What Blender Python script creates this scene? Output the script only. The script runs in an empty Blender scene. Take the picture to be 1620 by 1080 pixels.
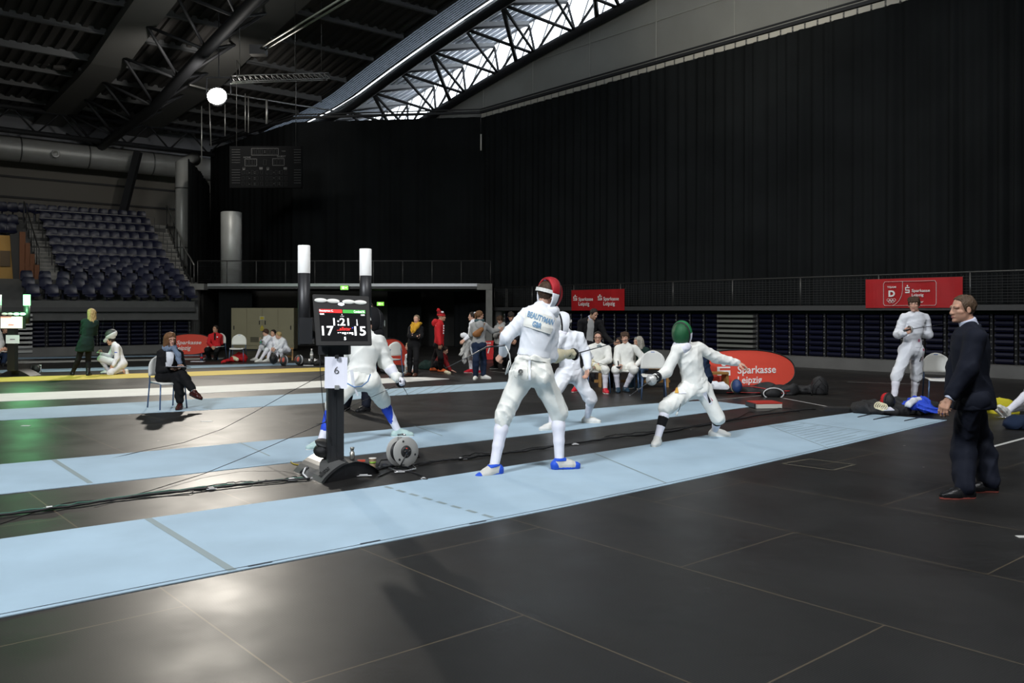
import bpy, math, random
import numpy as np
from mathutils import Vector, Matrix
random.seed(7)
rng = np.random.default_rng(7)
C = bpy.context.scene.collection
PI = math.pi

# ------------------------------------------------------------------ camera
F, HY, CX, CAMZ = 1358.0, 492.0, 810.0, 1.62      # focal length (px), horizon row, centre column, lens height (m)
cam_d = bpy.data.cameras.new('camera'); cam = bpy.data.objects.new('camera', cam_d); C.objects.link(cam)
cam.location = (0, 0, CAMZ); cam.rotation_euler = (PI/2, 0, 0)
cam_d.sensor_width = 36.0; cam_d.lens = 36.0*F/1620.0; cam_d.shift_y = -(540.0-HY)/1620.0
cam_d.clip_end = 300
bpy.context.scene.camera = cam
sc = bpy.context.scene
sc.view_settings.view_transform = 'Standard'; sc.view_settings.look = 'None'
sc.view_settings.gamma = 1.0; sc.view_settings.use_curve_mapping = False
sc.view_settings.exposure = 0.0

# ------------------------------------------------------------------ sky
w = bpy.data.worlds.new('sky'); sc.world = w; w.use_nodes = True
bg = w.node_tree.nodes['Background']; bg.inputs[0].default_value = (0.86, 0.93, 1.0, 1); bg.inputs[1].default_value = 5.0

# ------------------------------------------------------------------ lights: the hall floodlight and added fills
def area(name, loc, target, size, power, col, spread=160):
    l = bpy.data.lights.new(name, 'AREA'); l.shape = 'DISK'; l.size = size; l.energy = power; l.color = col
    l.spread = math.radians(spread)
    o = bpy.data.objects.new(name, l); C.objects.link(o); o.location = loc
    o.rotation_euler = (Vector(target)-Vector(loc)).to_track_quat('-Z', 'Y').to_euler()
    return o
area('overhead_fill', (-9, -3, 12.5), (-1, 11, 0.5), 3.0, 1200, (0.90, 0.945, 1.0), 110)  # unseen area lights added overhead as general fill
area('overhead_fill', (5, 2, 13.5), (1, 11, 0.3), 3.0, 520, (0.97, 0.98, 1.0), 110)
area('overhead_fill', (-10, 15, 11.8), (-9, 23, 0), 3.0, 430, (1.0, 0.97, 0.90), 120)
area('overhead_fill', (4, 18, 13.0), (7, 23, 0), 3.0, 340, (1.0, 0.97, 0.92), 120)
LAMP = (-11.0, 32.0, 9.63)
def spot(name, loc, target, power, col, ang, size=0.25, blend=0.6):
    l = bpy.data.lights.new(name, 'SPOT'); l.energy = power; l.color = col; l.spot_size = math.radians(ang)
    l.spot_blend = blend; l.shadow_soft_size = size
    o = bpy.data.objects.new(name, l); C.objects.link(o); o.location = loc
    o.rotation_euler = (Vector(target)-Vector(loc)).to_track_quat('-Z', 'Y').to_euler()
    return o
spot('floodlight_beam', (LAMP[0], LAMP[1]-0.35, LAMP[2]-0.1), (-5, 9, 0), 4500, (1.0, 0.93, 0.82), 75, 0.22)

spot('gable_sun_fill', (1, 14, 11.5), (8.0, 28.5, 12.0), 3200, (1.0, 0.95, 0.82), 40, 0.6, 1.0)  # added spot standing in for sunlight on the gable

# ------------------------------------------------------------------ measuring helpers
def V(px, py, Y):                      # the point at depth Y that lies on this sight line
    return Vector(((px-CX)/F*Y, Y, CAMZ+(HY-py)/F*Y))
def G(px, py, z=0.0):                  # the point of the floor (or height z) on this sight line
    Y = F*(CAMZ-z)/(py-HY)
    return Vector(((px-CX)/F*Y, Y, z))
TH = math.radians(49.5)
U = Vector((math.sin(TH), math.cos(TH), 0)); VV = Vector((-math.cos(TH), math.sin(TH), 0))
def W(u, v, z=0.0): return U*u + VV*v + Vector((0, 0, z))
def uplane(px, u):                     # v and depth where a sight column meets the plane u = const
    k = (px-CX)/F; Y = u/(U.x*k+U.y); return (VV.x*k+VV.y)*Y, Y

# ------------------------------------------------------------------ materials
def nod(m): return m.node_tree.nodes, m.node_tree.links
MATS = {}
def mat(name, col, rough=0.6, metal=0.0, spec=0.5, emit=None, estr=1.0, noise=0.0, nscale=8.0, bump=0.0, bscale=60.0, sheen=0.0, trans=0.0, alpha=1.0):
    if name in MATS: return MATS[name]
    m = bpy.data.materials.new(name); m.use_nodes = True
    n, l = nod(m); b = n['Principled BSDF']
    b.inputs['Base Color'].default_value = (*col, 1); b.inputs['Roughness'].default_value = rough
    b.inputs['Metallic'].default_value = metal; b.inputs['Specular IOR Level'].default_value = spec
    if sheen: b.inputs['Sheen Weight'].default_value = sheen
    if trans: b.inputs['Transmission Weight'].default_value = trans
    if alpha < 1: b.inputs['Alpha'].default_value = alpha
    if emit: b.inputs['Emission Color'].default_value = (*emit, 1); b.inputs['Emission Strength'].default_value = estr
    if noise or bump:
        tc = n.new('ShaderNodeTexCoord')
        if noise:
            t = n.new('ShaderNodeTexNoise'); t.inputs['Scale'].default_value = nscale; t.inputs['Detail'].default_value = 4
            l.new(tc.outputs['Object'], t.inputs['Vector'])
            r = n.new('ShaderNodeMapRange'); r.inputs['From Min'].default_value = .3; r.inputs['From Max'].default_value = .7
            r.inputs['To Min'].default_value = 1-noise; r.inputs['To Max'].default_value = 1+noise*.5
            l.new(t.outputs['Fac'], r.inputs['Value'])
            x = n.new('ShaderNodeVectorMath'); x.operation = 'SCALE'; x.inputs[0].default_value = col
            l.new(r.outputs[0], x.inputs['Scale']); l.new(x.outputs[0], b.inputs['Base Color'])
        if bump:
            t = n.new('ShaderNodeTexNoise'); t.inputs['Scale'].default_value = bscale; t.inputs['Detail'].default_value = 3
            l.new(tc.outputs['Object'], t.inputs['Vector'])
            bp = n.new('ShaderNodeBump'); bp.inputs['Strength'].default_value = bump; bp.inputs['Distance'].default_value = .01
            l.new(t.outputs['Fac'], bp.inputs['Height']); l.new(bp.outputs[0], b.inputs['Normal'])
    MATS[name] = m
    return m

# ------------------------------------------------------------------ mesh builder
class MB:
    def __init__(s): s.v = []; s.f = []; s.mi = []; s.cur = 0; s.sm = []; s.smooth = False
    def add(s, vs, fs):
        o = len(s.v); s.v += [tuple(p) for p in vs]
        for f in fs: s.f.append(tuple(i+o for i in f)); s.mi.append(s.cur); s.sm.append(s.smooth)
        return s
    def addnp(s, vs, fs, smooth=True):
        o = len(s.v); s.v += [tuple(p) for p in vs.tolist()]
        for f in fs.tolist(): s.f.append(tuple(i+o for i in f)); s.mi.append(s.cur); s.sm.append(smooth)
        return s
    def box(s, c, d, R=None):
        c = Vector(c); h = [x/2 for x in d]; vs = []
        for x in (-1, 1):
            for y in (-1, 1):
                for z in (-1, 1):
                    p = Vector((x*h[0], y*h[1], z*h[2])); p = R @ p if R else p; vs.append(c+p)
        return s.add(vs, [(0,1,3,2),(4,6,7,5),(0,4,5,1),(2,3,7,6),(0,2,6,4),(1,5,7,3)])
    def bar(s, a, b, wd, ht, up=(0,0,1)):          # rectangular bar from a to b
        a = Vector(a); b = Vector(b); d = (b-a)
        if d.length < 1e-6: return s
        d.normalize(); u = Vector(up)
        if abs(d.dot(u)) > .98: u = Vector((1,0,0))
        r = d.cross(u).normalized()*wd/2; t = r.cross(d).normalized()*ht/2
        vs = [a-r-t, a+r-t, a+r+t, a-r+t, b-r-t, b+r-t, b+r+t, b-r+t]
        return s.add(vs, [(3,2,1,0),(4,5,6,7),(0,1,5,4),(1,2,6,5),(2,3,7,6),(3,0,4,7)])
    def tube(s, pts, r, n=8, closed=False, cap=True):
        pts = [Vector(p) for p in pts]; m = len(pts); rr = r if isinstance(r, (list, tuple)) else [r]*m
        vs = []; prev = None
        for i, p in enumerate(pts):
            if closed: d = pts[(i+1) % m]-pts[i-1]
            else: d = pts[min(i+1, m-1)]-pts[max(i-1, 0)]
            d.normalize()
            if prev is None:
                a = Vector((0,0,1)) if abs(d.z) < .9 else Vector((1,0,0)); prev = d.cross(a).normalized()
            x = (prev - d*prev.dot(d)).normalized(); prev = x; y = d.cross(x)
            for k in range(n):
                t = 2*PI*k/n; vs.append(p + (x*math.cos(t)+y*math.sin(t))*rr[i])
        fs = []; seg = m if closed else m-1
        for i in range(seg):
            for k in range(n):
                j = (i+1) % m
                fs.append((i*n+k, i*n+(k+1) % n, j*n+(k+1) % n, j*n+k))
        if cap and not closed:
            fs.append(tuple(range(n-1, -1, -1))); fs.append(tuple((m-1)*n+k for k in range(n)))
        old = s.smooth; s.smooth = True; s.add(vs, fs); s.smooth = old
        return s
    def lathe(s, o, prof, n=20, ax=(0,0,1), smooth=True):      # prof: (radius, height)
        o = Vector(o); a = Vector(ax).normalized(); t = Vector((1,0,0)) if abs(a.x) < .9 else Vector((0,1,0))
        x = a.cross(t).normalized(); y = a.cross(x); vs = []
        for r, h in prof:
            for k in range(n):
                q = 2*PI*k/n; vs.append(o+a*h+(x*math.cos(q)+y*math.sin(q))*r)
        fs = []
        for i in range(len(prof)-1):
            for k in range(n): fs.append((i*n+k, i*n+(k+1) % n, (i+1)*n+(k+1) % n, (i+1)*n+k))
        if prof[0][0] > 1e-5: fs.append(tuple(range(n-1, -1, -1)))
        if prof[-1][0] > 1e-5: fs.append(tuple((len(prof)-1)*n+k for k in range(n)))
        old = s.smooth; s.smooth = smooth; s.add(vs, fs); s.smooth = old
        return s
    def ell(s, c, r, n=14, R=None):
        c = Vector(c); vs = []; fs = []; m = n//2+1
        for i in range(m):
            a = PI*i/(m-1)
            for k in range(n):
                q = 2*PI*k/n; p = Vector((r[0]*math.sin(a)*math.cos(q), r[1]*math.sin(a)*math.sin(q), r[2]*math.cos(a)))
                vs.append(c+(R @ p if R else p))
        for i in range(m-1):
            for k in range(n): fs.append((i*n+k, (i+1)*n+k, (i+1)*n+(k+1) % n, i*n+(k+1) % n))
        old = s.smooth; s.smooth = True; s.add(vs, fs); s.smooth = old
        return s
    def prism(s, poly, ext):                        # polygon (3-D points) pushed along ext
        n = len(poly); e = Vector(ext); vs = [Vector(p) for p in poly]+[Vector(p)+e for p in poly]
        fs = [tuple(range(n-1, -1, -1)), tuple(range(n, 2*n))]+[(i, (i+1) % n, n+(i+1) % n, n+i) for i in range(n)]
        return s.add(vs, fs)
    def quad(s, a, b, c, d): return s.add([a, b, c, d], [(0, 1, 2, 3)])
    def build(s, name, mats, parent=None, fixn=False):
        me = bpy.data.meshes.new(name)
        off = Vector((0,0,0)); q = parent
        while q is not None: off += q.location; q = q.parent
        vs = s.v if not parent else [(p[0]-off.x, p[1]-off.y, p[2]-off.z) for p in s.v]
        me.from_pydata(vs, [], s.f)
        for m in (mats if isinstance(mats, (list, tuple)) else [mats]): me.materials.append(m)
        me.polygons.foreach_set('material_index', s.mi); me.polygons.foreach_set('use_smooth', s.sm)
        me.update()
        o = bpy.data.objects.new(name, me); C.objects.link(o)
        if parent: o.parent = parent
        return o
def T(name, label, cat, base, group=None):          # a thing made of parts: an Empty at its base
    o = bpy.data.objects.new(name, None); C.objects.link(o); o.empty_display_size = .1
    o.location = base; o.matrix_world = Matrix.Translation(Vector(base))
    o['label'] = label; o['category'] = cat
    if group: o['group'] = group
    return o
def tag(o, label, cat, group=None, kind=None):
    o['label'] = label; o['category'] = cat
    if group: o['group'] = group
    if kind: o['kind'] = kind
    return o
def setting(o): o['kind'] = 'structure'; return o
def copy_tree(o, parent=None):
    c = o.copy(); C.objects.link(c)
    if parent: c.parent = parent
    for ch in list(o.children): copy_tree(ch, c)
    return c
def place(o, loc, rz):
    o.location = loc; o.rotation_euler = (0, 0, rz); return o

# ------------------------------------------------------------------ lettering
def text_geo(s, bold=0.0, ext=0.0, shear=0.0):
    cu = bpy.data.curves.new('lettering', 'FONT'); cu.body = s; cu.size = 1; cu.offset = bold; cu.extrude = ext; cu.shear = shear
    cu.resolution_u = 3
    o = bpy.data.objects.new('lettering', cu); C.objects.link(o)
    dg = bpy.context.evaluated_depsgraph_get(); me = bpy.data.meshes.new_from_object(o.evaluated_get(dg))
    vs = [v.co.copy() for v in me.vertices]; fs = [tuple(p.vertices) for p in me.polygons]
    bpy.data.objects.remove(o); bpy.data.curves.remove(cu); bpy.data.meshes.remove(me)
    x0 = min(v.x for v in vs); x1 = max(v.x for v in vs); y0 = min(v.y for v in vs); y1 = max(v.y for v in vs)
    return [Vector(((v.x-x0)/(x1-x0), (v.y-y0)/(y1-y0), v.z)) for v in vs], fs
def text_on(mb, s, o, ex, ey, bold=0.02, shear=0.0, warp=None):   # fills the parallelogram o, ex, ey
    vs, fs = text_geo(s, bold, 0, shear); o = Vector(o); ex = Vector(ex); ey = Vector(ey)
    mb.add([(warp(v.x, v.y) if warp else o+ex*v.x+ey*v.y) for v in vs], fs)
# ------------------------------------------------------------------ smooth solid modelling (surface nets over distance fields)
def npv(p): return np.array([p[0], p[1], p[2]], dtype=np.float32)
class S:                                             # a solid: distance function and bounds
    def __init__(s, f, lo, hi): s.f = f; s.lo = np.array(lo, np.float32); s.hi = np.array(hi, np.float32)
def cone(a, b, ra, rb):
    a = npv(a); b = npv(b); ba = b-a; L = float(ba @ ba)+1e-9; r = max(ra, rb)
    def f(P):
        t = np.clip(((P-a) @ ba)/L, 0, 1); d = P-a-t[:, None]*ba
        return np.sqrt((d*d).sum(1))-(ra+(rb-ra)*t)
    return S(f, np.minimum(a, b)-r, np.maximum(a, b)+r)
def ellip(c, r, R=None):                             # R: columns are the axes
    c = npv(c); r = np.array(r, np.float32); M = np.eye(3, dtype=np.float32) if R is None else np.array(R, np.float32)
    def f(P):
        q = (P-c) @ M; k0 = np.sqrt(((q/r)**2).sum(1)); k1 = np.sqrt(((q/(r*r))**2).sum(1))+1e-9
        return k0*(k0-1)/k1
    m = float(r.max()); return S(f, c-m, c+m)
def loft(p0, p1, ts, ws, ds, R0, R1, tmin=None, tmax=None):
    p0 = npv(p0); p1 = npv(p1); ax = p1-p0; L = float(np.sqrt(ax @ ax)); ax = ax/L; R0 = npv(R0); R1 = npv(R1)
    ts = np.array(ts, np.float32); ws = np.array(ws, np.float32); ds = np.array(ds, np.float32)
    tmin = ts[0] if tmin is None else tmin; tmax = ts[-1] if tmax is None else tmax
    def f(P):
        tr = ((P-p0) @ ax)/L; t = np.clip(tr, tmin, tmax); z = np.abs(tr-t)*L
        rel = P-p0-(tr*L)[:, None]*ax
        k = np.clip(t, 0, 1)[:, None]; R = R0*(1-k)+R1*k; R = R-(R @ ax)[:, None]*ax
        R /= np.sqrt((R*R).sum(1))[:, None]; D = np.cross(R, ax)
        x = (rel*R).sum(1); y = (rel*D).sum(1); w_ = np.interp(t, ts, ws); d_ = np.interp(t, ts, ds)
        d = (np.sqrt((x/w_)**2+(y/d_)**2)-1)*np.minimum(w_, d_)
        return np.where(z > 0, np.sqrt(np.maximum(d, 0)**2+z*z)-.0+np.minimum(d, 0)*0, d)
    m = float(max(ws.max(), ds.max())); a = p0+ax*L*tmin; b = p0+ax*L*tmax
    return S(f, np.minimum(a, b)-m, np.maximum(a, b)+m)
def union(ss, k=.03):
    ss = [s for s in ss if s is not None]
    def f(P):
        d = ss[0].f(P)
        for s in ss[1:]:
            e = s.f(P)
            if k > 0:
                h = np.clip(.5+.5*(e-d)/k, 0, 1); d = e*(1-h)+d*h-k*h*(1-h)
            else: d = np.minimum(d, e)
        return d
    return S(f, np.min([s.lo for s in ss], 0), np.max([s.hi for s in ss], 0))
def cut(s, p, n):                                    # keeps the side the normal points away from
    p = npv(p); n = npv(Vector(n).normalized())
    return S(lambda P: np.maximum(s.f(P), (P-p) @ n), s.lo, s.hi)
def slabcone(a, b, ra, rb, up, lo, hi, g):             # flat-soled footprint: a capsule seen along up, between two heights above g
    a = npv(a); b = npv(b); u = npv(up); g = npv(g); a = a-u*((a-g) @ u); b = b-u*((b-g) @ u); ba = b-a; L = float(ba @ ba)+1e-9
    def f(P):
        h = (P-g) @ u; Q = P-h[:, None]*u; t = np.clip(((Q-a) @ ba)/L, 0, 1); d = Q-a-t[:, None]*ba
        return np.maximum(np.sqrt((d*d).sum(1))-(ra+(rb-ra)*t), np.maximum(lo-h, h-hi))
    r = max(ra, rb)+hi; return S(f, np.minimum(a, b)-r, np.maximum(a, b)+r)
def minus(s, o): return S(lambda P: np.maximum(s.f(P), -o.f(P)), s.lo, s.hi)
def both(s, o): return S(lambda P: np.maximum(s.f(P), o.f(P)), np.maximum(s.lo, o.lo), np.minimum(s.hi, o.hi))
def grow(s, a): return S(lambda P: s.f(P)-a, s.lo-a, s.hi+a)
def folds(s, amp, fr, seed=0, axis=(0, 0, 1)):       # cloth creases: a few soft ridges at mixed angles
    r = np.random.default_rng(seed); ks = r.normal(size=(5, 3)).astype(np.float32); ks[:, 2] *= .9; ks /= np.sqrt((ks*ks).sum(1))[:, None]
    ph = r.uniform(0, 6.28, 8).astype(np.float32); w1 = (r.normal(size=(3, 3))*fr*.22).astype(np.float32)
    def f(P):
        d = s.f(P); m = np.abs(d) < .06; Q = P[m]; g = np.zeros(len(Q), np.float32)
        a = np.sin(Q @ w1[0]+ph[5]); b = np.sin(Q @ w1[1]+ph[6]); c = np.sin(Q @ w1[2]+ph[7])
        for i in range(5):
            t = np.sin(Q @ (ks[i]*fr*(.45+.22*i))+ph[i]+2.2*(a, b, c)[i % 3])
            g += np.clip(.5+.5*(b, c, a)[i % 3], 0, 1)*((1-np.abs(t))**2 if i % 2 else .4*t)
        d[m] -= (g-.2)*amp*1.35
        return d
    return S(f, s.lo-amp*2, s.hi+amp*2)
CORN = [(0,0,0),(1,0,0),(0,1,0),(1,1,0),(0,0,1),(1,0,1),(0,1,1),(1,1,1)]
EDG = [(0,1),(2,3),(4,5),(6,7),(0,2),(1,3),(4,6),(5,7),(0,4),(1,5),(2,6),(3,7)]
def nets(s, h):
    lo = s.lo-h*2.2; n = np.maximum(np.ceil((s.hi+h*2.2-lo)/h).astype(int), 3)
    # coarse pass picks the blocks that can hold surface
    xs = [lo[i]+h*np.arange(n[i]+1, dtype=np.float32) for i in range(3)]
    B = 4; D = np.ones((n[0]+1, n[1]+1, n[2]+1), np.float32)
    nb = [(len(x)+B-1)//B for x in xs]
    cx = [lo[i]+h*(np.arange(nb[i], dtype=np.float32)*B+(B-1)/2) for i in range(3)]
    g = np.stack(np.meshgrid(*cx, indexing='ij'), -1).reshape(-1, 3)
    dc = s.f(g).reshape(nb); near = np.abs(dc) < h*B*2.2
    D_ = np.repeat(np.repeat(np.repeat(dc, B, 0), B, 1), B, 2)[:n[0]+1, :n[1]+1, :n[2]+1].copy()
    m = np.repeat(np.repeat(np.repeat(near, B, 0), B, 1), B, 2)[:n[0]+1, :n[1]+1, :n[2]+1]
    I = np.argwhere(m); D_[m] = s.f((lo+I*h).astype(np.float32)); D = D_
    D = np.where(D == 0, 1e-6, D); neg = D < 0
    sh = tuple(k for k in n)
    def cor(A, c): return A[c[0]:c[0]+sh[0], c[1]:c[1]+sh[1], c[2]:c[2]+sh[2]]
    cnt = sum(cor(neg, c).astype(np.int8) for c in CORN); act = (cnt > 0) & (cnt < 8)
    A = np.argwhere(act); idx = -np.ones(sh, np.int64); idx[act] = np.arange(len(A))
    vals = [cor(D, c)[act] for c in CORN]; pos = np.zeros((len(A), 3), np.float32); k = np.zeros(len(A), np.float32)
    for a, b in EDG:
        da, db = vals[a], vals[b]; cr = (da < 0) != (db < 0); t = np.where(cr, da/(da-db+1e-12), 0)
        ca = np.array(CORN[a], np.float32); cb = np.array(CORN[b], np.float32)
        pos += np.where(cr[:, None], ca+t[:, None]*(cb-ca), 0); k += cr
    vs = lo+h*(A+pos/np.maximum(k, 1)[:, None]); Q = []
    for ax in range(3):
        o1, o2 = (ax+1) % 3, (ax+2) % 3
        a = neg; sl = [slice(None)]*3; sl[ax] = slice(0, -1); s0 = a[tuple(sl)]; sl[ax] = slice(1, None); s1 = a[tuple(sl)]
        E_ = np.argwhere(s0 != s1); E_ = E_[(E_[:, o1] > 0) & (E_[:, o2] > 0) & (E_[:, o1] < sh[o1]) & (E_[:, o2] < sh[o2])]
        if not len(E_): continue
        fl = s0[tuple(E_.T)]
        def ci(d1, d2):
            q = E_.copy(); q[:, o1] -= d1; q[:, o2] -= d2; return idx[tuple(q.T)]
        q = np.stack([ci(1, 1), ci(0, 1), ci(0, 0), ci(1, 0)], 1); q[~fl] = q[~fl][:, ::-1]; Q.append(q)
    q = np.concatenate(Q) if Q else np.zeros((0, 4), np.int64)
    q = q[(q >= 0).all(1)]
    return vs, q
def solid(mb, s, h): 
    v_, f_ = nets(s, h)
    if len(f_): mb.addnp(v_, f_)
    return mb
def drape(P0, d, s, off=.003, steps=24):             # slides points along d until they meet the solid, then settles them on it
    P = np.array([tuple(p) for p in P0], np.float32); d = npv(d); best = np.full(len(P), 9, np.float32); tb = np.zeros(len(P), np.float32); done = np.zeros(len(P), bool)
    for t in np.arange(0, 1.0, .012, dtype=np.float32):
        f = np.abs(s.f(P+d*t)-off); q = (f < best) & ~done; best[q] = f[q]; tb[q] = t; done |= (best < .012) & (f > best+.008)
    P = P+d*tb[:, None]; e = .003
    for _ in range(6):
        f = s.f(P)-off; g = np.stack([s.f(P+np.eye(3, dtype=np.float32)[i]*e)-s.f(P-np.eye(3, dtype=np.float32)[i]*e) for i in range(3)], 1)/(2*e)
        P = P-g*(np.clip(f, -.03, .03)/np.maximum((g*g).sum(1), .2))[:, None]*.8
    return [Vector(p) for p in P.tolist()]
# ------------------------------------------------------------------ cloth, skin and hair materials
M = {}
def fabric(name, col, rough=.85, noise=.06, bump=.15): M[name] = mat(name, col, rough, 0, .2, None, 1, noise, 14, bump, 220, .0); return M[name]
fabric('white_jacket', (.80, .82, .86)); fabric('cream_cloth', (.80, .80, .74)); fabric('ivory_jacket', (.82, .82, .77))
fabric('sock_white', (.80, .79, .86)); fabric('navy_suit', (.006, .008, .016), .8); fabric('black_cloth', (.008, .008, .009)); fabric('dark_cloth', (.013, .013, .016))
fabric('dark_green', (.010, .026, .022)); fabric('red_cloth', (.52, .02, .025)); fabric('dark_red', (.20, .012, .015)); fabric('mustard', (.62, .33, .03))
fabric('grey_cloth', (.34, .34, .33)); fabric('navy_trousers', (.012, .022, .05)); fabric('denim', (.05, .09, .15)); fabric('slate_scarf', (.16, .21, .29))
fabric('blue_cloth', (.03, .09, .62)); fabric('royal_blue', (.03, .08, .60), .6); fabric('pale_shirt', (.55, .58, .70)); fabric('teal_scarf', (.05, .09, .10))
fabric('yellow_cloth', (.55, .48, .03)); fabric('stripe_grey', (.22, .27, .28)); fabric('brown_leather', (.075, .028, .016), .45); fabric('tan_leather', (.25, .105, .035), .5)
fabric('oxblood_leather', (.045, .012, .010), .22); fabric('black_leather', (.012, .012, .013), .25); fabric('white_leather', (.72, .72, .68), .5); fabric('silver_leather', (.55, .54, .50), .45)
fabric('glove_cream', (.72, .66, .46)); fabric('shoe_red', (.55, .015, .03), .5); fabric('shoe_navy', (.02, .05, .08), .5); fabric('shoe_teal', (.42, .55, .52), .5)
fabric('sole_red', (.28, .07, .055), .6); fabric('sole_blue', (.025, .09, .55), .5); fabric('sole_white', (.72, .71, .66), .6); fabric('sole_dark', (.02, .02, .02), .7); fabric('shoe_orange', (.62, .12, .03), .5)
def mesh_mat(name, col): M[name] = mat(name, col, .45, .3, .5, None, 1, .12, 60, .35, 500); return M[name]
mesh_mat('mask_green', (.012, .10, .035)); mesh_mat('mask_black', (.012, .012, .013)); mesh_mat('mask_red', (.42, .012, .02)); mesh_mat('mask_grey', (.07, .075, .078)); mesh_mat('mask_white', (.66, .67, .66))
for n_, c_ in dict(fair=(.62, .36, .26), mid=(.50, .28, .19), tan=(.40, .21, .13)).items():
    m_ = mat('skin_'+n_, c_, .55, 0, .35, None, 1, .08, 22); M['skin_'+n_] = m_
    m_.node_tree.nodes['Principled BSDF'].inputs['Subsurface Weight'].default_value = .12
    m_.node_tree.nodes['Principled BSDF'].inputs['Subsurface Radius'].default_value = (.01, .004, .002)
M['lip'] = mat('lip', (.36, .13, .11), .5); M['eye_white'] = mat('eye_white', (.6, .6, .58), .3); M['iris'] = mat('iris', (.03, .02, .015), .2)
def hairm(name, col): M[name] = mat(name, col, .6, 0, .3, None, 1, .35, 40, .8, 90); return M[name]
hairm('hair_brown', (.055, .028, .014)); hairm('hair_dark', (.018, .011, .008)); hairm('hair_blond', (.50, .36, .16)); hairm('hair_auburn', (.16, .075, .03)); hairm('hair_grey', (.36, .34, .29)); hairm('hair_short', (.085, .052, .03)); hairm('hair_ash', (.20, .15, .09))
M['bell_matte'] = mat('bell_matte', (.50, .50, .48), .42, .35); M['steel'] = mat('steel', (.62, .62, .62), .25, 1.0); M['dark_steel'] = mat('dark_steel', (.10, .10, .105), .35, .9); M['rubber'] = mat('rubber', (.02, .02, .02), .6)
M['glass_frame'] = mat('glass_frame', (.01, .01, .01), .3); M['white_plastic'] = mat('white_plastic', (.68, .68, .64), .4)

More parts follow.
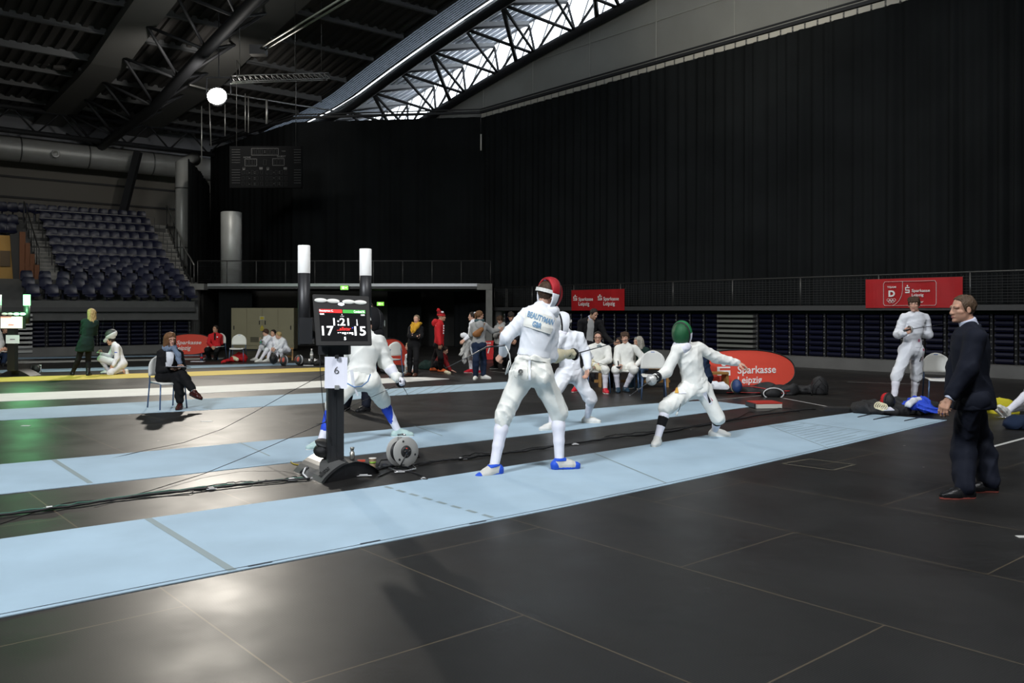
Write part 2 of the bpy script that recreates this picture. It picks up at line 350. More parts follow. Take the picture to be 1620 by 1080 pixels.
UP = Vector((0, 0, 1)); PEOPLE = []
def VD(px, py, Y, back=.4): return V(px, py, Y)-Vector((0, back, 0))      # start point in front of a surface, for draping
def lerp(a, b, t): return a+(b-a)*t
class Person:
    """Joints are sight-line points with a depth; R / L are the person's own sides."""
    def __init__(s, label, J, H=1.75, face=(0, -1, 0), skin='fair', h=.02, group=None, build=1.0, Y0=None, bend=None, tilt=0.0):
        s.J = J; s.H = H; s.k = H/1.75; s.b = s.k*build; s.h = h; s.skin = skin; s.P = {}; s.foot = {}; s.near = h < .015
        Ys = []; PEOPLE.append(s); s.label = label
        for side in 'RL':
            fx = J.get('f'+side)
            if fx is None: continue
            if len(fx) == 5 and fx[4] > 1: g = V(fx[0], fx[1], fx[4]); g_ = dict(g=g)            # explicit depth
            else:
                lift = fx[4] if len(fx) > 4 else 0; g = G(fx[0], fx[1], lift)
            x = Vector(fx[2]).normalized() if len(fx[2]) == 3 else Vector((fx[2][0], fx[2][1], 0)).normalized()
            up = (UP-x*x.dot(UP)).normalized(); pit = fx[3]
            if pit: 
                ax = x.cross(UP).normalized(); R = Matrix.Rotation(math.radians(-pit), 3, ax); x = R @ x; up = R @ up
            s.foot[side] = (g, x, up); s.P['a'+side] = g+up*.082*s.k; Ys.append(g.y)
        s.Y0 = Y0 if Y0 is not None else sum(Ys)/len(Ys)
        def pt(key, ref): a = J[key]; return V(a[0], a[1], ref+a[2])
        s.P['pv'] = pt('pv', s.Y0); py = s.P['pv'].y
        s.P['nk'] = pt('nk', py); ny = s.P['nk'].y
        s.P['hd'] = pt('hd', ny)
        for side in 'RL':
            s.P['s'+side] = pt('s'+side, ny); s.P['h'+side] = pt('h'+side, py)
            s.P['e'+side] = s.auto('e'+side, s.P['s'+side], .17*H); s.P['w'+side] = s.auto('w'+side, s.P['e'+side], .146*H)
            if 'a'+side not in s.P: s.P['a'+side] = pt('a'+side, py)
            a = J['k'+side]; best = None; h_, an = s.P['h'+side], s.P['a'+side]
            for q in np.linspace(-.65, .65, 131):
                q_ = V(a[0], a[1], h_.y+q); e = ((q_-h_).length/(.245*H)-1)**2+((q_-an).length/(.225*H)-1)**2+(.004 if (isinstance(a[2], str) and (q > 0) == (a[2] == '-')) else 0)
                if best is None or e < best[0]: best = (e, q_)
            s.P['k'+side] = best[1]
        R = s.P['sL']-s.P['sR']; s.Rs = R.normalized(); s.Fs = s.Rs.cross(UP).normalized()
        Rh = s.P['hL']-s.P['hR']; s.Rh = Rh.normalized(); s.Fh = s.Rh.cross(UP).normalized()
        s.f = Vector(face).normalized(); s.u = (UP-s.f*s.f.dot(UP)).normalized(); s.r = s.f.cross(s.u).normalized()
        if tilt:
            q = Matrix.Rotation(math.radians(tilt), 3, s.f); s.u = q @ s.u; s.r = q @ s.r
        low = min([s.foot[k][0].z for k in s.foot] or [0]); b = s.P['pv']
        if s.foot: b = sum((s.foot[k][0] for k in s.foot), Vector())/len(s.foot)
        s.root = T('person', label, 'person', (b.x, b.y, max(0, low)), group)
        s.arm_r = [(.052, .044), (.041, .030)]; s.n = 0
    def auto(s, key, ref, L):
        a = s.J[key]
        if isinstance(a[2], str):
            best = None
            for q in np.linspace(0, L*1.2, 60):
                p = V(a[0], a[1], ref.y+(q if a[2] == '+' else -q)); e = abs((p-ref).length-L)
                if best is None or e < best[0]: best = (e, p)
            return best[1]
        p = V(a[0], a[1], ref.y+a[2])
        if (p-ref).length < .86*L:
            for q in np.linspace(0, L, 40):
                p = V(a[0], a[1], ref.y+a[2]+(q if a[2] >= 0 else -q))
                if (p-ref).length > .92*L: break
        return p
    def part(s, name, solids, m, h=None, parent=None, mb=None, label=None):
        b = mb or MB()
        for q in (solids if isinstance(solids, list) else [solids]): solid(b, q, h or s.h)
        o = b.build(name, M[m] if isinstance(m, str) else m, parent or s.root)
        if label: o['label'] = label
        return o
    # --- solids shared by the body and the clothes
    def torso(s, a, t0=-.12, t1=1.0, flare=1.0):
        k = s.b; ts = [-.5, -.12, .02, .32, .70, .90, 1.02]; ws = [.17*flare, .165*flare, .165, .138, .165, .150, .075]; df = max(flare-1, 0)*.35; ds = [.115+df, .115+df*.9, .112+df*.6, .098, .118, .095, .06]
        return loft(s.P['pv'], s.P['nk'], ts, [x*k+a for x in ws], [x*k+a for x in ds], s.Rh, s.Rs, t0, t1)
    def arm(s, d, a0, a1, a2, t=1.0, t0=0.0):
        k = s.b; S_, E_, W_ = s.P['s'+d], s.P['e'+d], s.P['w'+d]
        out = [cone(lerp(S_, E_, t0), E_, .050*k+a0, .042*k+a1)]
        if t > 0: out.append(cone(E_, lerp(E_, W_, t), .043*k+a1, .030*k+a2))
        return out
    def shoulder(s, a):
        k = s.b; c = lerp(s.P['pv'], s.P['nk'], .86); o = []
        for d in 'RL': o.append(cone(lerp(c, s.P['s'+d], .35), s.P['s'+d], .076*k+a, .053*k+a)); o.append(cone(lerp(s.P['nk'], s.P['hd'], .12), s.P['s'+d], .038*k+a, .046*k+a))
        return o
    def hips(s, a):
        k = s.b; o = [cone(s.P['hR'], s.P['hL'], .102*k+a, .102*k+a)]
        for d in 'RL': o.append(ellip(s.P['h'+d]-s.Fh*.045*k+Vector((0, 0, .01)), (.092*k+a,)*3))
        return o
    def leg(s, d, a0, a1, a2, t0=0, t1=2, bag=0):
        k = s.b; H_, K_, A_ = s.P['h'+d], s.P['k'+d], s.P['a'+d]; o = []
        if t0 < 1: o += [cone(lerp(H_, K_, t0), lerp(H_, K_, min(t1, 1)), .088*k+a0, .058*k+a1)]
        if t1 > 1:
            b0 = max(t0-1, 0); e0 = t1-1; r = lambda t: np.interp(t, [0, .28, .6, 1], [.053*k+a1, .058*k+(a1+a2)/2, .045*k+(a1+a2)/2, .038*k+a2])
            cuts = [b0]+[c for c in (.28, .6) if b0 < c < e0]+[e0]
            for i in range(len(cuts)-1): o.append(cone(lerp(K_, A_, cuts[i]), lerp(K_, A_, cuts[i+1]), r(cuts[i]), r(cuts[i+1])))
        return o
    def foot_s(s, d, a=0, L=1.0):
        g, x, up = s.foot[d]; k = s.k; y = up.cross(x)
        A = s.P['a'+d]; b = lambda f_, z_: g+x*f_*k*L+up*z_*k
        return [cone(A, b(-.035, .045), .038*k+a, .036*k+a), cone(b(-.04, .038), b(.10, .035), .034*k+a, .040*k+a), cone(b(.08, .035)+y*.008, b(.165, .026), .042*k+a, .028*k+a), cone(A+up*.0, b(.10, .045), .036*k+a, .03*k+a)]
    def shoes(s, m='white_leather', sole='sole_white', laces=None, L=1.0, tall=0, names='shoe', sh=.020, accents=False):
        for d in 'RL':
            if d not in s.foot: continue
            g, x, up = s.foot[d]; k = s.k
            ss = s.foot_s(d, .007, L)
            b_ = lambda f_: g+x*f_*k*L
            foot = lambda a, lo, hi: union([slabcone(b_(-.042), b_(.10), .036*k+a, .043*k+a, up, lo, hi, g), slabcone(b_(.08), b_(.168), .044*k+a, .030*k+a, up, lo, hi, g)], .012)
            ss.append(foot(.002, .0, .040*k))
            if tall: ss += s.leg(d, 0, .012, .012, 2-tall, 2)
            u_ = union(ss, .018); top = cut(u_, g+up*(.012*k), -up)
            if not tall: top = cut(top, g+up*.112*k-x*.04, up-x*.15)
            o = s.part(names, top, m, .007 if s.near else min(s.h, .012))
            s.part('sole', foot(.005, -.0005, sh*k), sole, .006 if s.near else min(s.h, .010), parent=o)
            if accents:
                y = up.cross(x)
                s.part('heel_cap', both(grow(u_, .003), ellip(b_(-.055)+up*.03, (.06*k,)*3)), sole, .006, parent=o); s.part('toe_cap', both(grow(u_, .003), ellip(b_(.185)+up*.02, (.055*k,)*3)), sole, .006, parent=o)
                s.part('collar', both(grow(u_, .004), cut(cut(ellip(s.P['a'+d], (.07*k,)*3), g+up*.108*k, up), g+up*.078*k, -up)), sole, .006, parent=o)
            if laces:
                q = MB()
                for i in range(5):
                    c_ = g+x*(.050+.020*i)*k*L+up*(.096-.010*i)*k; y = up.cross(x); q.tube([c_-y*.028+up*-.014, c_-y*.012+up*.002, c_+y*.012+up*.002, c_+y*.028+up*-.014], .0042, 6)
                q.build('laces', M[laces], o)
    def hand(s, d, mode, grow_=0.0, target=None, n=None, spread=0.0):
        W_ = s.P['w'+d]; E_ = s.P['e'+d]; k = s.k*1.0
        x = ((target if target is not None else W_+(W_-E_))-W_).normalized()
        n_ = Vector(n) if n is not None else ((s.P['pv']-W_)-UP*(s.P['pv']-W_).z)
        n_ = (n_-x*n_.dot(x))
        n_ = n_.normalized() if n_.length > 1e-3 else x.orthogonal().normalized()
        t = (x.cross(n_) if d == 'R' else n_.cross(x)).normalized()
        c1, c2 = dict(relaxed=(.38, .45), open=(.10, .12), fist=(1.25, 1.5), grip=(.95, 1.25), point=(.25, .3))[mode]
        g = grow_; out = [cone(W_-x*.02, W_+x*.03*k, .027*k+g, .028*k+g)]
        pb = []
        for i, (off, ln, an) in enumerate([(.030, .90, .08), (.010, 1.0, .0), (-.011, .94, -.07), (-.030, .76, -.16)]):
            kn = W_+x*(.094-(abs(i-1)*.004))*k+t*off*k; pb.append(cone(W_+x*.025*k+t*off*.6*k, kn, .0165*k+g, .0125*k+g))
            dr = (x+t*an*(1+spread)).normalized(); p = kn; ang = 0
            for j, l_ in enumerate((.044, .027, .022)):
                ang += (c1 if j == 0 else c2)*(1+.06*i); q = p+(dr*math.cos(ang)+n_*math.sin(ang))*l_*ln*k
                out.append(cone(p, q, (.0098-.0008*j)*k+g, (.0092-.0010*j)*k+g)); p = q
        th0 = W_+x*.028*k+t*.022*k+n_*.008*k; th1 = th0+(x*.55+t*.75+n_*.35).normalized()*.042*k
        th2 = th1+(x*.85+t*.25+n_*(.5 if mode != 'open' else .1)).normalized()*.032*k; th3 = th2+(x*.9-t*(.15 if mode in ('fist', 'grip') else -.1)+n_*.45).normalized()*.026*k
        out += [cone(th0, th1, .016*k+g, .0125*k+g), cone(th1, th2, .0125*k+g, .011*k+g), cone(th2, th3, .011*k+g, .009*k+g)]
        palm = union(pb, .02); fing = union(out, .006)
        return union([palm, fing], .007), (W_+x*.075*k+n_*.03*k, x, n_, t)
    def head_axes(s): return np.array([[s.r.x, s.f.x, s.u.x], [s.r.y, s.f.y, s.u.y], [s.r.z, s.f.z, s.u.z]], np.float32)
    def hp(s, r, f, u): return s.P['hd']+(s.r*r+s.f*f+s.u*u)*s.k
    def skull(s, a=0):
        k = s.k; R = s.head_axes()
        return [ellip(s.hp(0, -.012, .035), (.073*k+a, .092*k+a, .082*k+a), R), ellip(s.hp(0, .018, -.035), (.060*k+a, .070*k+a, .082*k+a), R), cone(s.hp(0, .055, -.088), s.hp(0, .035, -.075), .026*k+a, .04*k+a)]
    def body(s, hands='relaxed', handspec=None, masked=False, face=True):
        k = s.k; parts = [s.torso(0)]+s.shoulder(0)+s.hips(0)
        for d in 'RL':
            parts += s.arm(d, 0, 0, 0)+s.leg(d, 0, 0, 0)
            if d in s.foot: parts += s.foot_s(d, -.004)
        parts.append(cone(lerp(s.P['nk'], s.P['hd'], -.1), s.hp(0, -.02, -.06), .058*s.b, .054*k))
        b = MB(); solid(b, union(parts, .03), max(s.h, .013))
        hs = union(s.skull()+[cone(s.hp(0, .084, .012), s.hp(0, .100, -.030), .010*k, .0145*k), cone(s.hp(-.020, .094, -.034), s.hp(.020, .094, -.034), .009*k, .010*k),
              cone(s.hp(-.045, .072, .022), s.hp(.045, .072, .022), .016*k, .016*k), cone(s.hp(-.036, .060, -.020), s.hp(-.050, .035, -.022), .017*k, .014*k), cone(s.hp(.036, .060, -.020), s.hp(.050, .035, -.022), .017*k, .014*k),
              ellip(s.hp(0, .083, -.062), (.026*k, .012*k, .012*k), s.head_axes()), ellip(s.hp(0, .078, -.094), (.022*k, .016*k, .016*k), s.head_axes())], .014*k)
        hs = union([hs, ellip(s.hp(-.076, -.012, -.008), (.009*k, .019*k, .032*k), s.head_axes()), ellip(s.hp(.076, -.012, -.008), (.009*k, .019*k, .032*k), s.head_axes())], .006)
        for q in (-1, 1): hs = minus(hs, ellip(s.hp(.087*q, -.008, -.006), (.008*k, .013*k, .021*k), s.head_axes()))
        for q in (-1, 1): hs = minus(hs, ellip(s.hp(.032*q, .088, .003), (.019*k, .016*k, .010*k), s.head_axes()))
        hs = union([hs, cone(s.hp(0, -.02, -.05), lerp(s.P['hd'], s.P['nk'], .8), .052*k, .055*k)], .02)
        solid(b, hs, .006 if s.near else .009)
        s.handframe = {}
        for i, d in enumerate('RL'):
            spec = (handspec or {}).get(d, {}); mode = spec.get('mode', hands)
            if mode is None: continue
            tg = spec.get('to'); tg = V(tg[0], tg[1], s.P['w'+d].y+tg[2]) if tg else None
            u_, fr = s.hand(d, mode, 0, tg, spec.get('n')); s.handframe[d] = fr
            s.hand_args = getattr(s, 'hand_args', {}); s.hand_args[d] = (mode, tg, spec.get('n'))
            solid(b, u_, .0045 if s.near else .007)
        b.cur = 0
        if face and not masked:
            R3 = Matrix(((s.r.x, s.f.x, s.u.x), (s.r.y, s.f.y, s.u.y), (s.r.z, s.f.z, s.u.z)))
            for q in (-1, 1):
                b.cur = 1; b.ell(s.hp(.032*q, .0605, .003), (.0135*k, .013*k, .009*k), 10, R3)
                b.cur = 2; b.ell(s.hp(.032*q, .0695, .003), (.0058*k, .005*k, .0062*k), 8, R3)
                b.cur = 3; b.tube([s.hp(.014*q, .088, .021), s.hp(.034*q, .086, .026), s.hp(.052*q, .071, .020)], .0036*k, 5)
            b.cur = 4; b.ell(s.hp(0, .092, -.0605), (.023*k, .007*k, .0035*k), 8, R3); b.ell(s.hp(0, .0905, -.068), (.020*k, .007*k, .005*k), 8, R3)
        hm = getattr(s, 'brow', 'hair_brown')
        o = b.build('body', [M['skin_'+s.skin], M['eye_white'], M['iris'], M[hm], M['lip']], s.root)
        return o
    def hair(s, m, style='short', a=.012):
        k = s.k; R = s.head_axes(); sk = union([q for q in s.skull(a)], .02)
        fw = {'short': .022, 'fringe': .05, 'long': .03, 'tied': .035, 'bald': .02, 'bob': .03}[style]
        facecut = ellip(s.hp(0, .110, -.025 if style != 'fringe' else -.045), (.15*k, .105*k, .125*k if style != 'fringe' else .100*k), R)
        if style in ('long', 'bob'):
            lo = -.17 if style == 'bob' else -.27
            ex = [cone(s.hp(q*.062, -.03, .03), s.hp(q*.075, -.02, lo+.03), .045*k, .040*k) for q in (-1, 1)]+[cone(s.hp(0, -.06, .03), s.hp(0, -.085, lo), .075*k, .075*k), cone(s.hp(.03, -.07, 0), s.hp(.05, -.085, lo), .06*k, .05*k), cone(s.hp(-.03, -.07, 0), s.hp(-.05, -.085, lo), .06*k, .05*k)]
            sd = minus(union([sk]+ex, .03), ellip(s.hp(0, .10, -.06), (.066*k, .10*k, .13*k), R)); sd = folds(sd, .008, 60, 3, s.u)
        else:
            sd = minus(sk, facecut)
            sd = minus(sd, ellip(s.hp(-.085, .035, -.075), (.03*k, .06*k, .07*k), R)); sd = minus(sd, ellip(s.hp(.085, .035, -.075), (.03*k, .06*k, .07*k), R))
            sd = cut(sd, s.hp(0, -.07, -.065), -s.u+s.f*.6)
            if style == 'fringe': sd = union([sd]+[cone(s.hp(x_, .03, .095), s.hp(x_*1.15, .086, .046), .028*k, .012*k) for x_ in (-.055, -.03, -.005, .02, .045, .06)], .012)
            if style == 'tied': sd = union([sd, ellip(s.hp(0, -.115, .05), (.035*k, .04*k, .035*k), R), cone(s.hp(0, -.13, .05), s.hp(0, -.135, -.07), .028*k, .014*k)], .01)
            sd = folds(sd, .004, 90, 5, s.u)
        return s.part('hair', sd, m, .007 if s.near else .011)
    def mask(s, mm='mask_black', bib='white_jacket', trim=None, strap='white_leather', side=None, top=None, back=-.080, pad=.008):
        """fencing mask: dished mesh, padded side trim, bib, elastic strap"""
        k = s.k; R = s.head_axes()
        full = ellip(s.hp(0, .005, .008), (.118*k, .148*k, .162*k), R)
        front = cut(full, s.hp(0, .052, 0), -s.f)
        o = s.part('mask_mesh', front, mm, .007 if s.near else .011)
        rim = both(grow(full, .006), cut(cut(full, s.hp(0, .058, 0), s.f), s.hp(0, .036, 0), -s.f)); rim = cut(cut(grow(full, .006), s.hp(0, .056, 0), s.f), s.hp(0, .034, 0), -s.f)
        s.part('mask_rim', rim, trim or 'rubber', .007 if s.near else .011)
        sh = minus(cut(cut(grow(full, pad), s.hp(0, .036, 0), s.f), s.hp(0, back, .03), -s.f-s.u*.25), grow(full, -.014))
        if top: s.part('mask_top_panel', cut(grow(sh, .0015), s.hp(0, 0, .02), -s.u), top, .007 if s.near else .010); sh = cut(sh, s.hp(0, 0, .022), s.u)
        s.part('mask_padding', sh, side or bib, .007 if s.near else .010)
        bb = union([ellip(s.hp(0, .055, -.145), (.118*k, .105*k, .085*k), R), cone(s.hp(0, .03, -.17), s.hp(0, .060, -.235), .095*k, .07*k)], .03)
        bb = cut(folds(bb, .005, 45, 2), s.hp(0, 0, -.085), s.u-s.f*.35)
        s.part('bib', bb, bib, .010)
        b = MB(); pts = []
        for i in range(13):
            a = math.radians(-15-150*i/12); pts.append(s.hp(.110*math.cos(a), .136*math.sin(a)*.94-.005, .025))
        b2 = MB()
        for i in range(12):
            q = (s.u*.017*k)
            b2.prism([pts[i]-q, pts[i+1]-q, pts[i+1]+q, pts[i]+q], (pts[i]-s.P['hd'])*.04)
        b2.build('strap', M[strap], s.root)
        return o
    # --- garments
    def jacket(s, m, hem=.02, a=.014, cuff=1.0, collar=True, fold=.006, name='jacket', flare=1.0, slack=.006, parent=None, lo=None, sides='RL', seed=1, colname=None, waist=0):
        ss = [s.torso(a+waist, hem, 1.0, flare)]+s.shoulder(a)
        u_ = union(ss, .03); arms = []
        for d in sides: arms.append(union(s.arm(d, a+.006, a+slack+.004, a+.002, cuff), .02))
        tor = cut(u_, lerp(s.P['pv'], s.P['nk'], hem), s.P['pv']-s.P['nk'])
        al = union([tor]+arms, .025)
        if collar:
            n0 = lerp(s.P['nk'], s.P['hd'], -.05); n1 = lerp(s.P['nk'], s.hp(0, -.015, -.06), .62); al = union([al, cut(cone(n0, n1, .074*s.b, .067*s.b), n1, n1-n0)], .015)
        s.sdf_smooth = grow(al, fold*.9); al = folds(al, fold, 38, seed); s.sdf_jacket = al
        return s.part(name, al, m, s.h)
    def breeches(s, m, a=.018, knee=1.12, fold=.007, name='breeches', top=.22, seed=2):
        ss = [s.torso(a-.004, -.1, top)]+s.hips(a)
        for d in 'RL':
            ss += s.leg(d, a+.004, a+.014, a, 0, 1)
            K_, A_ = s.P['k'+d], s.P['a'+d]; ss.append(cone(K_, lerp(K_, A_, knee-1), .066*s.b+a*.6, .060*s.b+a*.4))
        u_ = folds(union(ss, .035), fold, 34, seed); s.sdf_breeches = u_
        return s.part(name, u_, m, s.h)
    def trousers(s, m, a=.012, ank=.012, fold=.006, name='trousers', end=1.93, top=.2, seed=4, knee=.012):
        ss = [s.torso(a-.004, -.1, top)]+s.hips(a)
        for d in 'RL': ss += s.leg(d, a, a+knee, a+ank, 0, end)
        u_ = union(ss, .03)
        return s.part(name, folds(u_, fold, 36, seed), m, s.h)
    def socks(s, m, a=.006, t0=1.02, name='sock', t1=2.02):
        r = []
        for d in 'RL': r.append(s.part(name, union(s.leg(d, 0, a, a, t0, t1), .02), m, min(s.h, .013)))
        return r
    def belt_strap(s): pass
    def open_jacket(s, m, name, a, hem, gap, seed, flare=1.0):
        tor = cut(union([s.torso(a, hem, 1.0, flare)]+s.shoulder(a-.004), .03), lerp(s.P['pv'], s.P['nk'], hem), s.P['pv']-s.P['nk'])
        al = union([minus(tor, gap)]+[union(s.arm(d, a, a, a-.004, .98), .02) for d in 'RL'], .012)
        return s.part(name, folds(al, .006, 36, seed), m, s.h)
    def glove(s, d, m, cuff=.55, g=.007):
        mode, tg, n = s.hand_args[d]; u_, fr = s.hand(d, mode, g, tg, n)
        W_, E_ = s.P['w'+d], s.P['e'+d]
        c = cone(lerp(W_, E_, -.05), lerp(W_, E_, cuff), .042*s.k, .076*s.b)
        return s.part('glove', union([u_, c], .012), m, .006 if s.near else .009)
    def pocket_patch(s): pass
def epee(label, hand, along, length=.90, guard=.0675, m='steel', up=None, tilt=None, group=None, bend=0.0, mg='bell_matte'):
    """hand: grip centre, along: blade direction"""
    d = Vector(along).normalized(); h = Vector(hand)
    t = T('epee', label, 'sword', h, group)
    MB().tube([h-d*.07, h-d*.02, h+d*.045], [.013, .012, .011], 8).build('grip', M['rubber'], t)
    prof = []
    for i in range(9):
        a = (PI/2)*i/8; prof.append((guard*math.sin(a), -.045*(1-math.cos(a))*1.15))
    g = MB().lathe(h+d*.085, [(r, z) for r, z in prof]+[(guard*.99, -.054), (guard*.93, -.050)]+[(r*.93, z-.004) for r, z in prof[::-1]], 24, d); g.build('guard', M[mg], t)
    s_ = d.orthogonal(); pts = [h+d*(.085+length*i/12)+UP*bend*math.sin(PI*i/12) for i in range(13)]
    MB().tube(pts, [.0065-.0042*i/12 for i in range(13)], 6).build('blade', M['dark_steel'], t)
    MB().tube([pts[-1]-d*.012, pts[-1]+d*.006], .005, 8).build('tip', M['steel'], t)
    MB().tube([h-d*.07, h-d*.082], .009, 8).build('pommel', M['steel'], t)
    return t
# ================================================================== THE HALL
# ---- floor: black rubber-faced panels, joints between them
def floor_material():
    m = bpy.data.materials.new('black_floor_panels'); m.use_nodes = True; n, l = nod(m); b = n['Principled BSDF']
    tc = n.new('ShaderNodeTexCoord'); mp = n.new('ShaderNodeMapping'); l.new(tc.outputs['Object'], mp.inputs[0])
    mp.inputs['Location'].default_value = (-2.12, -1.70, 0); mp.inputs['Scale'].default_value = (1, -1, 1)
    br = n.new('ShaderNodeTexBrick'); br.offset = .5; br.inputs['Scale'].default_value = 1; br.inputs['Brick Width'].default_value = 2.64; br.inputs['Row Height'].default_value = 1.32
    br.inputs['Mortar Size'].default_value = .0055; br.inputs['Mortar Smooth'].default_value = .2; br.inputs['Bias'].default_value = 0
    br.inputs['Color1'].default_value = (.0135, .013, .012, 1); br.inputs['Color2'].default_value = (.0165, .0155, .014, 1); br.inputs['Mortar'].default_value = (.085, .066, .042, 1)
    l.new(mp.outputs[0], br.inputs[0])
    nz = n.new('ShaderNodeTexNoise'); nz.inputs['Scale'].default_value = 1.3; nz.inputs['Detail'].default_value = 6; l.new(tc.outputs['Object'], nz.inputs['Vector'])
    r = n.new('ShaderNodeMapRange'); r.inputs['From Min'].default_value = .3; r.inputs['From Max'].default_value = .7; r.inputs['To Min'].default_value = .78; r.inputs['To Max'].default_value = 1.2; l.new(nz.outputs['Fac'], r.inputs['Value'])
    sc_ = n.new('ShaderNodeVectorMath'); sc_.operation = 'SCALE'; l.new(br.outputs['Color'], sc_.inputs[0]); l.new(r.outputs[0], sc_.inputs['Scale'])
    # scuffs and flecks of dirt
    v = n.new('ShaderNodeTexVoronoi'); v.inputs['Scale'].default_value = 1.6; l.new(tc.outputs['Object'], v.inputs['Vector'])
    lt = n.new('ShaderNodeMath'); lt.operation = 'LESS_THAN'; lt.inputs[1].default_value = .026; l.new(v.outputs['Distance'], lt.inputs[0])
    mx = n.new('ShaderNodeMix'); mx.data_type = 'RGBA'; l.new(lt.outputs[0], mx.inputs[0]); l.new(sc_.outputs[0], mx.inputs[6]); mx.inputs[7].default_value = (.34, .32, .28, 1)
    l.new(mx.outputs[2], b.inputs['Base Color'])
    r2 = n.new('ShaderNodeMapRange'); r2.inputs['From Min'].default_value = .3; r2.inputs['From Max'].default_value = .7; r2.inputs['To Min'].default_value = .36; r2.inputs['To Max'].default_value = .48; l.new(nz.outputs['Fac'], r2.inputs['Value']); l.new(r2.outputs[0], b.inputs['Roughness'])
    b.inputs['Specular IOR Level'].default_value = .42
    ws = n.new('ShaderNodeTexWave'); ws.wave_type = 'BANDS'; ws.bands_direction = 'X'; ws.inputs['Scale'].default_value = 26; ws.inputs['Distortion'].default_value = .6; l.new(tc.outputs['Object'], ws.inputs['Vector'])
    bp = n.new('ShaderNodeBump'); bp.inputs['Strength'].default_value = .10; bp.inputs['Distance'].default_value = .002; l.new(ws.outputs['Fac'], bp.inputs['Height']); l.new(bp.outputs[0], b.inputs['Normal'])
    return m
fl = MB().box((13, -1.3, -.05), (70.6, 47.4, .1)).build('floor', floor_material())
fl.rotation_euler = (0, 0, math.atan2(VV.y, VV.x)); setting(fl)      # local x runs along VV, local -y along U

concrete = mat('concrete', (.22, .22, .205), .8, noise=.18, nscale=3); dkconc = mat('dark_concrete', (.085, .087, .085), .8, noise=.12, nscale=4)
velvet = mat('black_velvet', (.011, .0125, .0132), .95, spec=.1, sheen=.0, noise=.25, nscale=.6); steelgrey = mat('painted_steel_grey', (.13, .135, .14), .5, .2)
darksteel = mat('painted_steel_dark', (.020, .021, .024), .65, .1); railm = mat('rail_steel', (.12, .12, .115), .4, .6); galv = mat('galvanised_duct', (.48, .49, .47), .42, .25, noise=.08, nscale=2)
deck = mat('roof_deck', (.055, .052, .050), .5, .2); gablem = mat('gable_cladding', (.27, .27, .25), .6, .1, noise=.12, nscale=.5); beige = mat('cladding_beige', (.20, .185, .155), .7); blackp = mat('black_paint', (.012, .012, .012), .55)
seatm = mat('seat_navy', (.010, .012, .033), .36, spec=.4); seatf = mat('seat_folded_navy', (.0032, .0042, .019), .4, spec=.3); alu = mat('aluminium', (.40, .40, .38), .4, .7)
def zr(v): return 15.5-.00266*v*v if v < 38 else 11.659-.066*(v-38)                        # underside of the vaulted roof

# ---- walls (u = right end wall, v = far side wall)
g = MB()
n_ = 40; vs_ = [-22+70*i/n_ for i in range(n_+1)]
for i in range(n_):
    a, b = vs_[i], vs_[i+1]; g.prism([W(24.6, a, 0), W(24.6, b, 0), W(24.6, b, zr(b)-.95), W(24.6, a, zr(a)-.95)], U*.3)
g.cur = 1
for v in np.arange(-10, 40, 3.4): g.bar(W(24.58, v, 9), W(24.58, v, zr(v)-1), .03, .03)
for z in (10.9, 12.3): g.bar(W(24.58, -22, z), W(24.58, {10.9: 36, 12.3: 28.5}[z], z), .02, .02)
setting(g.build('wall_right', [gablem, mat('cladding_joint', (.33, .33, .30), .6)]))
g = MB(); g.box(W(0, 48, 5.7), (70, .3, 11.4), Matrix.Rotation(math.atan2(U.y, U.x), 3, 'Z')); g.cur = 1
for z in (3.2, 4.2, 5.2, 6.2, 7.2, 8.2, 9.2): g.bar(W(-30, 47.8, z), W(26, 47.8, z), .06, .10)
g.cur = 2; g.bar(W(-30, 47.75, 10.6), W(26, 47.75, 10.6), .1, 2.6)
setting(g.build('wall_left', [beige, mat('cladding_shadow_joint', (.05, .05, .05), .7), mat('cladding_grey', (.26, .27, .29), .7)]))
setting(MB().box(W(0, -22, 6.5), (70, .3, 14), Matrix.Rotation(math.atan2(U.y, U.x), 3, 'Z')).build('wall_back', dkconc))
setting(MB().box(W(-22, 13, 7.5), (.3, 75, 17), Matrix.Rotation(math.atan2(U.y, U.x), 3, 'Z')).build('wall_near', dkconc))

# ---- roof: corrugated deck on a shallow vault
def arch(mb, u0, u1, dz0, dz1, v0=-22, v1=48.5, n=24):     # ruled strip following the vault
    for i in range(n):
        a = v0+(v1-v0)*i/n; b = v0+(v1-v0)*(i+1)/n
        mb.quad(W(u0, a, zr(a)+dz0), W(u1, a, zr(a)+dz1), W(u1, b, zr(b)+dz1), W(u0, b, zr(b)+dz0))
def deck_strip(name, u0, u1, dz0, dz1, pitch, depth, m, v0=-22, v1=48.5, n=24):
    g = MB(); k = int((u1-u0)/pitch)
    for i in range(k):
        a = u0+i*pitch; zz = lambda u: dz0+(dz1-dz0)*(u-u0)/(u1-u0)
        for (p, q, e, f_) in ((0, .42, 0, 0), (.42, .5, 0, 1), (.5, .92, 1, 1), (.92, 1, 1, 0)):
            arch(g, a+p*pitch, a+q*pitch, zz(a)+e*depth, zz(a)+f_*depth, v0, v1, n)
    o = g.build(name, m); setting(o); return o
deck_strip('ceiling', -22, 20.3, .35, .35, .44, .10, deck)
rt = MB(); arch(rt, -22, 20.3, .75, .75); setting(rt.build('ceiling_outer_skin', darksteel))
PV = [25.9+2.42*k for k in range(-19, 10)]
for v in PV:
    if v < 8: continue
    p = MB(); a, b = W(-21.8, v, zr(v)+.20), W(20.2, v, zr(v)+.20); p.bar(a, b, .16, .03); p.bar(a+UP*.15, b+UP*.15, .02, .28)
    tag(p.build('roof_purlin', steelgrey), 'grey steel purlin running under the corrugated roof deck', 'purlin', 'roof purlins'); 
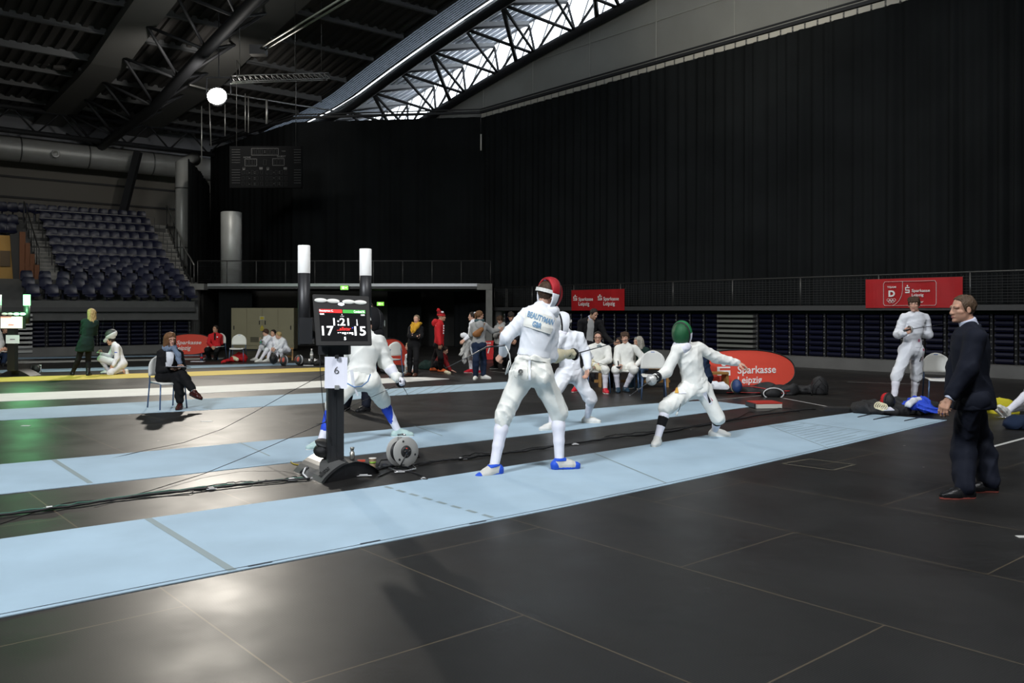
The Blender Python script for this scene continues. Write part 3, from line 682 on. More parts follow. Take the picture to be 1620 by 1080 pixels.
# trussed arch girder: two upper bands, one lower chord, webs
t = T('arch_girder', 'dark trussed arch girder with pale flat bands spanning the roof above floodlight', 'girder', W(12.4, 30, 12.2))
for u0, u1 in ((9.6, 10.9), (13.7, 15.0)):
    b = MB()
    for i in range(40):
        a, c = -22+70*i/40, -22+70*(i+1)/40
        b.prism([W(u0, a, zr(a)-.12), W(u1, a, zr(a)-.12), W(u1, a, zr(a)+.25), W(u0, a, zr(a)+.25)], W(0, c-a, zr(c)-zr(a)))
    b.build('upper_band', mat('girder_band', (.105, .105, .10), .6), t)
b = MB(); vv = [-21.6+69.2*i/60 for i in range(61)]; b.tube([W(12.3, v, zr(v)-1.25) for v in vv], .22, 8); b.build('lower_chord', darksteel, t)
b = MB()
for k in range(24):
    v = -20+2.9*k; c = W(12.3, v, zr(v)-1.25)
    for uu in (10.6, 14.0):
        for dv in (-1.45, 1.45): b.tube([c, W(uu, v+dv, zr(v+dv)-.1)], .065, 6)
b.build('web_bars', mat('web_steel', (.035, .036, .040), .6, .2), t)
# gable clerestory: chords, lattice, soffit, glazing
t = T('gable_truss', 'black lattice truss curving along the bright clerestory window', 'truss', W(23, 28, 11))
b = MB(); b.tube([W(21.6, v, zr(v)-.02) for v in vv], .20, 8); b.build('upper_chord', darksteel, t)
b = MB(); b.tube([W(24.45, v, zr(v)-1.02) for v in vv], .20, 8); b.build('lower_chord', darksteel, t)
b = MB(); b2 = MB()
for k in range(-8, 10):
    v = 25.9+2.42*k; A = W(21.6, v, zr(v)-.05); m_ = v+1.21; q = v-1.21
    b.tube([A, W(24.45, m_, zr(m_)-1)], .07, 6); b.tube([A, W(24.45, q, zr(q)-1)], .07, 6); b.tube([A, W(25.2, v, zr(v)+.85)], .055, 6); b2.tube([W(25.2, v, zr(v)+.8), W(24.45, m_, zr(m_)-1)], .06, 6); b2.tube([W(25.2, v, zr(v)+.8), W(24.45, q, zr(q)-1)], .06, 6)
    if k % 2 == 0: b2.tube([A, W(24.45, v+2.42, zr(v+2.42)-.95)], .10, 6)
b.build('lattice_bars', darksteel, t); b2.build('diagonal_bars', darksteel, t)
b = MB()
for k in range(-8, 10):
    v = 25.9+2.42*k; b.bar(W(21.7, v+.1, zr(v)+.16), W(25.2, v+.1, zr(v)+.95), .16, .22)
b.build('outrigger_beams', steelgrey, t)
deck_strip('ceiling_eaves_soffit', 21.6, 25.6, .35, 1.25, .42, .10, mat('soffit_sheet', (.50, .52, .56), .35, .5))
rl = bpy.data.materials.new('glow_sheet'); rl.use_nodes = True; n_, l_ = nod(rl); tr = n_.new('ShaderNodeBsdfTranslucent'); tr.inputs[0].default_value = (.036, .042, .050, 1); gb = n_.new('ShaderNodeBsdfGlossy'); gb.inputs['Roughness'].default_value = .25; gb.inputs[0].default_value = (.7, .72, .75, 1); mx = n_.new('ShaderNodeMixShader'); mx.inputs[0].default_value = .25
l_.new(tr.outputs[0], mx.inputs[1]); l_.new(gb.outputs[0], mx.inputs[2]); l_.new(mx.outputs[0], n_['Material Output'].inputs['Surface'])
g = MB()                                                    # ribbed sheet inside the upper chord, made translucent to brighten it
g.cur = 1; arch(g, 20.15, 20.42, .36, .36, -21.6, 47.6, 40); arch(g, 21.42, 21.53, .36, .36, -21.6, 47.6, 40)
for k in range(8):
    u0 = 20.42+k*.125; g.cur = 0; arch(g, u0, u0+.085, .36, .36, -21.6, 47.6, 40); g.cur = 1; arch(g, u0+.085, u0+.125, .36, .36, -21.6, 47.6, 40)
tag(g.build('ribbed_glow_sheet', [rl, darksteel]), 'ribbed sheet strip along the roof edge inside the clerestory, made translucent to glow', 'roof sheet')
g = MB(); arch(g, 25.45, 24.55, 1.2, -.95, -22, 48.5, 60)
glass = mat('clerestory_glass', (.95, .98, 1.0), .05, spec=.3, trans=1.0); n_g, l_g = nod(glass); tb = n_g.new('ShaderNodeBsdfTransparent'); gb = n_g.new('ShaderNodeBsdfGlossy'); gb.inputs['Roughness'].default_value = .05; mg = n_g.new('ShaderNodeMixShader'); mg.inputs[0].default_value = .08
l_g.new(tb.outputs[0], mg.inputs[1]); l_g.new(gb.outputs[0], mg.inputs[2]); l_g.new(mg.outputs[0], n_g['Material Output'].inputs['Surface'])
w1 = g.build('window_1', glass); setting(w1)
fr = MB()
for k in range(60): 
    v = -21+1.2*k; fr.bar(W(25.42, v, zr(v)+1.15), W(24.55, v, zr(v)-.95), .05, .05)
for dz, uu in ((1.15, 25.42), (-.93, 24.55)): fr.tube([W(uu, v, zr(v)+dz) for v in vv], .07, 6)
fr.build('window_frame', steelgrey, w1)

# ---- black curtains
def curtain(name, path, z0, z1, label, amp=.10, pitch=.55, seed=1):
    r = random.Random(seed); g = MB(); pts = []; L = 0
    for a, b in zip(path[:-1], path[1:]):
        a = Vector(a); b = Vector(b); d = b-a; n = max(int(d.length/.065), 2); pr = Vector((d.y, -d.x, 0)).normalized()
        for i in range(n): pts.append((a+d*i/n, pr, L+d.length*i/n))
        L += d.length
    ph = [r.uniform(-1, 1) for _ in range(400)]
    rows = []; Z = [z0, z0+(z1-z0)*.12, z0+(z1-z0)*.45, z0+(z1-z0)*.8, z1-.25, z1]
    for iz, z in enumerate(Z):
        k = (1.0, .95, .8, .55, .42, .4)[iz]; row = []
        for p, pr, s_ in pts:
            j = s_/pitch; q = int(j); wob = ph[q % 400]*(1-(j-q))+ph[(q+1) % 400]*(j-q)
            sway = .25*(1-iz/5.0)*ph[(q*7) % 400]*0
            o = amp*k*(math.sin(2*PI*j+1.6*wob+.9*(1-k)*ph[(q+3) % 400])+.45*math.sin(4.7*j+3*wob))
            row.append(Vector((p.x, p.y, z))+pr*o)
        rows.append(row)
    n = len(pts); vs = [p for row in rows for p in row]; fs = []
    for i in range(len(rows)-1):
        for j in range(n-1): fs.append((i*n+j, i*n+j+1, (i+1)*n+j+1, (i+1)*n+j))
    g.smooth = True; g.add(vs, fs)
    return tag(g.build(name, velvet), label, 'curtain')
cr = Vector((-1.42, 38.6, 0))
curtain('curtain', [W(24.0, -14), cr], 1.8, 10.3, 'long black stage curtain hanging above the right balcony and bleachers', .11, .40, 3)
curtain('curtain', [cr, Vector((-10.1, 39.7, 0)), Vector((-16.3, 46.4, 0))], 2.75, 10.35, 'black curtain across the back corner behind the hanging scoreboard', .06, .6, 5)
curtain('curtain', [Vector((-14.2, 37.6, 0)), Vector((-14.9, 41.0, 0)), Vector((-16.2, 46.0, 0))], 2.7, 8.3, 'lower black curtain beside the grandstand stair and round steel duct', .07, .8, 9)
t = T('curtain_track', 'dark curtain track with pale webbing along the top of the black curtains', 'curtain rail', W(24, 20, 10.4))
pth = [W(24.0, -14, 10.55), cr+UP*10.55, Vector((-10.1, 39.7, 10.55)), Vector((-16.3, 46.4, 10.6))]
b = MB()
for a, c in zip(pth[:-1], pth[1:]): b.bar(a, c, .12, .10); b.bar(a+UP*.14, c+UP*.14, .05, .05)
b.build('rail', darksteel, t); b = MB(); 
for a, c in zip(pth[:1], pth[1:2]):
    d = c-a; n = int(d.length/.42)
    for i in range(n):
        q = a+d*(i/n)-UP*.16; b.bar(q, q+d.normalized()*.36, .01, .17)
b.build('webbing', mat('webbing_pale', (.50, .48, .42), .8), t)

# ---- right balcony over the retracted bleachers
setting(MB().prism([W(22.62, -16, 1.64), W(22.62, 28.0, 1.64), W(22.62, 28.0, 1.78), W(22.62, -16, 1.78)], U*2.0).build('trim_1', mat('balcony_edge', (.045, .046, .047), .6)))
t = T('balcony_railing', 'dark mesh railing along the right balcony in front of the curtain', 'railing', W(22.7, 10, 1.78))
b = MB(); b.tube([W(22.7, -16, 2.60), W(22.7, 27.9, 2.60)], .022, 6); b.build('handrail', railm, t)
for v in np.arange(-14.6, 28.1, 2.35): MB().tube([W(22.7, v, 1.78), W(22.7, v, 2.60)], .020, 6).build('post', railm, t)
netm = mat('rail_netting', (.018, .019, .019), .7)
b = MB()
for z in np.arange(1.86, 2.56, .07): b.bar(W(22.7, -16, z), W(22.7, 27.9, z), .010, .010)
for v in np.arange(-6, 27.9, .12): b.bar(W(22.71, v, 1.82), W(22.71, v, 2.56), .010, .008)
b.build('mesh_infill', netm, t)
# bleacher plinth
setting(MB().prism([W(22.45, -16, 0), W(22.45, 27.6, 0), W(22.45, 27.6, .30), W(22.45, -16, .30)], U*.6).build('baseboard_right', mat('plinth', (.12, .12, .115), .7, noise=.15, nscale=2)))
def folded_seat(s=.5):
    m = MB(); prof = [(-.0, 0), (-.10, .02), (-.135, .07), (-.12, .125), (-.05, .145), (0, .13)]
    w_ = s*.43; m.smooth = False
    L = [(-w_+.02, .9), (-w_, 1), (w_, 1), (w_-.02, .9)]; vs = []; fs = []
    for x, k in L:
        for y, z in prof: vs.append((x, y*k, z*k+.006))
    n = len(prof)
    for i in range(3):
        for j in range(n-1): fs.append((i*n+j, i*n+j+1, (i+1)*n+j+1, (i+1)*n+j))
    fs.append(tuple(range(n-1, -1, -1))); fs.append(tuple(3*n+j for j in range(n)))
    m.add(vs, fs); return m
proto = folded_seat().build('seat', seatf); proto_me = proto.data; bpy.data.objects.remove(proto)
def bleacher(label, base, along, into, n, z0, rows=8, dz=.155, pitch=.56):
    """retracted bank: columns of folded seats, uprights between the columns, dark back board"""
    along = Vector(along); into = Vector(into); base = Vector(base); t = T('retracted_bleacher', label, 'bleacher', base+UP*z0)
    L = n*pitch; b = MB(); b.prism([base+into*.35+UP*z0, base+into*.35+along*L+UP*z0, base+into*.35+along*L+UP*(z0+rows*dz+.03), base+into*.35+UP*(z0+rows*dz+.03)], into*.9); b.build('back_frame', blackp, t)
    b = MB()
    for i in range(n+1):
        p = base+along*(i*pitch)+into*.16
        b.bar(p+UP*z0, p+UP*(z0+rows*dz), .035, .05)
    b.cur = 1
    for i in range(n+1):
        for r_ in range(rows): b.box(base+along*(i*pitch)+into*.135+UP*(z0+r_*dz+.09), (.03, .03, .03))
    b.build('uprights', [darksteel, alu], t)
    rz = math.atan2(along.y, along.x); k = 0; rest = MB()
    for r_ in range(rows):
        for i in range(n):
            p = base+along*((i+.5)*pitch)+into*.30+UP*(z0+r_*dz)-t.location
            if k < 100:
                s = bpy.data.objects.new('seat', proto_me); C.objects.link(s); s.parent = t; s.location = p
                s.rotation_euler = (0, 0, rz if (Matrix.Rotation(rz, 3, 'Z') @ Vector((0, -1, 0))).dot(into) < 0 else rz+PI)
            else:
                R = Matrix.Rotation(rz if (Matrix.Rotation(rz, 3, 'Z') @ Vector((0, -1, 0))).dot(into) < 0 else rz+PI, 3, 'Z')
                rest.add([R @ v_.co+p+t.location for v_ in proto_me.vertices], [tuple(q.vertices) for q in proto_me.polygons])
            k += 1
    if rest.v: rest.build('seat', seatf, t)['kind'] = 'stuff'
    return t
uf = 22.75
def vx(px): return uplane(px, uf)[0]
v1, v2 = vx(1131), vx(1193); v3 = vx(1625)
n1 = int((27.3-v1)/.56); 
bleacher('retracted bank of navy folded seats left of the aisle steps under right balcony', W(uf, v1), VV, U, n1, .30)
n2 = int((v2-v3)/.56)+1
bleacher('retracted bank of navy folded seats behind the red oval banner and suited man', W(uf, v2-n2*.56), VV, U, n2, .30)
t = T('folded_steps', 'stack of folded grey aisle steps between navy seats under right balcony', 'steps', W(uf, (v1+v2)/2, .3))
for i in range(8):
    z = .34+i*.155; b = MB(); b.prism([W(uf+.02, v2+.06, z), W(uf+.02, v1-.06, z), W(uf+.02, v1-.06, z+.075), W(uf+.02, v2+.06, z+.075)], U*.5); b.build('step', alu, t)
b = MB(); b.prism([W(uf+.2, v2, .3), W(uf+.2, v1, .3), W(uf+.2, v1, 1.55), W(uf+.2, v2, 1.55)], U*.5); b.build('back_board', blackp, t)

# ---- back balcony (facing the camera) and the dark bay under it
YB = 35.5; xl, xr = V(312, 450, YB).x, V(776, 450, YB).x
setting(MB().prism([(xl, YB, 2.55), (xr, YB, 2.55), (xr, YB, 2.74), (xl, YB, 2.74)], (0, 3.4, 0)).build('trim_2', mat('balcony_fascia', (.10, .10, .10), .6)))
b = MB(); b.box(((xl+xr)/2, YB-.04, 2.70), (xr-xl-.9, .10, .12)); setting(b.build('trim_3', mat('fascia_strip_bright', (.50, .51, .52), .35, .6)))
t = T('balcony_railing', 'dark railing on the back balcony under the hanging scoreboard', 'railing', ((xl+xr)/2, YB, 2.74))
MB().tube([(xl, YB+.05, 3.70), (xr, YB+.05, 3.70)], .022, 6).build('handrail', railm, t)
for i in range(11): 
    x = xl+(xr-xl)*i/10; MB().tube([(x, YB+.05, 2.74), (x, YB+.05, 3.70)], .020, 6).build('post', railm, t)
b = MB()
for z in np.arange(2.84, 3.66, .08): b.bar((xl, YB+.05, z), (xr, YB+.05, z), .008, .008)
b.build('mesh_infill', netm, t)
for i, (px, lab) in enumerate(((309, 'left'), (774, 'right'))):
    x = V(px, 500, YB).x; b = MB(); b.box((x, YB-.1, 1.28), (.26, .5, 2.56)); b.box((x+(.18 if i == 0 else -.18), YB-.1, 2.62), (.62, .55, .25)); setting(b.build('wall_pier_'+lab, concrete))
b = MB()
b.prism([(xl+.2, 40.0, 0), (xr-.2, 40.0, 0), (xr-.2, 40.0, 2.55), (xl+.2, 40.0, 2.55)], (0, .2, 0)); b.prism([(xl, YB+.4, 0), (xl, 40, 0), (xl, 40, 2.55), (xl, YB+.4, 2.55)], (.12, 0, 0)); b.prism([(xr+.6, YB+.3, 0), (xr+.6, 40, 0), (xr+.6, 40, 2.55), (xr+.6, YB+.3, 2.55)], (.12, 0, 0))
setting(b.build('wall_rear', mat('bay_wall_dark', (.020, .020, .018), .8)))
curtain('curtain', [(-12.3, 36.0, 0), (-10.9, 36.2, 0)], .03, 2.5, 'short black curtain under the back balcony beside the beige cabinet', .05, .35, 11)
curtain('curtain', [(-5.6, 38.6, 0), (-4.0, 38.4, 0)], .03, 2.5, 'black curtain under the balcony behind the yellow scarf person', .05, .4, 12)
curtain('curtain', [(-2.6, 38.2, 0), (-.9, 37.6, 0)], .03, 2.5, 'black ribbed curtain under the balcony behind the grey hoodie group', .05, .3, 13)
dr = MB().box((V(594, 520, 39.8).x, 39.95, 1.05), (1.1, .08, 2.1)); d1 = setting(dr.build('door_1', mat('door_dark', (.022, .020, .015), .5))); MB().box((V(594, 520, 39.8).x+.42, 39.88, 1.05), (.04, .06, .3)).build('door_handle', M['steel'], d1)
def exit_sign(px, py, Y, label):
    p = V(px, py, Y); t = T('exit_sign', label, 'sign', p); MB().box(p, (.34, .06, .2)).build('lamp_box', mat('exit_box', (.1, .1, .1), .5), t)
    q = p+Vector((0, -.034, 0)); b = MB(); b.quad(q+Vector((-.16, 0, -.085)), q+Vector((.16, 0, -.085)), q+Vector((.16, 0, .085)), q+Vector((-.16, 0, .085))); b.cur = 1
    q = q+Vector((0, -.003, 0))
    b.box(q+Vector((-.045, 0, 0)), (.10, .002, .11)); b.box(q+Vector((.07, 0, 0)), (.07, .002, .05)); b.build('face', [mat('exit_green', (.1, .5, .1), .5, emit=(.30, .85, .10), estr=1.1), mat('exit_white', (.8, .9, .7), .5, emit=(.8, 1, .55), estr=1.3)], t)
exit_sign(545, 455, 35.35, 'green lit exit sign on the balcony edge above the scoring screen'); exit_sign(602, 480.5, 39.0, 'green lit exit sign deep under the back balcony above the door')
MB_ = MB; 
# ---- electrical cabinet
Yc = 34.9; p0 = V(366, 553, Yc); wC = (465-366)/F*Yc; hC = CAMZ+(HY-487)/F*Yc
t = T('electrical_cabinet', 'beige metal cabinet with vents and yellow warning stickers under the balcony', 'cabinet', (p0.x+wC/2, Yc+.3, 0))
cab = mat('cabinet_beige', (.27, .245, .15), .5, noise=.05, nscale=2)
MB().box((p0.x+wC/2, Yc+.3, hC/2+.04), (wC, .6, hC-.08)).build('body', cab, t); MB().box((p0.x+wC/2, Yc+.32, .04), (wC-.1, .5, .08)).build('plinth', blackp, t)
for i in range(4):
    x = p0.x+wC*(i+.5)/4+.0; d = MB().box((x, Yc-.012, hC/2+.1), (wC/4-.02, .03, hC-.25)).build('door', cab, t)
    b = MB(); b.box((x+(-.2 if i % 2 == 0 else .2)*1, Yc-.045, 1.15 if i in (1, 2) else .95), (.03, .04, .16)); b.build('handle', blackp, d)
    if i in (1, 2):
        b = MB()
        for q in range(6): b.box((x, Yc-.035, .38+q*.035), (.34, .02, .018))
        b.build('vent', mat('vent_dark', (.06, .055, .035), .6), d)
b = MB().box((V(415, 503, Yc).x, Yc-.036, V(0, 503, Yc).z), (.20, .008, .15)); b.cur = 1; b.box((V(415, 503, Yc).x, Yc-.042, V(0, 503, Yc).z), (.15, .006, .11)); b.build('warning_sticker', [mat('sticker_white', (.5, .5, .4), .5), mat('sticker_yellow', (.50, .40, .03), .5)], t)
q = V(415, 516, Yc); b = MB(); b.prism([q+Vector((-.09, -.035, -.10)), q+Vector((.09, -.035, -.10)), q+Vector((0, -.035, .06))], (0, .006, 0)); b.box(q+Vector((0, -.035, -.15)), (.16, .006, .06)); b.build('warning_sticker', MATS['sticker_yellow'], t)

# ---- round steel ducts
t = T('ventilation_duct', 'large round grey ventilation duct running along the upper left wall', 'duct', (-19, 42, 9.04))
d0 = Vector((-24.2, 40.6, 9.36)); d1_ = Vector((-16.6, 47.0, 9.36)); dd = (d1_-d0).normalized()
MB().tube([d0-dd*10, d0, d1_, d1_+dd*.6], .60, 28).build('pipe', galv, t)
b = MB()
for s_ in (-6, -2.2, .8, 3.8, 6.9): c = d0+dd*s_; b.lathe(c, [(.61, -.03), (.625, 0), (.61, .03)], 28, dd)
b.build('seam_rings', mat('duct_ring', (.18, .185, .18), .45, .7), t)
for px in (88, 180):
    Yd = 42.2 if px == 88 else 44.2; c = V(px, 243 if px == 88 else 252, Yd-.72); nrm = Vector((dd.y, -dd.x, -.15)).normalized()
    b = MB().lathe(c+nrm*-.32, [(.14, 0), (.14, .30), (.19, .36), (.17, .38), (.10, .30)], 18, nrm); b.build('nozzle', galv, t)
t = T('duct_riser', 'upright round steel duct beside the grandstand stair below the long duct', 'duct', V(289, 470, 40.5))
pc = V(289, 300, 40.5); MB().tube([(pc.x, pc.y, 2.0), (pc.x, pc.y, 8.6), (pc.x+.1, pc.y+1.2, 9.0)], .33, 24).build('pipe', galv, t)
b = MB()
for z in (4.6, 7.4): b.lathe((pc.x, pc.y, z), [(.335, -.03), (.35, 0), (.335, .03)], 24)
b.build('seam_rings', MATS['duct_ring'], t)
pc = V(366, 440, 37.2); tag(MB().lathe((pc.x, pc.y, 2.74), [(.44, 0), (.44, 3.15), (.40, 3.17), (.0, 3.17)], 32).build('duct_stub', galv), 'short fat steel duct standing open on the back balcony', 'duct')
# lattice girder along the far wall
t = T('lattice_girder', 'dark lattice girder along the upper left wall above the round duct', 'girder', W(4, 45.4, 10.0))
MB().tube([W(-21.8, 45.4, 11.1), W(24, 45.4, 11.1)], .13, 8).build('upper_chord', darksteel, t); MB().tube([W(-21.8, 45.4, 10.0), W(24, 45.4, 10.0)], .13, 8).build('lower_chord', darksteel, t)
b = MB()
for k in range(22): u0 = -21.5+k*2.05; b.tube([W(u0, 45.4, 10.0), W(u0+1.02, 45.4, 11.1), W(u0+2.05, 45.4, 10.0)], .05, 6)
b.build('web_bars', darksteel, t)
for i, px in enumerate((40, 203)):
    uu, Yd = 0, 43.0; p = V(px, 300, Yd); q = V(px-14, 335, Yd)
    tag(MB().bar((p.x+.5, p.y, 9.6), (q.x, q.y, 5.8), .32, .32).build('raking_column', darksteel), ('dark raking steel column behind the left end of upper seats' if i == 0 else 'dark raking steel column behind the right end of upper seats'), 'column')
# wall lamp above the stand
p = V(81, 303, 44.0); t = T('wall_lamp', 'small warm wall lamp glowing above the top row of seats', 'lamp', p)
MB().box(p+Vector((0, .2, .1)), (.5, .4, .1)).build('housing', darksteel, t); MB().ell(p+Vector((0, 0, 0)), (.19, .12, .09), 14).build('bulb', mat('warm_bulb', (1, .8, .4), .5, emit=(1, .72, .30), estr=7), t)
l = bpy.data.lights.new('wall_lamp_light', 'POINT'); l.energy = 60; l.color = (1, .72, .4); l.shadow_soft_size = .15; lo = bpy.data.objects.new('wall_lamp_light', l); C.objects.link(lo); lo.location = p+Vector((.2, -.7, -.3))

# ---- grandstand (fixed tiers of seats, upper left)
dS = Vector((math.sin(math.radians(53)), math.cos(math.radians(53)), 0)); nS = Vector((-dS.y, dS.x, 0)); C0 = V(308, 492, 33.85); C0.z = 0
def SP(s, r, z): return C0+dS*s+nS*r+UP*z
def s_at(px, r):
    k = (px-CX)/F; b = C0+nS*r; return (k*b.y-b.x)/(dS.x-k*dS.y)
ROW = [(0.5+.80*i, 1.78+.27*i) for i in range(5)]+[(4.7+.86*i, 3.10+.43*i) for i in range(7)]
X0 = [52, 45, 42, 122, 112, 97, 92, 87, 82, 77, 71, 66]; X1 = [300, 292, 284, 276, 268, 261, 255, 249, 243, 237, 231, 224]
g = MB()
def tier(r0, r1, z, sa, sb): g.prism([SP(sa, r0, z-.5), SP(sb, r0, z-.5), SP(sb, r0, z), SP(sa, r0, z)], nS*(r1-r0))
for i, (r, z) in enumerate(ROW):
    tier(r-.45, r+.45 if i < 11 else r+1.6, z, s_at(X0[i]-6, r) if i in (5, 6, 7) else s_at(-60, r), s_at(308, r) if i < 5 else s_at(300-(i-5)*7, r))
g.cur = 1; g.prism([SP(-14, -.1, 1.60), SP(0, -.1, 1.60), SP(0, -.1, 1.76), SP(-14, -.1, 1.76)], nS*.6); g.cur = 0; g.prism([SP(-14, 0, 1.76), SP(0, 0, 1.76), SP(0, 0, 2.0), SP(-14, 0, 2.0)], nS*.1)
setting(g.build('wall_grandstand', [dkconc, MATS['balcony_edge']]))
def shell_seat():
    m = MB(); m.smooth = True; vs = []; fs = []; N = 7
    prof = [(-.40, .36, .19), (-.38, .42, .20), (-.20, .41, .215), (-.03, .42, .21), (.02, .50, .215), (.05, .66, .21), (.06, .78, .195), (.055, .83, .15)]
    for y, z, w_ in prof:
        for j in range(N):
            x = -1+2*j/(N-1); vs.append((x*w_, y-(.028*(abs(x)**2.2) if z > .45 else 0), z+(.045*abs(x)**2.5 if z < .45 else 0)))
    for i in range(len(prof)-1):
        for j in range(N-1): fs.append((i*N+j, i*N+j+1, (i+1)*N+j+1, (i+1)*N+j))
    n0 = len(vs); vs += [(x, y+.03, z-.02) for x, y, z in vs]
    fs += [tuple(i+n0 for i in f[::-1]) for f in fs]; m.add(vs, fs); m.smooth = False
    m.box((0, -.05, .20), (.06, .08, .40)); m.box((0, .02, .02), (.16, .2, .03)); return m
seat_me = shell_seat().build('stadium_seat', seatm); sm_ = seat_me.data; bpy.data.objects.remove(seat_me)
ORD = ['front', 'second', 'third', 'fourth', 'fifth', 'sixth', 'seventh', 'eighth', 'ninth', 'tenth', 'eleventh', 'top']
rzS = math.atan2(dS.y, dS.x)
seatn = 0
for i, (r, z) in enumerate(ROW):
    a, b = s_at(X0[i], r), s_at(X1[i], r); n = max(int(round((b-a)/.53)), 1) if i < 5 else 11
    for j in range(n):
        s_ = a+(b-a)*j/(n-1); o = bpy.data.objects.new('stadium_seat', sm_); C.objects.link(o); o.location = SP(s_, r, z); o.rotation_euler = (0, 0, rzS); seatn += 1
        rw = ORD[i]+' row of the grandstand'
        if i == 11: rw = 'topmost row of the grandstand'
        tag(o, 'navy plastic shell seat in the '+rw, 'stadium seat', 'seats in the '+rw)
    if i >= 5:                                              # barrier bar in front of each upper row
        t = T('seat_barrier', 'thin steel barrier bar along the '+('topmost row' if i == 11 else ORD[i]+' row')+' of grandstand seats', 'railing', SP((a+b)/2, r-.45, z))
        MB().bar(SP(a-.3, r-.42, z+.52), SP(b+.5, r-.42, z+.52), .03, .03).build('rail', railm, t)
        for k in (0, .36, .64, 1): MB().bar(SP(a-.3+(b-a+.8)*k, r-.42, z-.02), SP(a-.3+(b-a+.8)*k, r-.42, z+.52), .025, .025).build('post', railm, t)
for i, (xs, row) in enumerate((((2, 17), 8), ((3, 20), 9), ((3, 20, 37, 54), 10.6))):     # far left block
    for px in xs:
        r = np.interp(row, range(12), [q[0] for q in ROW]); z = np.interp(row, range(12), [q[1] for q in ROW])
        o = bpy.data.objects.new('stadium_seat', sm_); C.objects.link(o); o.location = SP(s_at(px, r), r, z+.15); o.rotation_euler = (0, 0, rzS)
        tag(o, 'navy seat in the '+('lowest', 'middle', 'uppermost')[i]+' row above the lit stand entrance at left edge', 'stadium seat', 'seats above the stand entrance, '+('lowest', 'middle', 'uppermost')[i]+' row')
# stairs
def stair(label, xa, xb, rows, zoff=0):
    m = MB(); n = 18
    for i in range(n):
        k = i/(n-1); r = rows[0]+(rows[1]-rows[0])*k; z = np.interp(r, [q[0] for q in ROW], [q[1] for q in ROW])+zoff
        a = s_at(xa[0]+(xa[1]-xa[0])*k, r); b = s_at(xb[0]+(xb[1]-xb[0])*k, r); d = (rows[1]-rows[0])/n
        m.prism([SP(a, r, z-.6), SP(b, r, z-.6), SP(b, r, z), SP(a, r, z)], nS*(d+.02))
        m.cur = 1; m.prism([SP(a, r-.01, z-.03), SP(b, r-.01, z-.03), SP(b, r-.01, z+.005), SP(a, r-.01, z+.005)], nS*.04); m.cur = 0
    return tag(m.build('stair', [concrete, mat('step_nosing', (.34, .33, .30), .6)]), label, 'stairs')
stair('concrete aisle stair right of the grandstand seats beside the round duct', (272, 229), (307, 262), (2.2, 9.9), .18)
stair('concrete aisle stair between the grandstand seats and the lit stand entrance', (62, 40), (98, 66), (3.9, 9.9), .18)
t = T('stair_railing', 'steel mesh railing along the right stair of the grandstand', 'railing', SP(s_at(300, 3), 3, 2.4))
rp = []
for k in np.linspace(0, 1, 9):
    r = 2.2+7.6*k; z = np.interp(r, [q[0] for q in ROW], [q[1] for q in ROW])+.2; rp.append(SP(s_at(307+(264-307)*k, r), r, z))
MB().tube([p+UP*1.0 for p in rp], .03, 6).build('handrail', alu, t); MB().tube([p+UP*.12 for p in rp], .02, 6).build('lower_rail', railm, t)
for p in rp: MB().tube([p, p+UP*1.0], .022, 6).build('post', railm, t)
t = T('stair_railing', 'steel railing beside the left stair above the stand entrance', 'railing', SP(s_at(60, 4), 4, 3))
rp = []
for k in np.linspace(0, 1, 7):
    r = 4.1+5.0*k; z = np.interp(r, [q[0] for q in ROW], [q[1] for q in ROW])+.25; rp.append(SP(s_at(62-24*k, r), r, z))
MB().tube([p+UP*.95 for p in rp], .028, 6).build('handrail', railm, t)
for p in rp: MB().tube([p, p+UP*.95], .02, 6).build('post', railm, t)
l = bpy.data.lights.new('entrance_lamp', 'POINT'); l.energy = 9; l.color = (1, .78, .45); l.shadow_soft_size = .15; lo = bpy.data.objects.new('entrance_lamp', l); C.objects.link(lo); lo.location = SP(s_at(-12, 2.6), 2.6, 4.0)
t = T('stand_entrance', 'lit entrance with ochre wall below the far left seats', 'entrance', SP(s_at(12, 4.2), 4.2, 3))
q0, q1 = s_at(-40, 4.0), s_at(33, 4.0)
MB().prism([SP(q0, 3.75, 2.7), SP(q1, 3.75, 2.7), SP(q1, 3.75, 4.55), SP(q0, 3.75, 4.55)], nS*.05).build('back_wall', mat('ochre_wall', (.36, .22, .06), .7), t)
MB().prism([SP(q1-.30, 3.6, 2.7), SP(q1-.02, 3.6, 2.7), SP(q1-.05, 3.6, 4.6), SP(q1-.42, 3.6, 4.6)], nS*.06).build('dark_drape', blackp, t)
MB().prism([SP(q1-.74, 3.68, 3.35), SP(q1-.40, 3.68, 3.35), SP(q1-.40, 3.68, 3.95), SP(q1-.74, 3.68, 3.95)], nS*.05).build('notice_board', mat('notice_dark', (.07, .045, .02), .6), t)
b = MB()
for i in range(5): b.prism([SP(q1-.1+.16*i, 3.55, 2.7), SP(q1+.1+.16*i, 3.55, 2.7), SP(q1+.1+.16*i, 3.55, 4.7-.42*i), SP(q1-.1+.16*i, 3.55, 4.7-.42*i)], nS*.1)
b.build('stepped_panel', mat('rust_panel', (.15, .055, .02), .7), t)
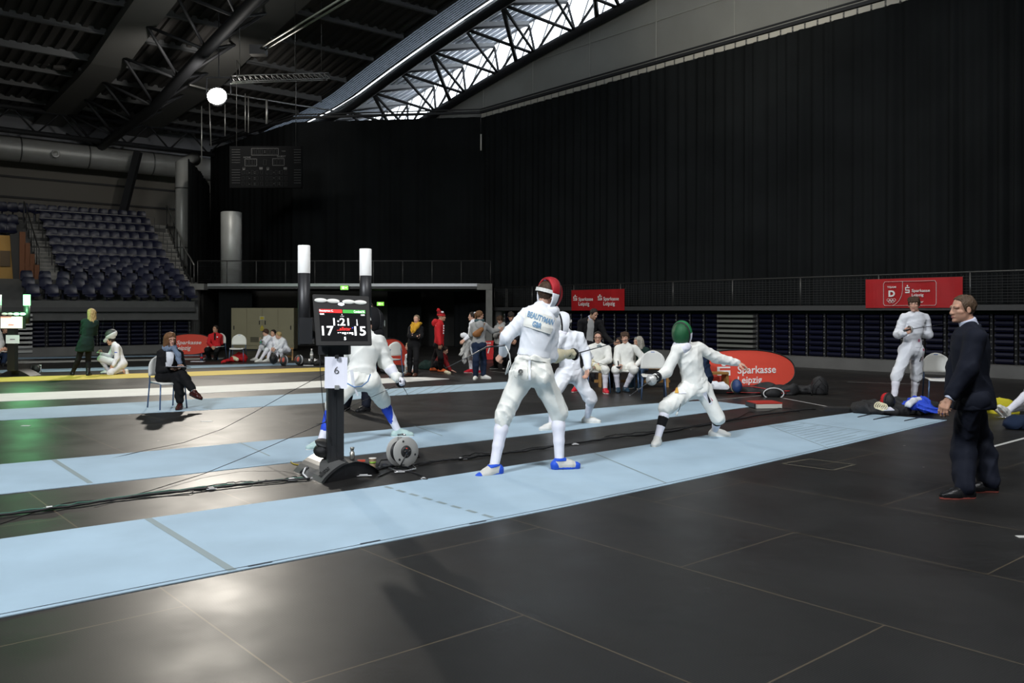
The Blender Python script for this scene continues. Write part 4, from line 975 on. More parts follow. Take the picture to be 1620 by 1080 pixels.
# retracted bleacher under the grandstand
nb_ = 24; bleacher('retracted bank of navy folded seats under the left grandstand', SP(-nb_*.56-.1+4*.56, .15, 0), dS, nS, nb_-4, .32, 8, .152)
setting(MB().prism([SP(-15, -.15, 0), SP(0, -.15, 0), SP(0, -.15, .32), SP(-15, -.15, .32)], nS*.8).build('baseboard_left', MATS['plinth']))
t = T('folded_steps', 'stack of folded grey aisle steps left of navy seats behind the lit scoring machine', 'steps', SP(s_at(38, 0), .1, .1))
for i in range(9):
    z = .16+i*.16; MB().prism([SP(s_at(26, 0), -.2, z), SP(s_at(50, 0), -.2, z), SP(s_at(50, 0), -.2, z+.08), SP(s_at(26, 0), -.2, z+.08)], nS*.4).build('step', alu, t)
setting(MB().prism([SP(-15, .9, 0), SP(0, .9, 0), SP(0, .9, 1.7), SP(-15, .9, 1.7)], nS*.1).build('wall_stand_front', blackp))

# ---- hanging scoreboard
Yq = 35.9; a = V(363, 297, Yq); b_ = V(477, 231, Yq)
t = T('hall_scoreboard', 'dark unlit hall scoreboard reading home and guest hanging before the black curtain', 'scoreboard', ((a.x+b_.x)/2, Yq, a.z))
wq, hq = b_.x-a.x, b_.z-a.z; O = Vector((a.x, Yq, a.z)); pxm = Yq/F
MB().box(O+Vector((wq/2, .1, hq/2)), (wq, .18, hq)).build('panel', mat('scoreboard_panel', (.006, .0065, .007), .8, spec=.15), t)
def sb(x, y): return V(300+x/6, 130+y/6, Yq-.0)+Vector((0, -.0, 0))
b = MB(); lite = mat('scoreboard_print', (.085, .085, .085), .7); dim = mat('scoreboard_digits', (.018, .019, .019), .8)
def frame2(x0, y0, x1, y1, w_=.02):
    for p, q in (((x0, y0), (x1, y0)), ((x1, y0), (x1, y1)), ((x1, y1), (x0, y1)), ((x0, y1), (x0, y0))): b.bar(sb(*p), sb(*q), w_, w_)
frame2(588, 628, 842, 692); frame2(525, 728, 637, 795); frame2(788, 725, 898, 790)
for s_, x0, y0, x1, y1 in (('HOME', 512, 722, 582, 706), ('GUEST', 829, 714, 914, 696), ('TIME', 872, 660, 912, 650)): text_on(b, s_, sb(x0, y0)+Vector((0, -.02, 0)), sb(x1, y0)-sb(x0, y0), sb(x0, y1)-sb(x0, y0), .02)
for cx_ in (515, 743): b.box(sb(cx_, 820), (.10, .02, .12)); b.box(sb(cx_, 812), (.06, .02, .06))
for cx_ in (678, 908): b.box(sb(cx_, 818), (.14, .02, .10))
for y in (640, 664, 688, 712, 738, 762, 832, 856, 880, 906, 930, 955):
    for x0, x1 in ((400, 480), (990, 1055)): b.bar(sb(x0, y), sb(x1, y), .015, .014)
for x, ys in ((713, (652, 666)), (568, (860, 913, 968)), (618, (850, 866, 904, 920, 958, 974)), (800, (855, 908, 962)), (850, (846, 862, 900, 916, 954, 970))):
    for y in ys: b.box(sb(x, y), (.03, .02, .03))
b.build('lettering', lite, t); b = MB()
for row in (855, 912, 965):
    for x in (507, 546, 596, 640, 683, 735, 773, 822, 873, 914): frame2(x-10, row-18, x+10, row+18, .012)
for x in (608, 645, 680, 745, 780, 815): frame2(x-11, 640, x+11, 682, .012)
for x in (548, 578, 608, 812, 845, 876): frame2(x-10, 736, x+10, 784, .012)
frame2(700, 735, 728, 785, .012)
b.build('lettering', dim, t)
for px in (373, 467): MB().tube([V(px, 231, Yq)+Vector((0, .1, 0)), V(px, 231, Yq)+Vector((0, .1, 5.0))], .015, 5).build('cable', railm, t)
# small pale pendant by the curtain corner
p = V(761, 225, 38.0); t = T('hanging_tube', 'slim pale tube hanging at the curtain corner', 'pendant', p); MB().tube([p-UP*.36, p+UP*.36], .035, 8).build('tube', mat('tube_pale', (.75, .72, .66), .5), t); MB().tube([p+UP*.36, p+UP*1.3], .008, 4).build('cord', blackp, t)

# ---- floodlight and rigging
L_ = Vector(LAMP); t = T('floodlight', 'glaring white floodlight hanging under the roof at upper left', 'floodlight', L_)
MB().lathe(L_+Vector((0, .05, 0)), [(.10, .45), (.22, .38), (.36, .05), (.36, 0)], 24, (0, 1, .1)).build('housing', darksteel, t)
MB().ell(L_, (.36, .12, .30), 24).build('lens', mat('floodlight_lens', (1, 1, 1), .5, emit=(1, .97, .92), estr=60), t)
b = MB(); b.bar(L_+Vector((-.45, .2, .1)), L_+Vector((-.45, .2, .75)), .04, .04); b.bar(L_+Vector((.45, .2, .1)), L_+Vector((.45, .2, .75)), .04, .04); b.bar(L_+Vector((-.45, .2, .75)), L_+Vector((.45, .2, .75)), .05, .05); b.bar(L_+Vector((0, .2, .75)), L_+Vector((0, .2, 3.4)), .03, .03); b.build('bracket', darksteel, t)
lb = spot('floodlight_spill_fill', (L_.x-.5, L_.y+.5, L_.z+.55), (-18.5, 45, 9.6), 420, (1, .95, .88), 150, .2)  # extra spot added behind the floodlight to brighten duct and wall
t = T('lighting_truss', 'thin aluminium lighting truss hanging right of the floodlight', 'truss', V(440, 124, 31))
a, b_ = V(366, 126, 30.5), V(520, 121, 32.5); dv = (b_-a).normalized(); sd = dv.cross(UP).normalized()
b = MB()
for o_ in (UP*.14, UP*-.10+sd*.14, UP*-.10-sd*.14): b.tube([a+o_, b_+o_], .022, 6)
b.build('chords', alu, t); b = MB(); n = 18
for i in range(n):
    p = a+(b_-a)*(i/n); q = a+(b_-a)*((i+1)/n); b.tube([p+UP*.14, q+UP*-.10+sd*.14], .012, 5); b.tube([p+UP*.14, q+UP*-.10-sd*.14], .012, 5)
b.build('braces', alu, t)
for k in (.08, .64, .92): p = a+(b_-a)*k; MB().tube([p+UP*.15, p+UP*3.4], .01, 4).build('cable', railm, t)
t = T('cable_tray', 'thin bright catwalk rail crossing the roof behind the floodlight', 'rail', V(420, 155, 38)); MB().tube([V(300, 134, 36), V(345, 146, 38), V(545, 178, 44)], .045, 6).build('rail', alu, t)
for px, y0, y1 in ((319, 168, 262), (331, 158, 232), (356, 165, 215), (388, 148, 208), (393, 152, 210), (422, 158, 196)): tag(MB().tube([V(px, y0, 37), V(px+(3 if px == 331 else 0), y1, 37)], .022 if px != 422 else .05, 5).build('hanging_cable', alu), 'thin cable hanging from the roof near the floodlight at '+{319: 'its far left', 331: 'its lower left', 356: 'its lower right', 388: 'the curtain peak left', 393: 'the curtain peak', 422: 'the curtain shoulder'}[px], 'cable')
t = T('twin_pipe', 'pair of slim green-grey pipes slanting across the roof above lighting truss', 'pipe', V(480, 40, 26))
for dy in (0, 9): MB().tube([V(409+dy, 78+dy*.2, 27.5), V(540+dy*1.5, -2+dy*.1, 22.5)], .028, 6).build('pipe', mat('pipe_green', (.16, .18, .15), .5), t)
MB().box(V(409, 80, 27.5), (.5, .3, .3)).build('clamp', darksteel, t)
t = T('ceiling_duct', 'dark long service duct with grey boxes crossing the upper left roof', 'duct', V(90, 100, 36)); MB().tube([V(-40, 62, 33), V(190, 118, 40)], .05, 6).build('rail', alu, t)
for px, py in ((70, 101), (96, 107), (135, 111)): MB().box(V(px, py, 36), (.45, .3, .12)).build('fitting', mat('fitting_grey', (.16, .15, .15), .6), t)
# ================================================================== PISTES
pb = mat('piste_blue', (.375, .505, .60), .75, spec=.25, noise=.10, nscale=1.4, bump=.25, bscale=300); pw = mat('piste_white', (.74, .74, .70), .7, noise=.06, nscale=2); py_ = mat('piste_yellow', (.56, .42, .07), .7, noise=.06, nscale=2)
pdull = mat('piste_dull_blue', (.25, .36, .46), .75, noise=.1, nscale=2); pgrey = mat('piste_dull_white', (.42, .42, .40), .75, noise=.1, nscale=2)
lnm = mat('piste_line', (.23, .29, .30), .7); lnd = mat('piste_edge_seam', (.02, .03, .045), .8)
def strip(far, near, z=.006):
    """mat whose long edges run through the measured floor points"""
    m = MB(); A = [G(*p) for p in far]; B = [G(*p) for p in near]
    def resample(P, n):
        d = [0]; 
        for a, b in zip(P[:-1], P[1:]): d.append(d[-1]+(b-a).length)
        return [Vector([np.interp(d[-1]*i/n, d, [p[k] for p in P]) for k in range(3)]) for i in range(n+1)]
    n = 40; A = resample(A, n); B = resample(B, n)
    for i in range(n):
        a, b, c, d = A[i], A[i+1], B[i+1], B[i]; h = UP*z
        m.quad(d+h, c+h, b+h, a+h); m.quad(d, c, c+h, d+h); m.quad(b, a, a+h, b+h)
    m.quad(A[0], B[0], B[0]+UP*z, A[0]+UP*z); m.quad(B[-1], A[-1], A[-1]+UP*z, B[-1]+UP*z)
    return m, A, B
def line(m, p, q, w_, z=.0075):
    d = (q-p).normalized(); s_ = Vector((-d.y, d.x, 0))*w_/2; h = UP*z
    m.quad(p-s_+h, q-s_+h, q+s_+h, p+s_+h)
ext0 = lambda P: P
m, A, B = strip([(-330, 899), (0, 853.5), (300, 811.5), (600, 770), (1010, 706), (1290, 661), (1349, 653)], [(-330, 1043), (0, 977.5), (300, 918), (600, 860), (900, 801), (1140, 749), (1337, 703.7), (1498, 665)])
m.cur = 1
line(m, G(234, 821), G(367.6, 903.5), .055)
for i in range(8):
    a, b = G(607.4, 770), G(788, 822); line(m, a+(b-a)*(i/8+.01), a+(b-a)*(i/8+.085), .04)
line(m, G(940, 717.5), G(1054, 765), .02); line(m, G(1214, 673), G(1310, 709), .015); line(m, G(1255, 667.5), G(1404, 686), .015)
for i in range(13):                                        # hatched warning zone
    t_ = i/13; a = G(1214, 673)+(G(1310, 709)-G(1214, 673))*t_; b = G(1255, 667.5)+(G(1404, 686)-G(1255, 667.5))*t_
    line(m, a+(b-a)*.05, b-(b-a)*(.05+.25*(i % 2)), .012)
m.cur = 2
Bn = [p+(a-p).normalized()*.045 for p, a in zip(B, A)]
for p, q in zip(Bn[:-1], Bn[1:]): line(m, p, q, .009)
for px, y in ((570, 862), (392, 897.5), (742, 830)): c = G(px, y); line(m, c, c+(Bn[10]-Bn[9]).normalized()*.16, .022, .009)
tag(m.build('fencing_piste', [pb, lnm, lnd]), 'nearest and widest pale blue piste, under the white fencers in the foreground', 'fencing piste')
m, A, B = strip([(-200, 752), (0, 735), (300, 708.5), (600, 681), (900, 650), (1049, 637), (1121, 634)], [(-200, 803), (0, 782), (300, 749.8), (600, 716), (900, 681), (1195, 642.5)])
m.cur = 1; line(m, G(85, 728), G(143, 765), .05); line(m, G(378, 700), G(427, 722), .02); line(m, G(655, 674), G(700, 690), .02)
for i in range(9): a = G(960+8*i, 645.5+3*i*.4); b = G(1085+10*i, 634+2.3*i*.5); line(m, a+(G(940, 662)-a)*.0, b, .010)
tag(m.build('fencing_piste', [pb, lnm]), 'second pale blue piste, passing behind the scoring machine with the paper 6', 'fencing piste')
m, A, B = strip([(-150, 657), (0, 648), (300, 632), (520, 621), (770, 606), (810, 603.5)], [(-150, 674), (0, 665), (300, 650), (520, 637), (600, 627), (805, 614.5)])
m.cur = 1
for i in range(7): line(m, G(608+17*i, 627-1.1*i), G(634+17*i, 614-.9*i), .02)
tag(m.build('fencing_piste', [pb, lnm]), 'pale blue piste under the feet of the seated official with clipboard', 'fencing piste')
m, A, B = strip([(-150, 628), (0, 623), (300, 612), (520, 602), (640, 597), (672, 596.5)], [(-150, 641), (0, 635), (300, 623), (520, 612), (600, 607), (711, 599.5)])
tag(m.build('fencing_piste', [pw]), 'white piste ending by the boots of the person in the yellow scarf', 'fencing piste')
m, A, B = strip([(-150, 601), (0, 597), (245, 590), (470, 582.5), (528, 581)], [(-150, 608), (0, 604), (245, 597), (470, 588.5), (545, 585.5)])
tag(m.build('fencing_piste', [py_]), 'yellow piste under the kneeling fencer and the person in green dress', 'fencing piste')
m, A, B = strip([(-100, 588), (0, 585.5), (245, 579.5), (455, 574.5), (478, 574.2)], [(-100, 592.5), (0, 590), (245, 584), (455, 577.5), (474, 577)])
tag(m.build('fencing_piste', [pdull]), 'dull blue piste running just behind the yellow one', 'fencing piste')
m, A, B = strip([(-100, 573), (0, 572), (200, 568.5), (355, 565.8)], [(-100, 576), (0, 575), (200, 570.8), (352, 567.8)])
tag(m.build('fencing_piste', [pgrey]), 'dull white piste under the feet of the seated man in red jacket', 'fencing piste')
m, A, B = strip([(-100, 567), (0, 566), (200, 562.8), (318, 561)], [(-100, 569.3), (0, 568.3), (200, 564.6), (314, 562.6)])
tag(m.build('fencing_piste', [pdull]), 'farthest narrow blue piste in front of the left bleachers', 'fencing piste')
# painted court lines, taped marks and a floor hatch
wl = mat('court_line_white', (.55, .55, .52), .6)
m = MB(); line(m, G(1565, 708), G(1700, 672), .05, .003); tag(m.build('court_line', wl), 'thick white painted court line right of the suited man', 'floor line')
m = MB(); line(m, G(1240, 630), G(1330, 647), .035, .003); line(m, G(1030, 643), G(1250, 621), .02, .003); tag(m.build('court_line', wl), 'thin white court line from the bag toward the black pad', 'floor line')
m = MB(); line(m, G(775, 587), G(850, 594), .03, .003); tag(m.build('court_line', wl), 'thin white court line behind the tall fencer with lettered back', 'floor line')
m = MB(); line(m, G(1340, 604), G(1465, 608), .02, .003); tag(m.build('court_line', wl), 'faint court line behind the standing boy', 'floor line')
m = MB(); 
q = [G(1238, 733.5), G(1281, 726), G(1352, 735), G(1318, 744)]
for i in range(4): line(m, q[i], q[(i+1) % 4], .03, .003)
tag(m.build('floor_hatch', mat('hatch_tape', (.09, .08, .055), .8, noise=.4, nscale=30)), 'square floor hatch outlined in worn tape right of the nearest piste', 'floor hatch')
m = MB(); c = G(1622, 849); m.box(c+UP*.002, (.12, .05, .004)); tag(m.build('tape_mark', wl), 'bit of white tape at the right edge of the dark floor', 'tape')
# ================================================================== CABLES on the floor
cab_b = mat('cable_black', (.010, .010, .011), .5); cab_g = mat('cable_green', (.04, .12, .09), .5); cab_y = mat('cable_yellow', (.40, .30, .03), .5); tapem = mat('tape_white', (.62, .62, .62), .5)
def cable(pts, label, m=cab_b, r=.006, z=None, wob=.0, seed=0):
    rr = random.Random(seed); P = [G(x, y)+UP*(r if z is None else z) for x, y in pts]; Q = []
    n = len(P)
    for i in range(n-1):
        for k in range(8):
            t_ = k/8; p0 = P[max(i-1, 0)]; p1 = P[i]; p2 = P[i+1]; p3 = P[min(i+2, n-1)]
            q = .5*((2*p1)+(p2-p0)*t_+(2*p0-5*p1+4*p2-p3)*t_*t_+(3*p1-p0-3*p2+p3)*t_**3); q.z = P[i].z+abs(rr.uniform(0, wob)); q.x += rr.uniform(-wob, wob); Q.append(q)
    Q.append(P[-1]); return tag(MB().tube(Q, r, 6).build('cable', m), label, 'cable')
cable([(-30, 819), (80, 805), (200, 787), (330, 772), (420, 763), (480, 757)], 'green-tinted cable taped along the floor left of the scoring machine', cab_g, .008, wob=.012, seed=1)
cable([(-30, 822), (80, 808), (200, 790), (330, 775), (410, 766), (490, 759)], 'black cable taped along the floor left of the scoring machine', cab_b, .010, wob=.014, seed=2)
cable([(300, 782), (350, 768), (400, 764), (440, 762), (470, 756)], 'loose black cable loop beside the taped cables left of the machine', cab_b, .005, wob=.02, seed=3)
cable([(600, 742), (660, 736), (700, 731), (740, 727), (790, 720), (860, 711), (950, 697), (1060, 684), (1150, 667), (1230, 655), (1290, 648)], 'black cable running along the floor between the two blue pistes', cab_b, .012, wob=.014, seed=4)
cable([(660, 737), (720, 727), (755, 718), (800, 717), (870, 706), (940, 698), (965, 690), (1005, 686), (1060, 680), (1130, 669), (1165, 662), (1185, 653), (1210, 652), (1240, 646), (1265, 652)], 'thin looping black cable beside the main one between blue pistes', cab_b, .006, wob=.012, seed=5)
cable([(598, 755), (625, 745), (650, 748), (675, 758), (668, 759)], 'thin black cable curling right of the machine base to a tape', cab_b, .007, wob=.005, seed=6)
cable([(592, 746), (610, 741), (630, 739), (648, 737)], 'black cable from the reel to the machine base', cab_b, .009, wob=.01, seed=7)
cable([(460, 731), (466, 735), (480, 736), (492, 732)], 'yellow cable end poking left of the machine base', cab_y, .007)
cable([(300, 783), (180, 790), (100, 797), (0, 829), (-20, 833)], 'thin body wire lying on floor at far left', cab_b, .003, seed=9)
def tape(px, y, w_, d_, label, rz=0):
    p = G(px, y); R = Matrix.Rotation(rz, 3, 'Z'); m = MB(); n = 4
    m.box(p+UP*.012, (w_, d_, .003), R); m.box(p+UP*.020, (w_*.5, d_*.98, .004), R); return tag(m.build('tape_strip', tapem), label, 'tape')
tape(78, 806, .09, .09, 'white tape holding cables at the far left of floor', .5); tape(334, 774.5, .09, .08, 'white tape holding cables below the empty floor seam', .5); tape(462, 760, .10, .10, 'white tape on cables just left of the machine base', .5)
tape(731, 727, .10, .07, 'white tape on the cable right of the reel', .3); tape(910, 704, .08, .05, 'white tape scrap on cable behind the lettered fencer', .3); tape(632, 748, .10, .05, 'torn white tape right of the machine base', .3); tape(670, 758.5, .05, .04, 'small white tape at the edge of the nearest piste', .3); tape(575, 754, .16, .035, 'white tape strip at foot of the machine base', .15)
m = MB(); 
for px, y, w_ in ((327, 666.5, .16), (41, 673.5, .12)): 
    c = G(px, y); tag(MB().box(c+UP*.003, (w_, .06, .004)).build('tape_mark', tapem), 'short white tape mark on dark floor '+('right of the seated official' if px == 327 else 'in green light at far left'), 'tape')
def wire(pts, label, r=.004):
    P = [V(*p) for p in pts]; return tag(MB().tube(P, r, 5).build('body_wire', cab_b), label, 'wire')
wire([(534, 582, 8.9), (500, 598, 9.2), (455, 622, 9.6), (400, 653, 10.2), (350, 679, 10.8), (290, 700, 10.4), (230, 712, 9.9), (120, 738, 9.0), (0, 760, 8.2), (-60, 772, 7.8)], 'thin taut body wire sagging left from the paper number 6', .0035)
wire([(520, 665, 9.0), (440, 700, 9.2), (380, 726, 8.9), (320, 750, 8.4), (240, 775, 7.7), (150, 800, 7.1)], 'thin body wire drooping across the second piste toward floor cables', .0035)
wire([(625, 611, 9.9), (590, 627, 9.7), (560, 640, 9.2), (516, 668, 8.8), (500, 671, 8.9)], 'thin body wire slack across the legs of the fencer behind the machine', .003)
wire([(505, 541, 8.55), (507, 590, 8.55), (511, 640, 8.5), (518, 680, 8.45), (526, 705, 8.4)], 'thin cable hanging down the left of the black machine post', .004)
# ================================================================== SCORING MACHINES
blk = mat('machine_black', (.012, .012, .013), .45); bez = mat('machine_bezel', (.030, .028, .026), .5); lampm = mat('column_lamp_white', (.72, .72, .70), .4, emit=(1, 1, .97), estr=.22); oval = mat('oval_lamp', (.70, .70, .64), .4, emit=(1, 1, .92), estr=.12)
scr = mat('screen_black', (.008, .008, .009), .2, emit=(.5, .5, .5), estr=.012); ink = mat('screen_white', (1, 1, 1), .5, emit=(1, 1, 1), estr=.85); sred = mat('screen_red', (.6, .03, .03), .4, emit=(.75, .035, .03), estr=.75); sgrn = mat('screen_green', (.06, .35, .06), .4, emit=(.06, .32, .055), estr=.85); sblue = mat('screen_blue', (.06, .1, .6), .4, emit=(.1, .15, .8), estr=.7); led = mat('led_white', (1, 1, 1), .4, emit=(.85, .88, 1), estr=3.5)
brushed = mat('brushed_aluminium', (.42, .42, .41), .38, .85, noise=.05, nscale=30); paper = mat('paper', (.76, .76, .84), .6); inkk = mat('ink_black', (.02, .02, .02), .6)
YM = 8.42
t = T('scoring_machine', 'black fencing scoring machine showing 17 to 15 with paper number 6', 'scoring machine', V(530, 748, YM)); t.location.z = 0; t.matrix_world = Matrix.Translation(t.location)
# screen head: face corners measured, tilted and turned
ax = V(497, 540, 8.28); cr_ = dict(tl=V(494, 465, 8.33), tr=V(584, 468.5, 8.42), br=V(588.5, 546.5, 8.40), bl=V(500, 547, 8.30))
tl, tr, br_, bl = cr_['tl'], cr_['tr'], cr_['br'], cr_['bl']; nrm = (tr-tl).cross(tl-bl).normalized()
if nrm.y > 0: nrm = -nrm
def face(x, y, o=0): return tl+(tr-tl)*x*(1-y)+(br_-bl)*x*y+(bl-tl)*y+nrm*o
b = MB()
def rounded(o, inset=0):
    P = []
    for cx_, cy_, a0 in ((.97, .03, -90), (.97, .97, 0), (.03, .97, 90), (.03, .03, 180)):
        for k in range(4):
            a = math.radians(a0+30*k); P.append(face(cx_+(.03-inset)*math.cos(a)*1, cy_+(.03-inset)*math.sin(a), o))
    return P
b.prism(rounded(-.075), nrm*.065); b.prism(rounded(-.012, .012), nrm*.016); b.prism([face(.2, .15, -.14), face(.8, .15, -.14), face(.8, .9, -.14), face(.2, .9, -.14)], nrm*.07)
b.build('screen_housing', bez, t)
def fr(px, py): return ((px-151)/(711-151)*1.0, (py-510)/(1008-510))           # crop pixel -> face coordinate
sc_x0, sc_x1, sc_y0, sc_y1 = .095, .93, .285, .905
b = MB(); b.quad(face(sc_x0, sc_y1, .006), face(sc_x1, sc_y1, .006), face(sc_x1-.0, sc_y0, .006), face(sc_x0, sc_y0, .006)); s1 = b.build('screen', scr, t)
def F2(x0, y0, x1, y1, o=.008): return face(x0, y1, o), face(x1, y1, o)-face(x0, y1, o), face(x0, y0, o)-face(x0, y1, o)
b = MB(); b.cur = 0
o, ex, ey = F2(.10, .287, .505, .355, .0075); b.quad(o, o+ex, o+ex+ey, o+ey); b.cur = 1; o, ex, ey = F2(.515, .287, .915, .355, .0075); b.quad(o, o+ex, o+ex+ey, o+ey); b.build('name_bars', [sred, sgrn], s1)
b = MB()
for s_, x0, y0, x1, y1, bo in (('Beautyman C.', .103, .295, .35, .345, .02), ('Condoni N.', .71, .295, .905, .345, .02), ('GBR', .105, .365, .19, .398, .02), ('GER', .83, .37, .905, .40, .02), ('1:21', .335, .455, .615, .605, .02), ('17', .125, .615, .335, .80, .02), ('15', .70, .615, .905, .80, .02), ('5', .505, .825, .545, .89, .03), ('6', .49, .37, .505, .395, .02), ('1/32', .47, .41, .53, .425, .0)):
    o, ex, ey = F2(x0, y0, x1, y1); text_on(b, s_, o, ex, ey, bo)
o, ex, ey = F2(.748, .475, .762, .56); b.quad(o, o+ex, o+ex+ey, o+ey); o, ex, ey = F2(.745, .56, .768, .60); b.quad(o, o+ex, o+ex+ey, o+ey)
for x0, w_, h_ in ((.40, .018, .02), (.43, .03, .012), (.475, .03, .03), (.515, .035, .045), (.565, .02, .03), (.60, .05, .03), (.65, .028, .05)): o, ex, ey = F2(x0, .735, x0+w_, .735+h_); b.quad(o, o+ex, o+ex+ey, o+ey)
b.build('lettering', ink, s1)
b = MB(); o, ex, ey = F2(.435, .63, .645, .70); text_on(b, 'allstar', o, ex, ey, .03, .15); o, ex, ey = F2(.39, .69, .44, .70); b.quad(o, o+ex, o+ex+ey, o+ey); b.cur = 1; o, ex, ey = F2(.66, .635, .68, .655); b.quad(o, o+ex, o+ex+ey, o+ey); b.build('maker_lettering', [sred, sblue], s1)
R_ = Matrix((((tr-tl).normalized()), nrm, (tl-bl).normalized())).transposed()
for cx_, cy_ in ((.142, .118), (.358, .122), (.63, .128), (.838, .132)): MB().ell(face(cx_, cy_, .006), (.062, .012, .022), 24, R_).build('oval_lamp', oval, t)
MB().ell(face(.495, .18, .006), (.030, .012, .014), 16, R_).build('led', led, t)
# post, paper, base, light columns
pbx = V(530, 700, YM+.10); 
b = MB(); b.box((pbx.x, pbx.y, .80), (.155, .13, 1.50), Matrix.Rotation(.35, 3, 'Z')); b.box((pbx.x, pbx.y-.065, .80), (.05, .02, 1.46), Matrix.Rotation(.35, 3, 'Z')); b.build('post', blk, t)
q0, q1 = V(514, 564, YM-.06), V(550, 613.5, YM-.05)
b = MB(); N = 6
for i in range(N):
    for j in range(N):
        pt = lambda x, y: Vector((q0.x+(q1.x-q0.x)*x, YM-.065+.02*math.sin(3*x)-.012*y*y, q0.z+(q1.z-q0.z)*y-.006*x))
        b.quad(pt(i/N, (j+1)/N), pt((i+1)/N, (j+1)/N), pt((i+1)/N, j/N), pt(i/N, j/N))
pp = b.build('number_sheet', paper, t); b = MB(); text_on(b, '6', V(528.8, 591, YM-.055), (V(536.2, 591, YM-.055)-V(528.8, 591, YM-.055)), UP*.068, -.012); b.build('lettering', inkk, pp)
b = MB(); b.box(V(533, 564, YM-.075), (.035, .03, .035)); b.build('clip', blk, pp); b = MB(); b.box(V(533, 612.5, YM-.075), (.04, .02, .04)); b.build('clip', mat('clip_grey', (.35, .35, .33), .4, .5), pp)
MB().box((pbx.x+.0, pbx.y-.02, V(0, 553, YM).z), (.30, .12, .10)).build('neck_bracket', blk, t)
# base: arched plate, brushed aluminium on its left side, black end face
fA, fB = G(510, 765), G(600, 748); lA = G(464, 745); 
def arc(o, e, w_): return [o+e*(i/16)+UP*(w_*math.sin(PI*i/16)**.8) for i in range(17)]
e_ = fB-fA; side = (lA-fA); P1 = arc(fA, e_, .155); P2 = arc(lA, e_, .155)
b = MB(); b.smooth = True
for i in range(16): b.quad(P1[i], P1[i+1], P2[i+1], P2[i])
b.smooth = False; b.cur = 1; b.add(P1, [tuple(range(17))]); b.add(P2, [tuple(range(16, -1, -1))])
for i in range(16):                                          # top plate rim
    b.cur = 1; a1, a2 = P1[i]+UP*.006, P1[i+1]+UP*.006; s_ = side.normalized()*.03; b.quad(a1-s_, a2-s_, a2+s_, a1+s_)
bs = b.build('base', [brushed, blk], t)
b = MB(); P3 = [p+UP*.004 for p in arc(fA, e_, .155)]; P4 = [p+UP*.004 for p in arc(lA, e_, .155)]
for i in range(7, 16): b.quad(P3[i], P3[i+1], P4[i+1], P4[i])
b.build('base_mat', blk, bs)
def base_pt(x, y): 
    i = x*16; k = min(int(i), 15); p = P1[k]+(P1[k+1]-P1[k])*(i-k); q = P2[k]+(P2[k+1]-P2[k])*(i-k); return p+(q-p)*y+UP*.007
b = MB(); text_on(b, 'allstar', V(0, 0, 1), (1, 0, 0), (0, 1, 0), .03, .2, warp=lambda x, y: base_pt(.045+.17*x, .12+.16*y)); b.build('maker_lettering', inkk, bs)
b = MB(); b.tube([base_pt(.0, .72), base_pt(.05, .70), base_pt(.10, .66)], .022, 8); b.build('cable_slot', blk, bs)
tag(MB().tube([base_pt(.09, .66)+UP*.01, base_pt(.05, .68)+UP*.02, G(479, 752)+UP*.02, G(487, 759)+UP*.012, G(494, 757)+UP*.01], .009, 6).build('cable', tapem), 'short white cable looping out of the machine base', 'cable')
for px, y0, y1, y2, Y, lab in ((481, 388, 432, 545, 8.62, 'left'), (578.3, 393.5, 436, 500, 8.78, 'right')):
    a = V(px, y1, Y); top = V(px, y0, Y); low = V(px, y2, Y); r_ = .060
    c = MB().lathe(low, [(r_, 0), (r_, a.z-low.z)], 24).build('light_column', blk, t)
    MB().lathe(a, [(r_*1.0, 0), (r_*1.02, .004), (r_*1.02, top.z-a.z-.006), (r_*.95, top.z-a.z), (0, top.z-a.z)], 24).build('column_lamp', lampm, c)
    MB().bar(low+UP*.10, Vector((pbx.x, pbx.y+.1, low.z+.10)), .05, .08).build('bracket_arm', blk, c)
b = MB(); p = V(485.5, 523, 8.55); b.box(p, (.13, .09, .26)); b.build('control_box', blk, t)
# small things on the base and floor around it
tag(MB().lathe(base_pt(.60, .16), [(.022, 0), (.024, .01), (.024, .07), (.016, .075), (.016, .10), (.020, .105), (.020, .12), (0, .121)], 16).build('weight', mat('dull_steel', (.32, .31, .27), .35, .9)), 'small steel test weight standing on the machine base', 'test weight')
tag(MB().box(base_pt(.73, .10)+UP*.008, (.075, .03, .018), Matrix.Rotation(.2, 3, 'Z')).build('lighter', mat('lighter_red', (.50, .06, .03), .4)), 'small red box lying on the black machine base', 'box')
t = T('fencing_mask', 'dark spare mask lying on the machine base against the post', 'mask', base_pt(.30, .75))
p = base_pt(.34, .62); MB().ell(p+Vector((0, .0, .075)), (.10, .12, .075), 20).build('mask_mesh', M['mask_black'], t); MB().lathe(p+UP*.10, [(.085, .03), (.10, .05), (.085, .065)], 20, (.3, -.2, 1)).build('rim', M['rubber'], t)
t = T('paper_cup', 'brown paper cup with green band standing beside the machine base', 'cup', G(589.5, 742))
c = G(589.5, 742); MB().lathe(c, [(.026, 0), (.027, .004), (.037, .108), (.039, .112), (.037, .113), (.034, .108), (.024, .01), (0, .008)], 20).build('cup', mat('kraft_paper', (.50, .36, .22), .7), t); MB().lathe(c+UP*.062, [(.0331, 0), (.0352, .02)], 20).build('band', mat('band_green', (.22, .42, .04), .6), t); MB().lathe(c+UP*.110, [(.038, 0), (.0405, .003), (.038, .006)], 20).build('rim', mat('cup_white', (.7, .68, .62), .5), t)
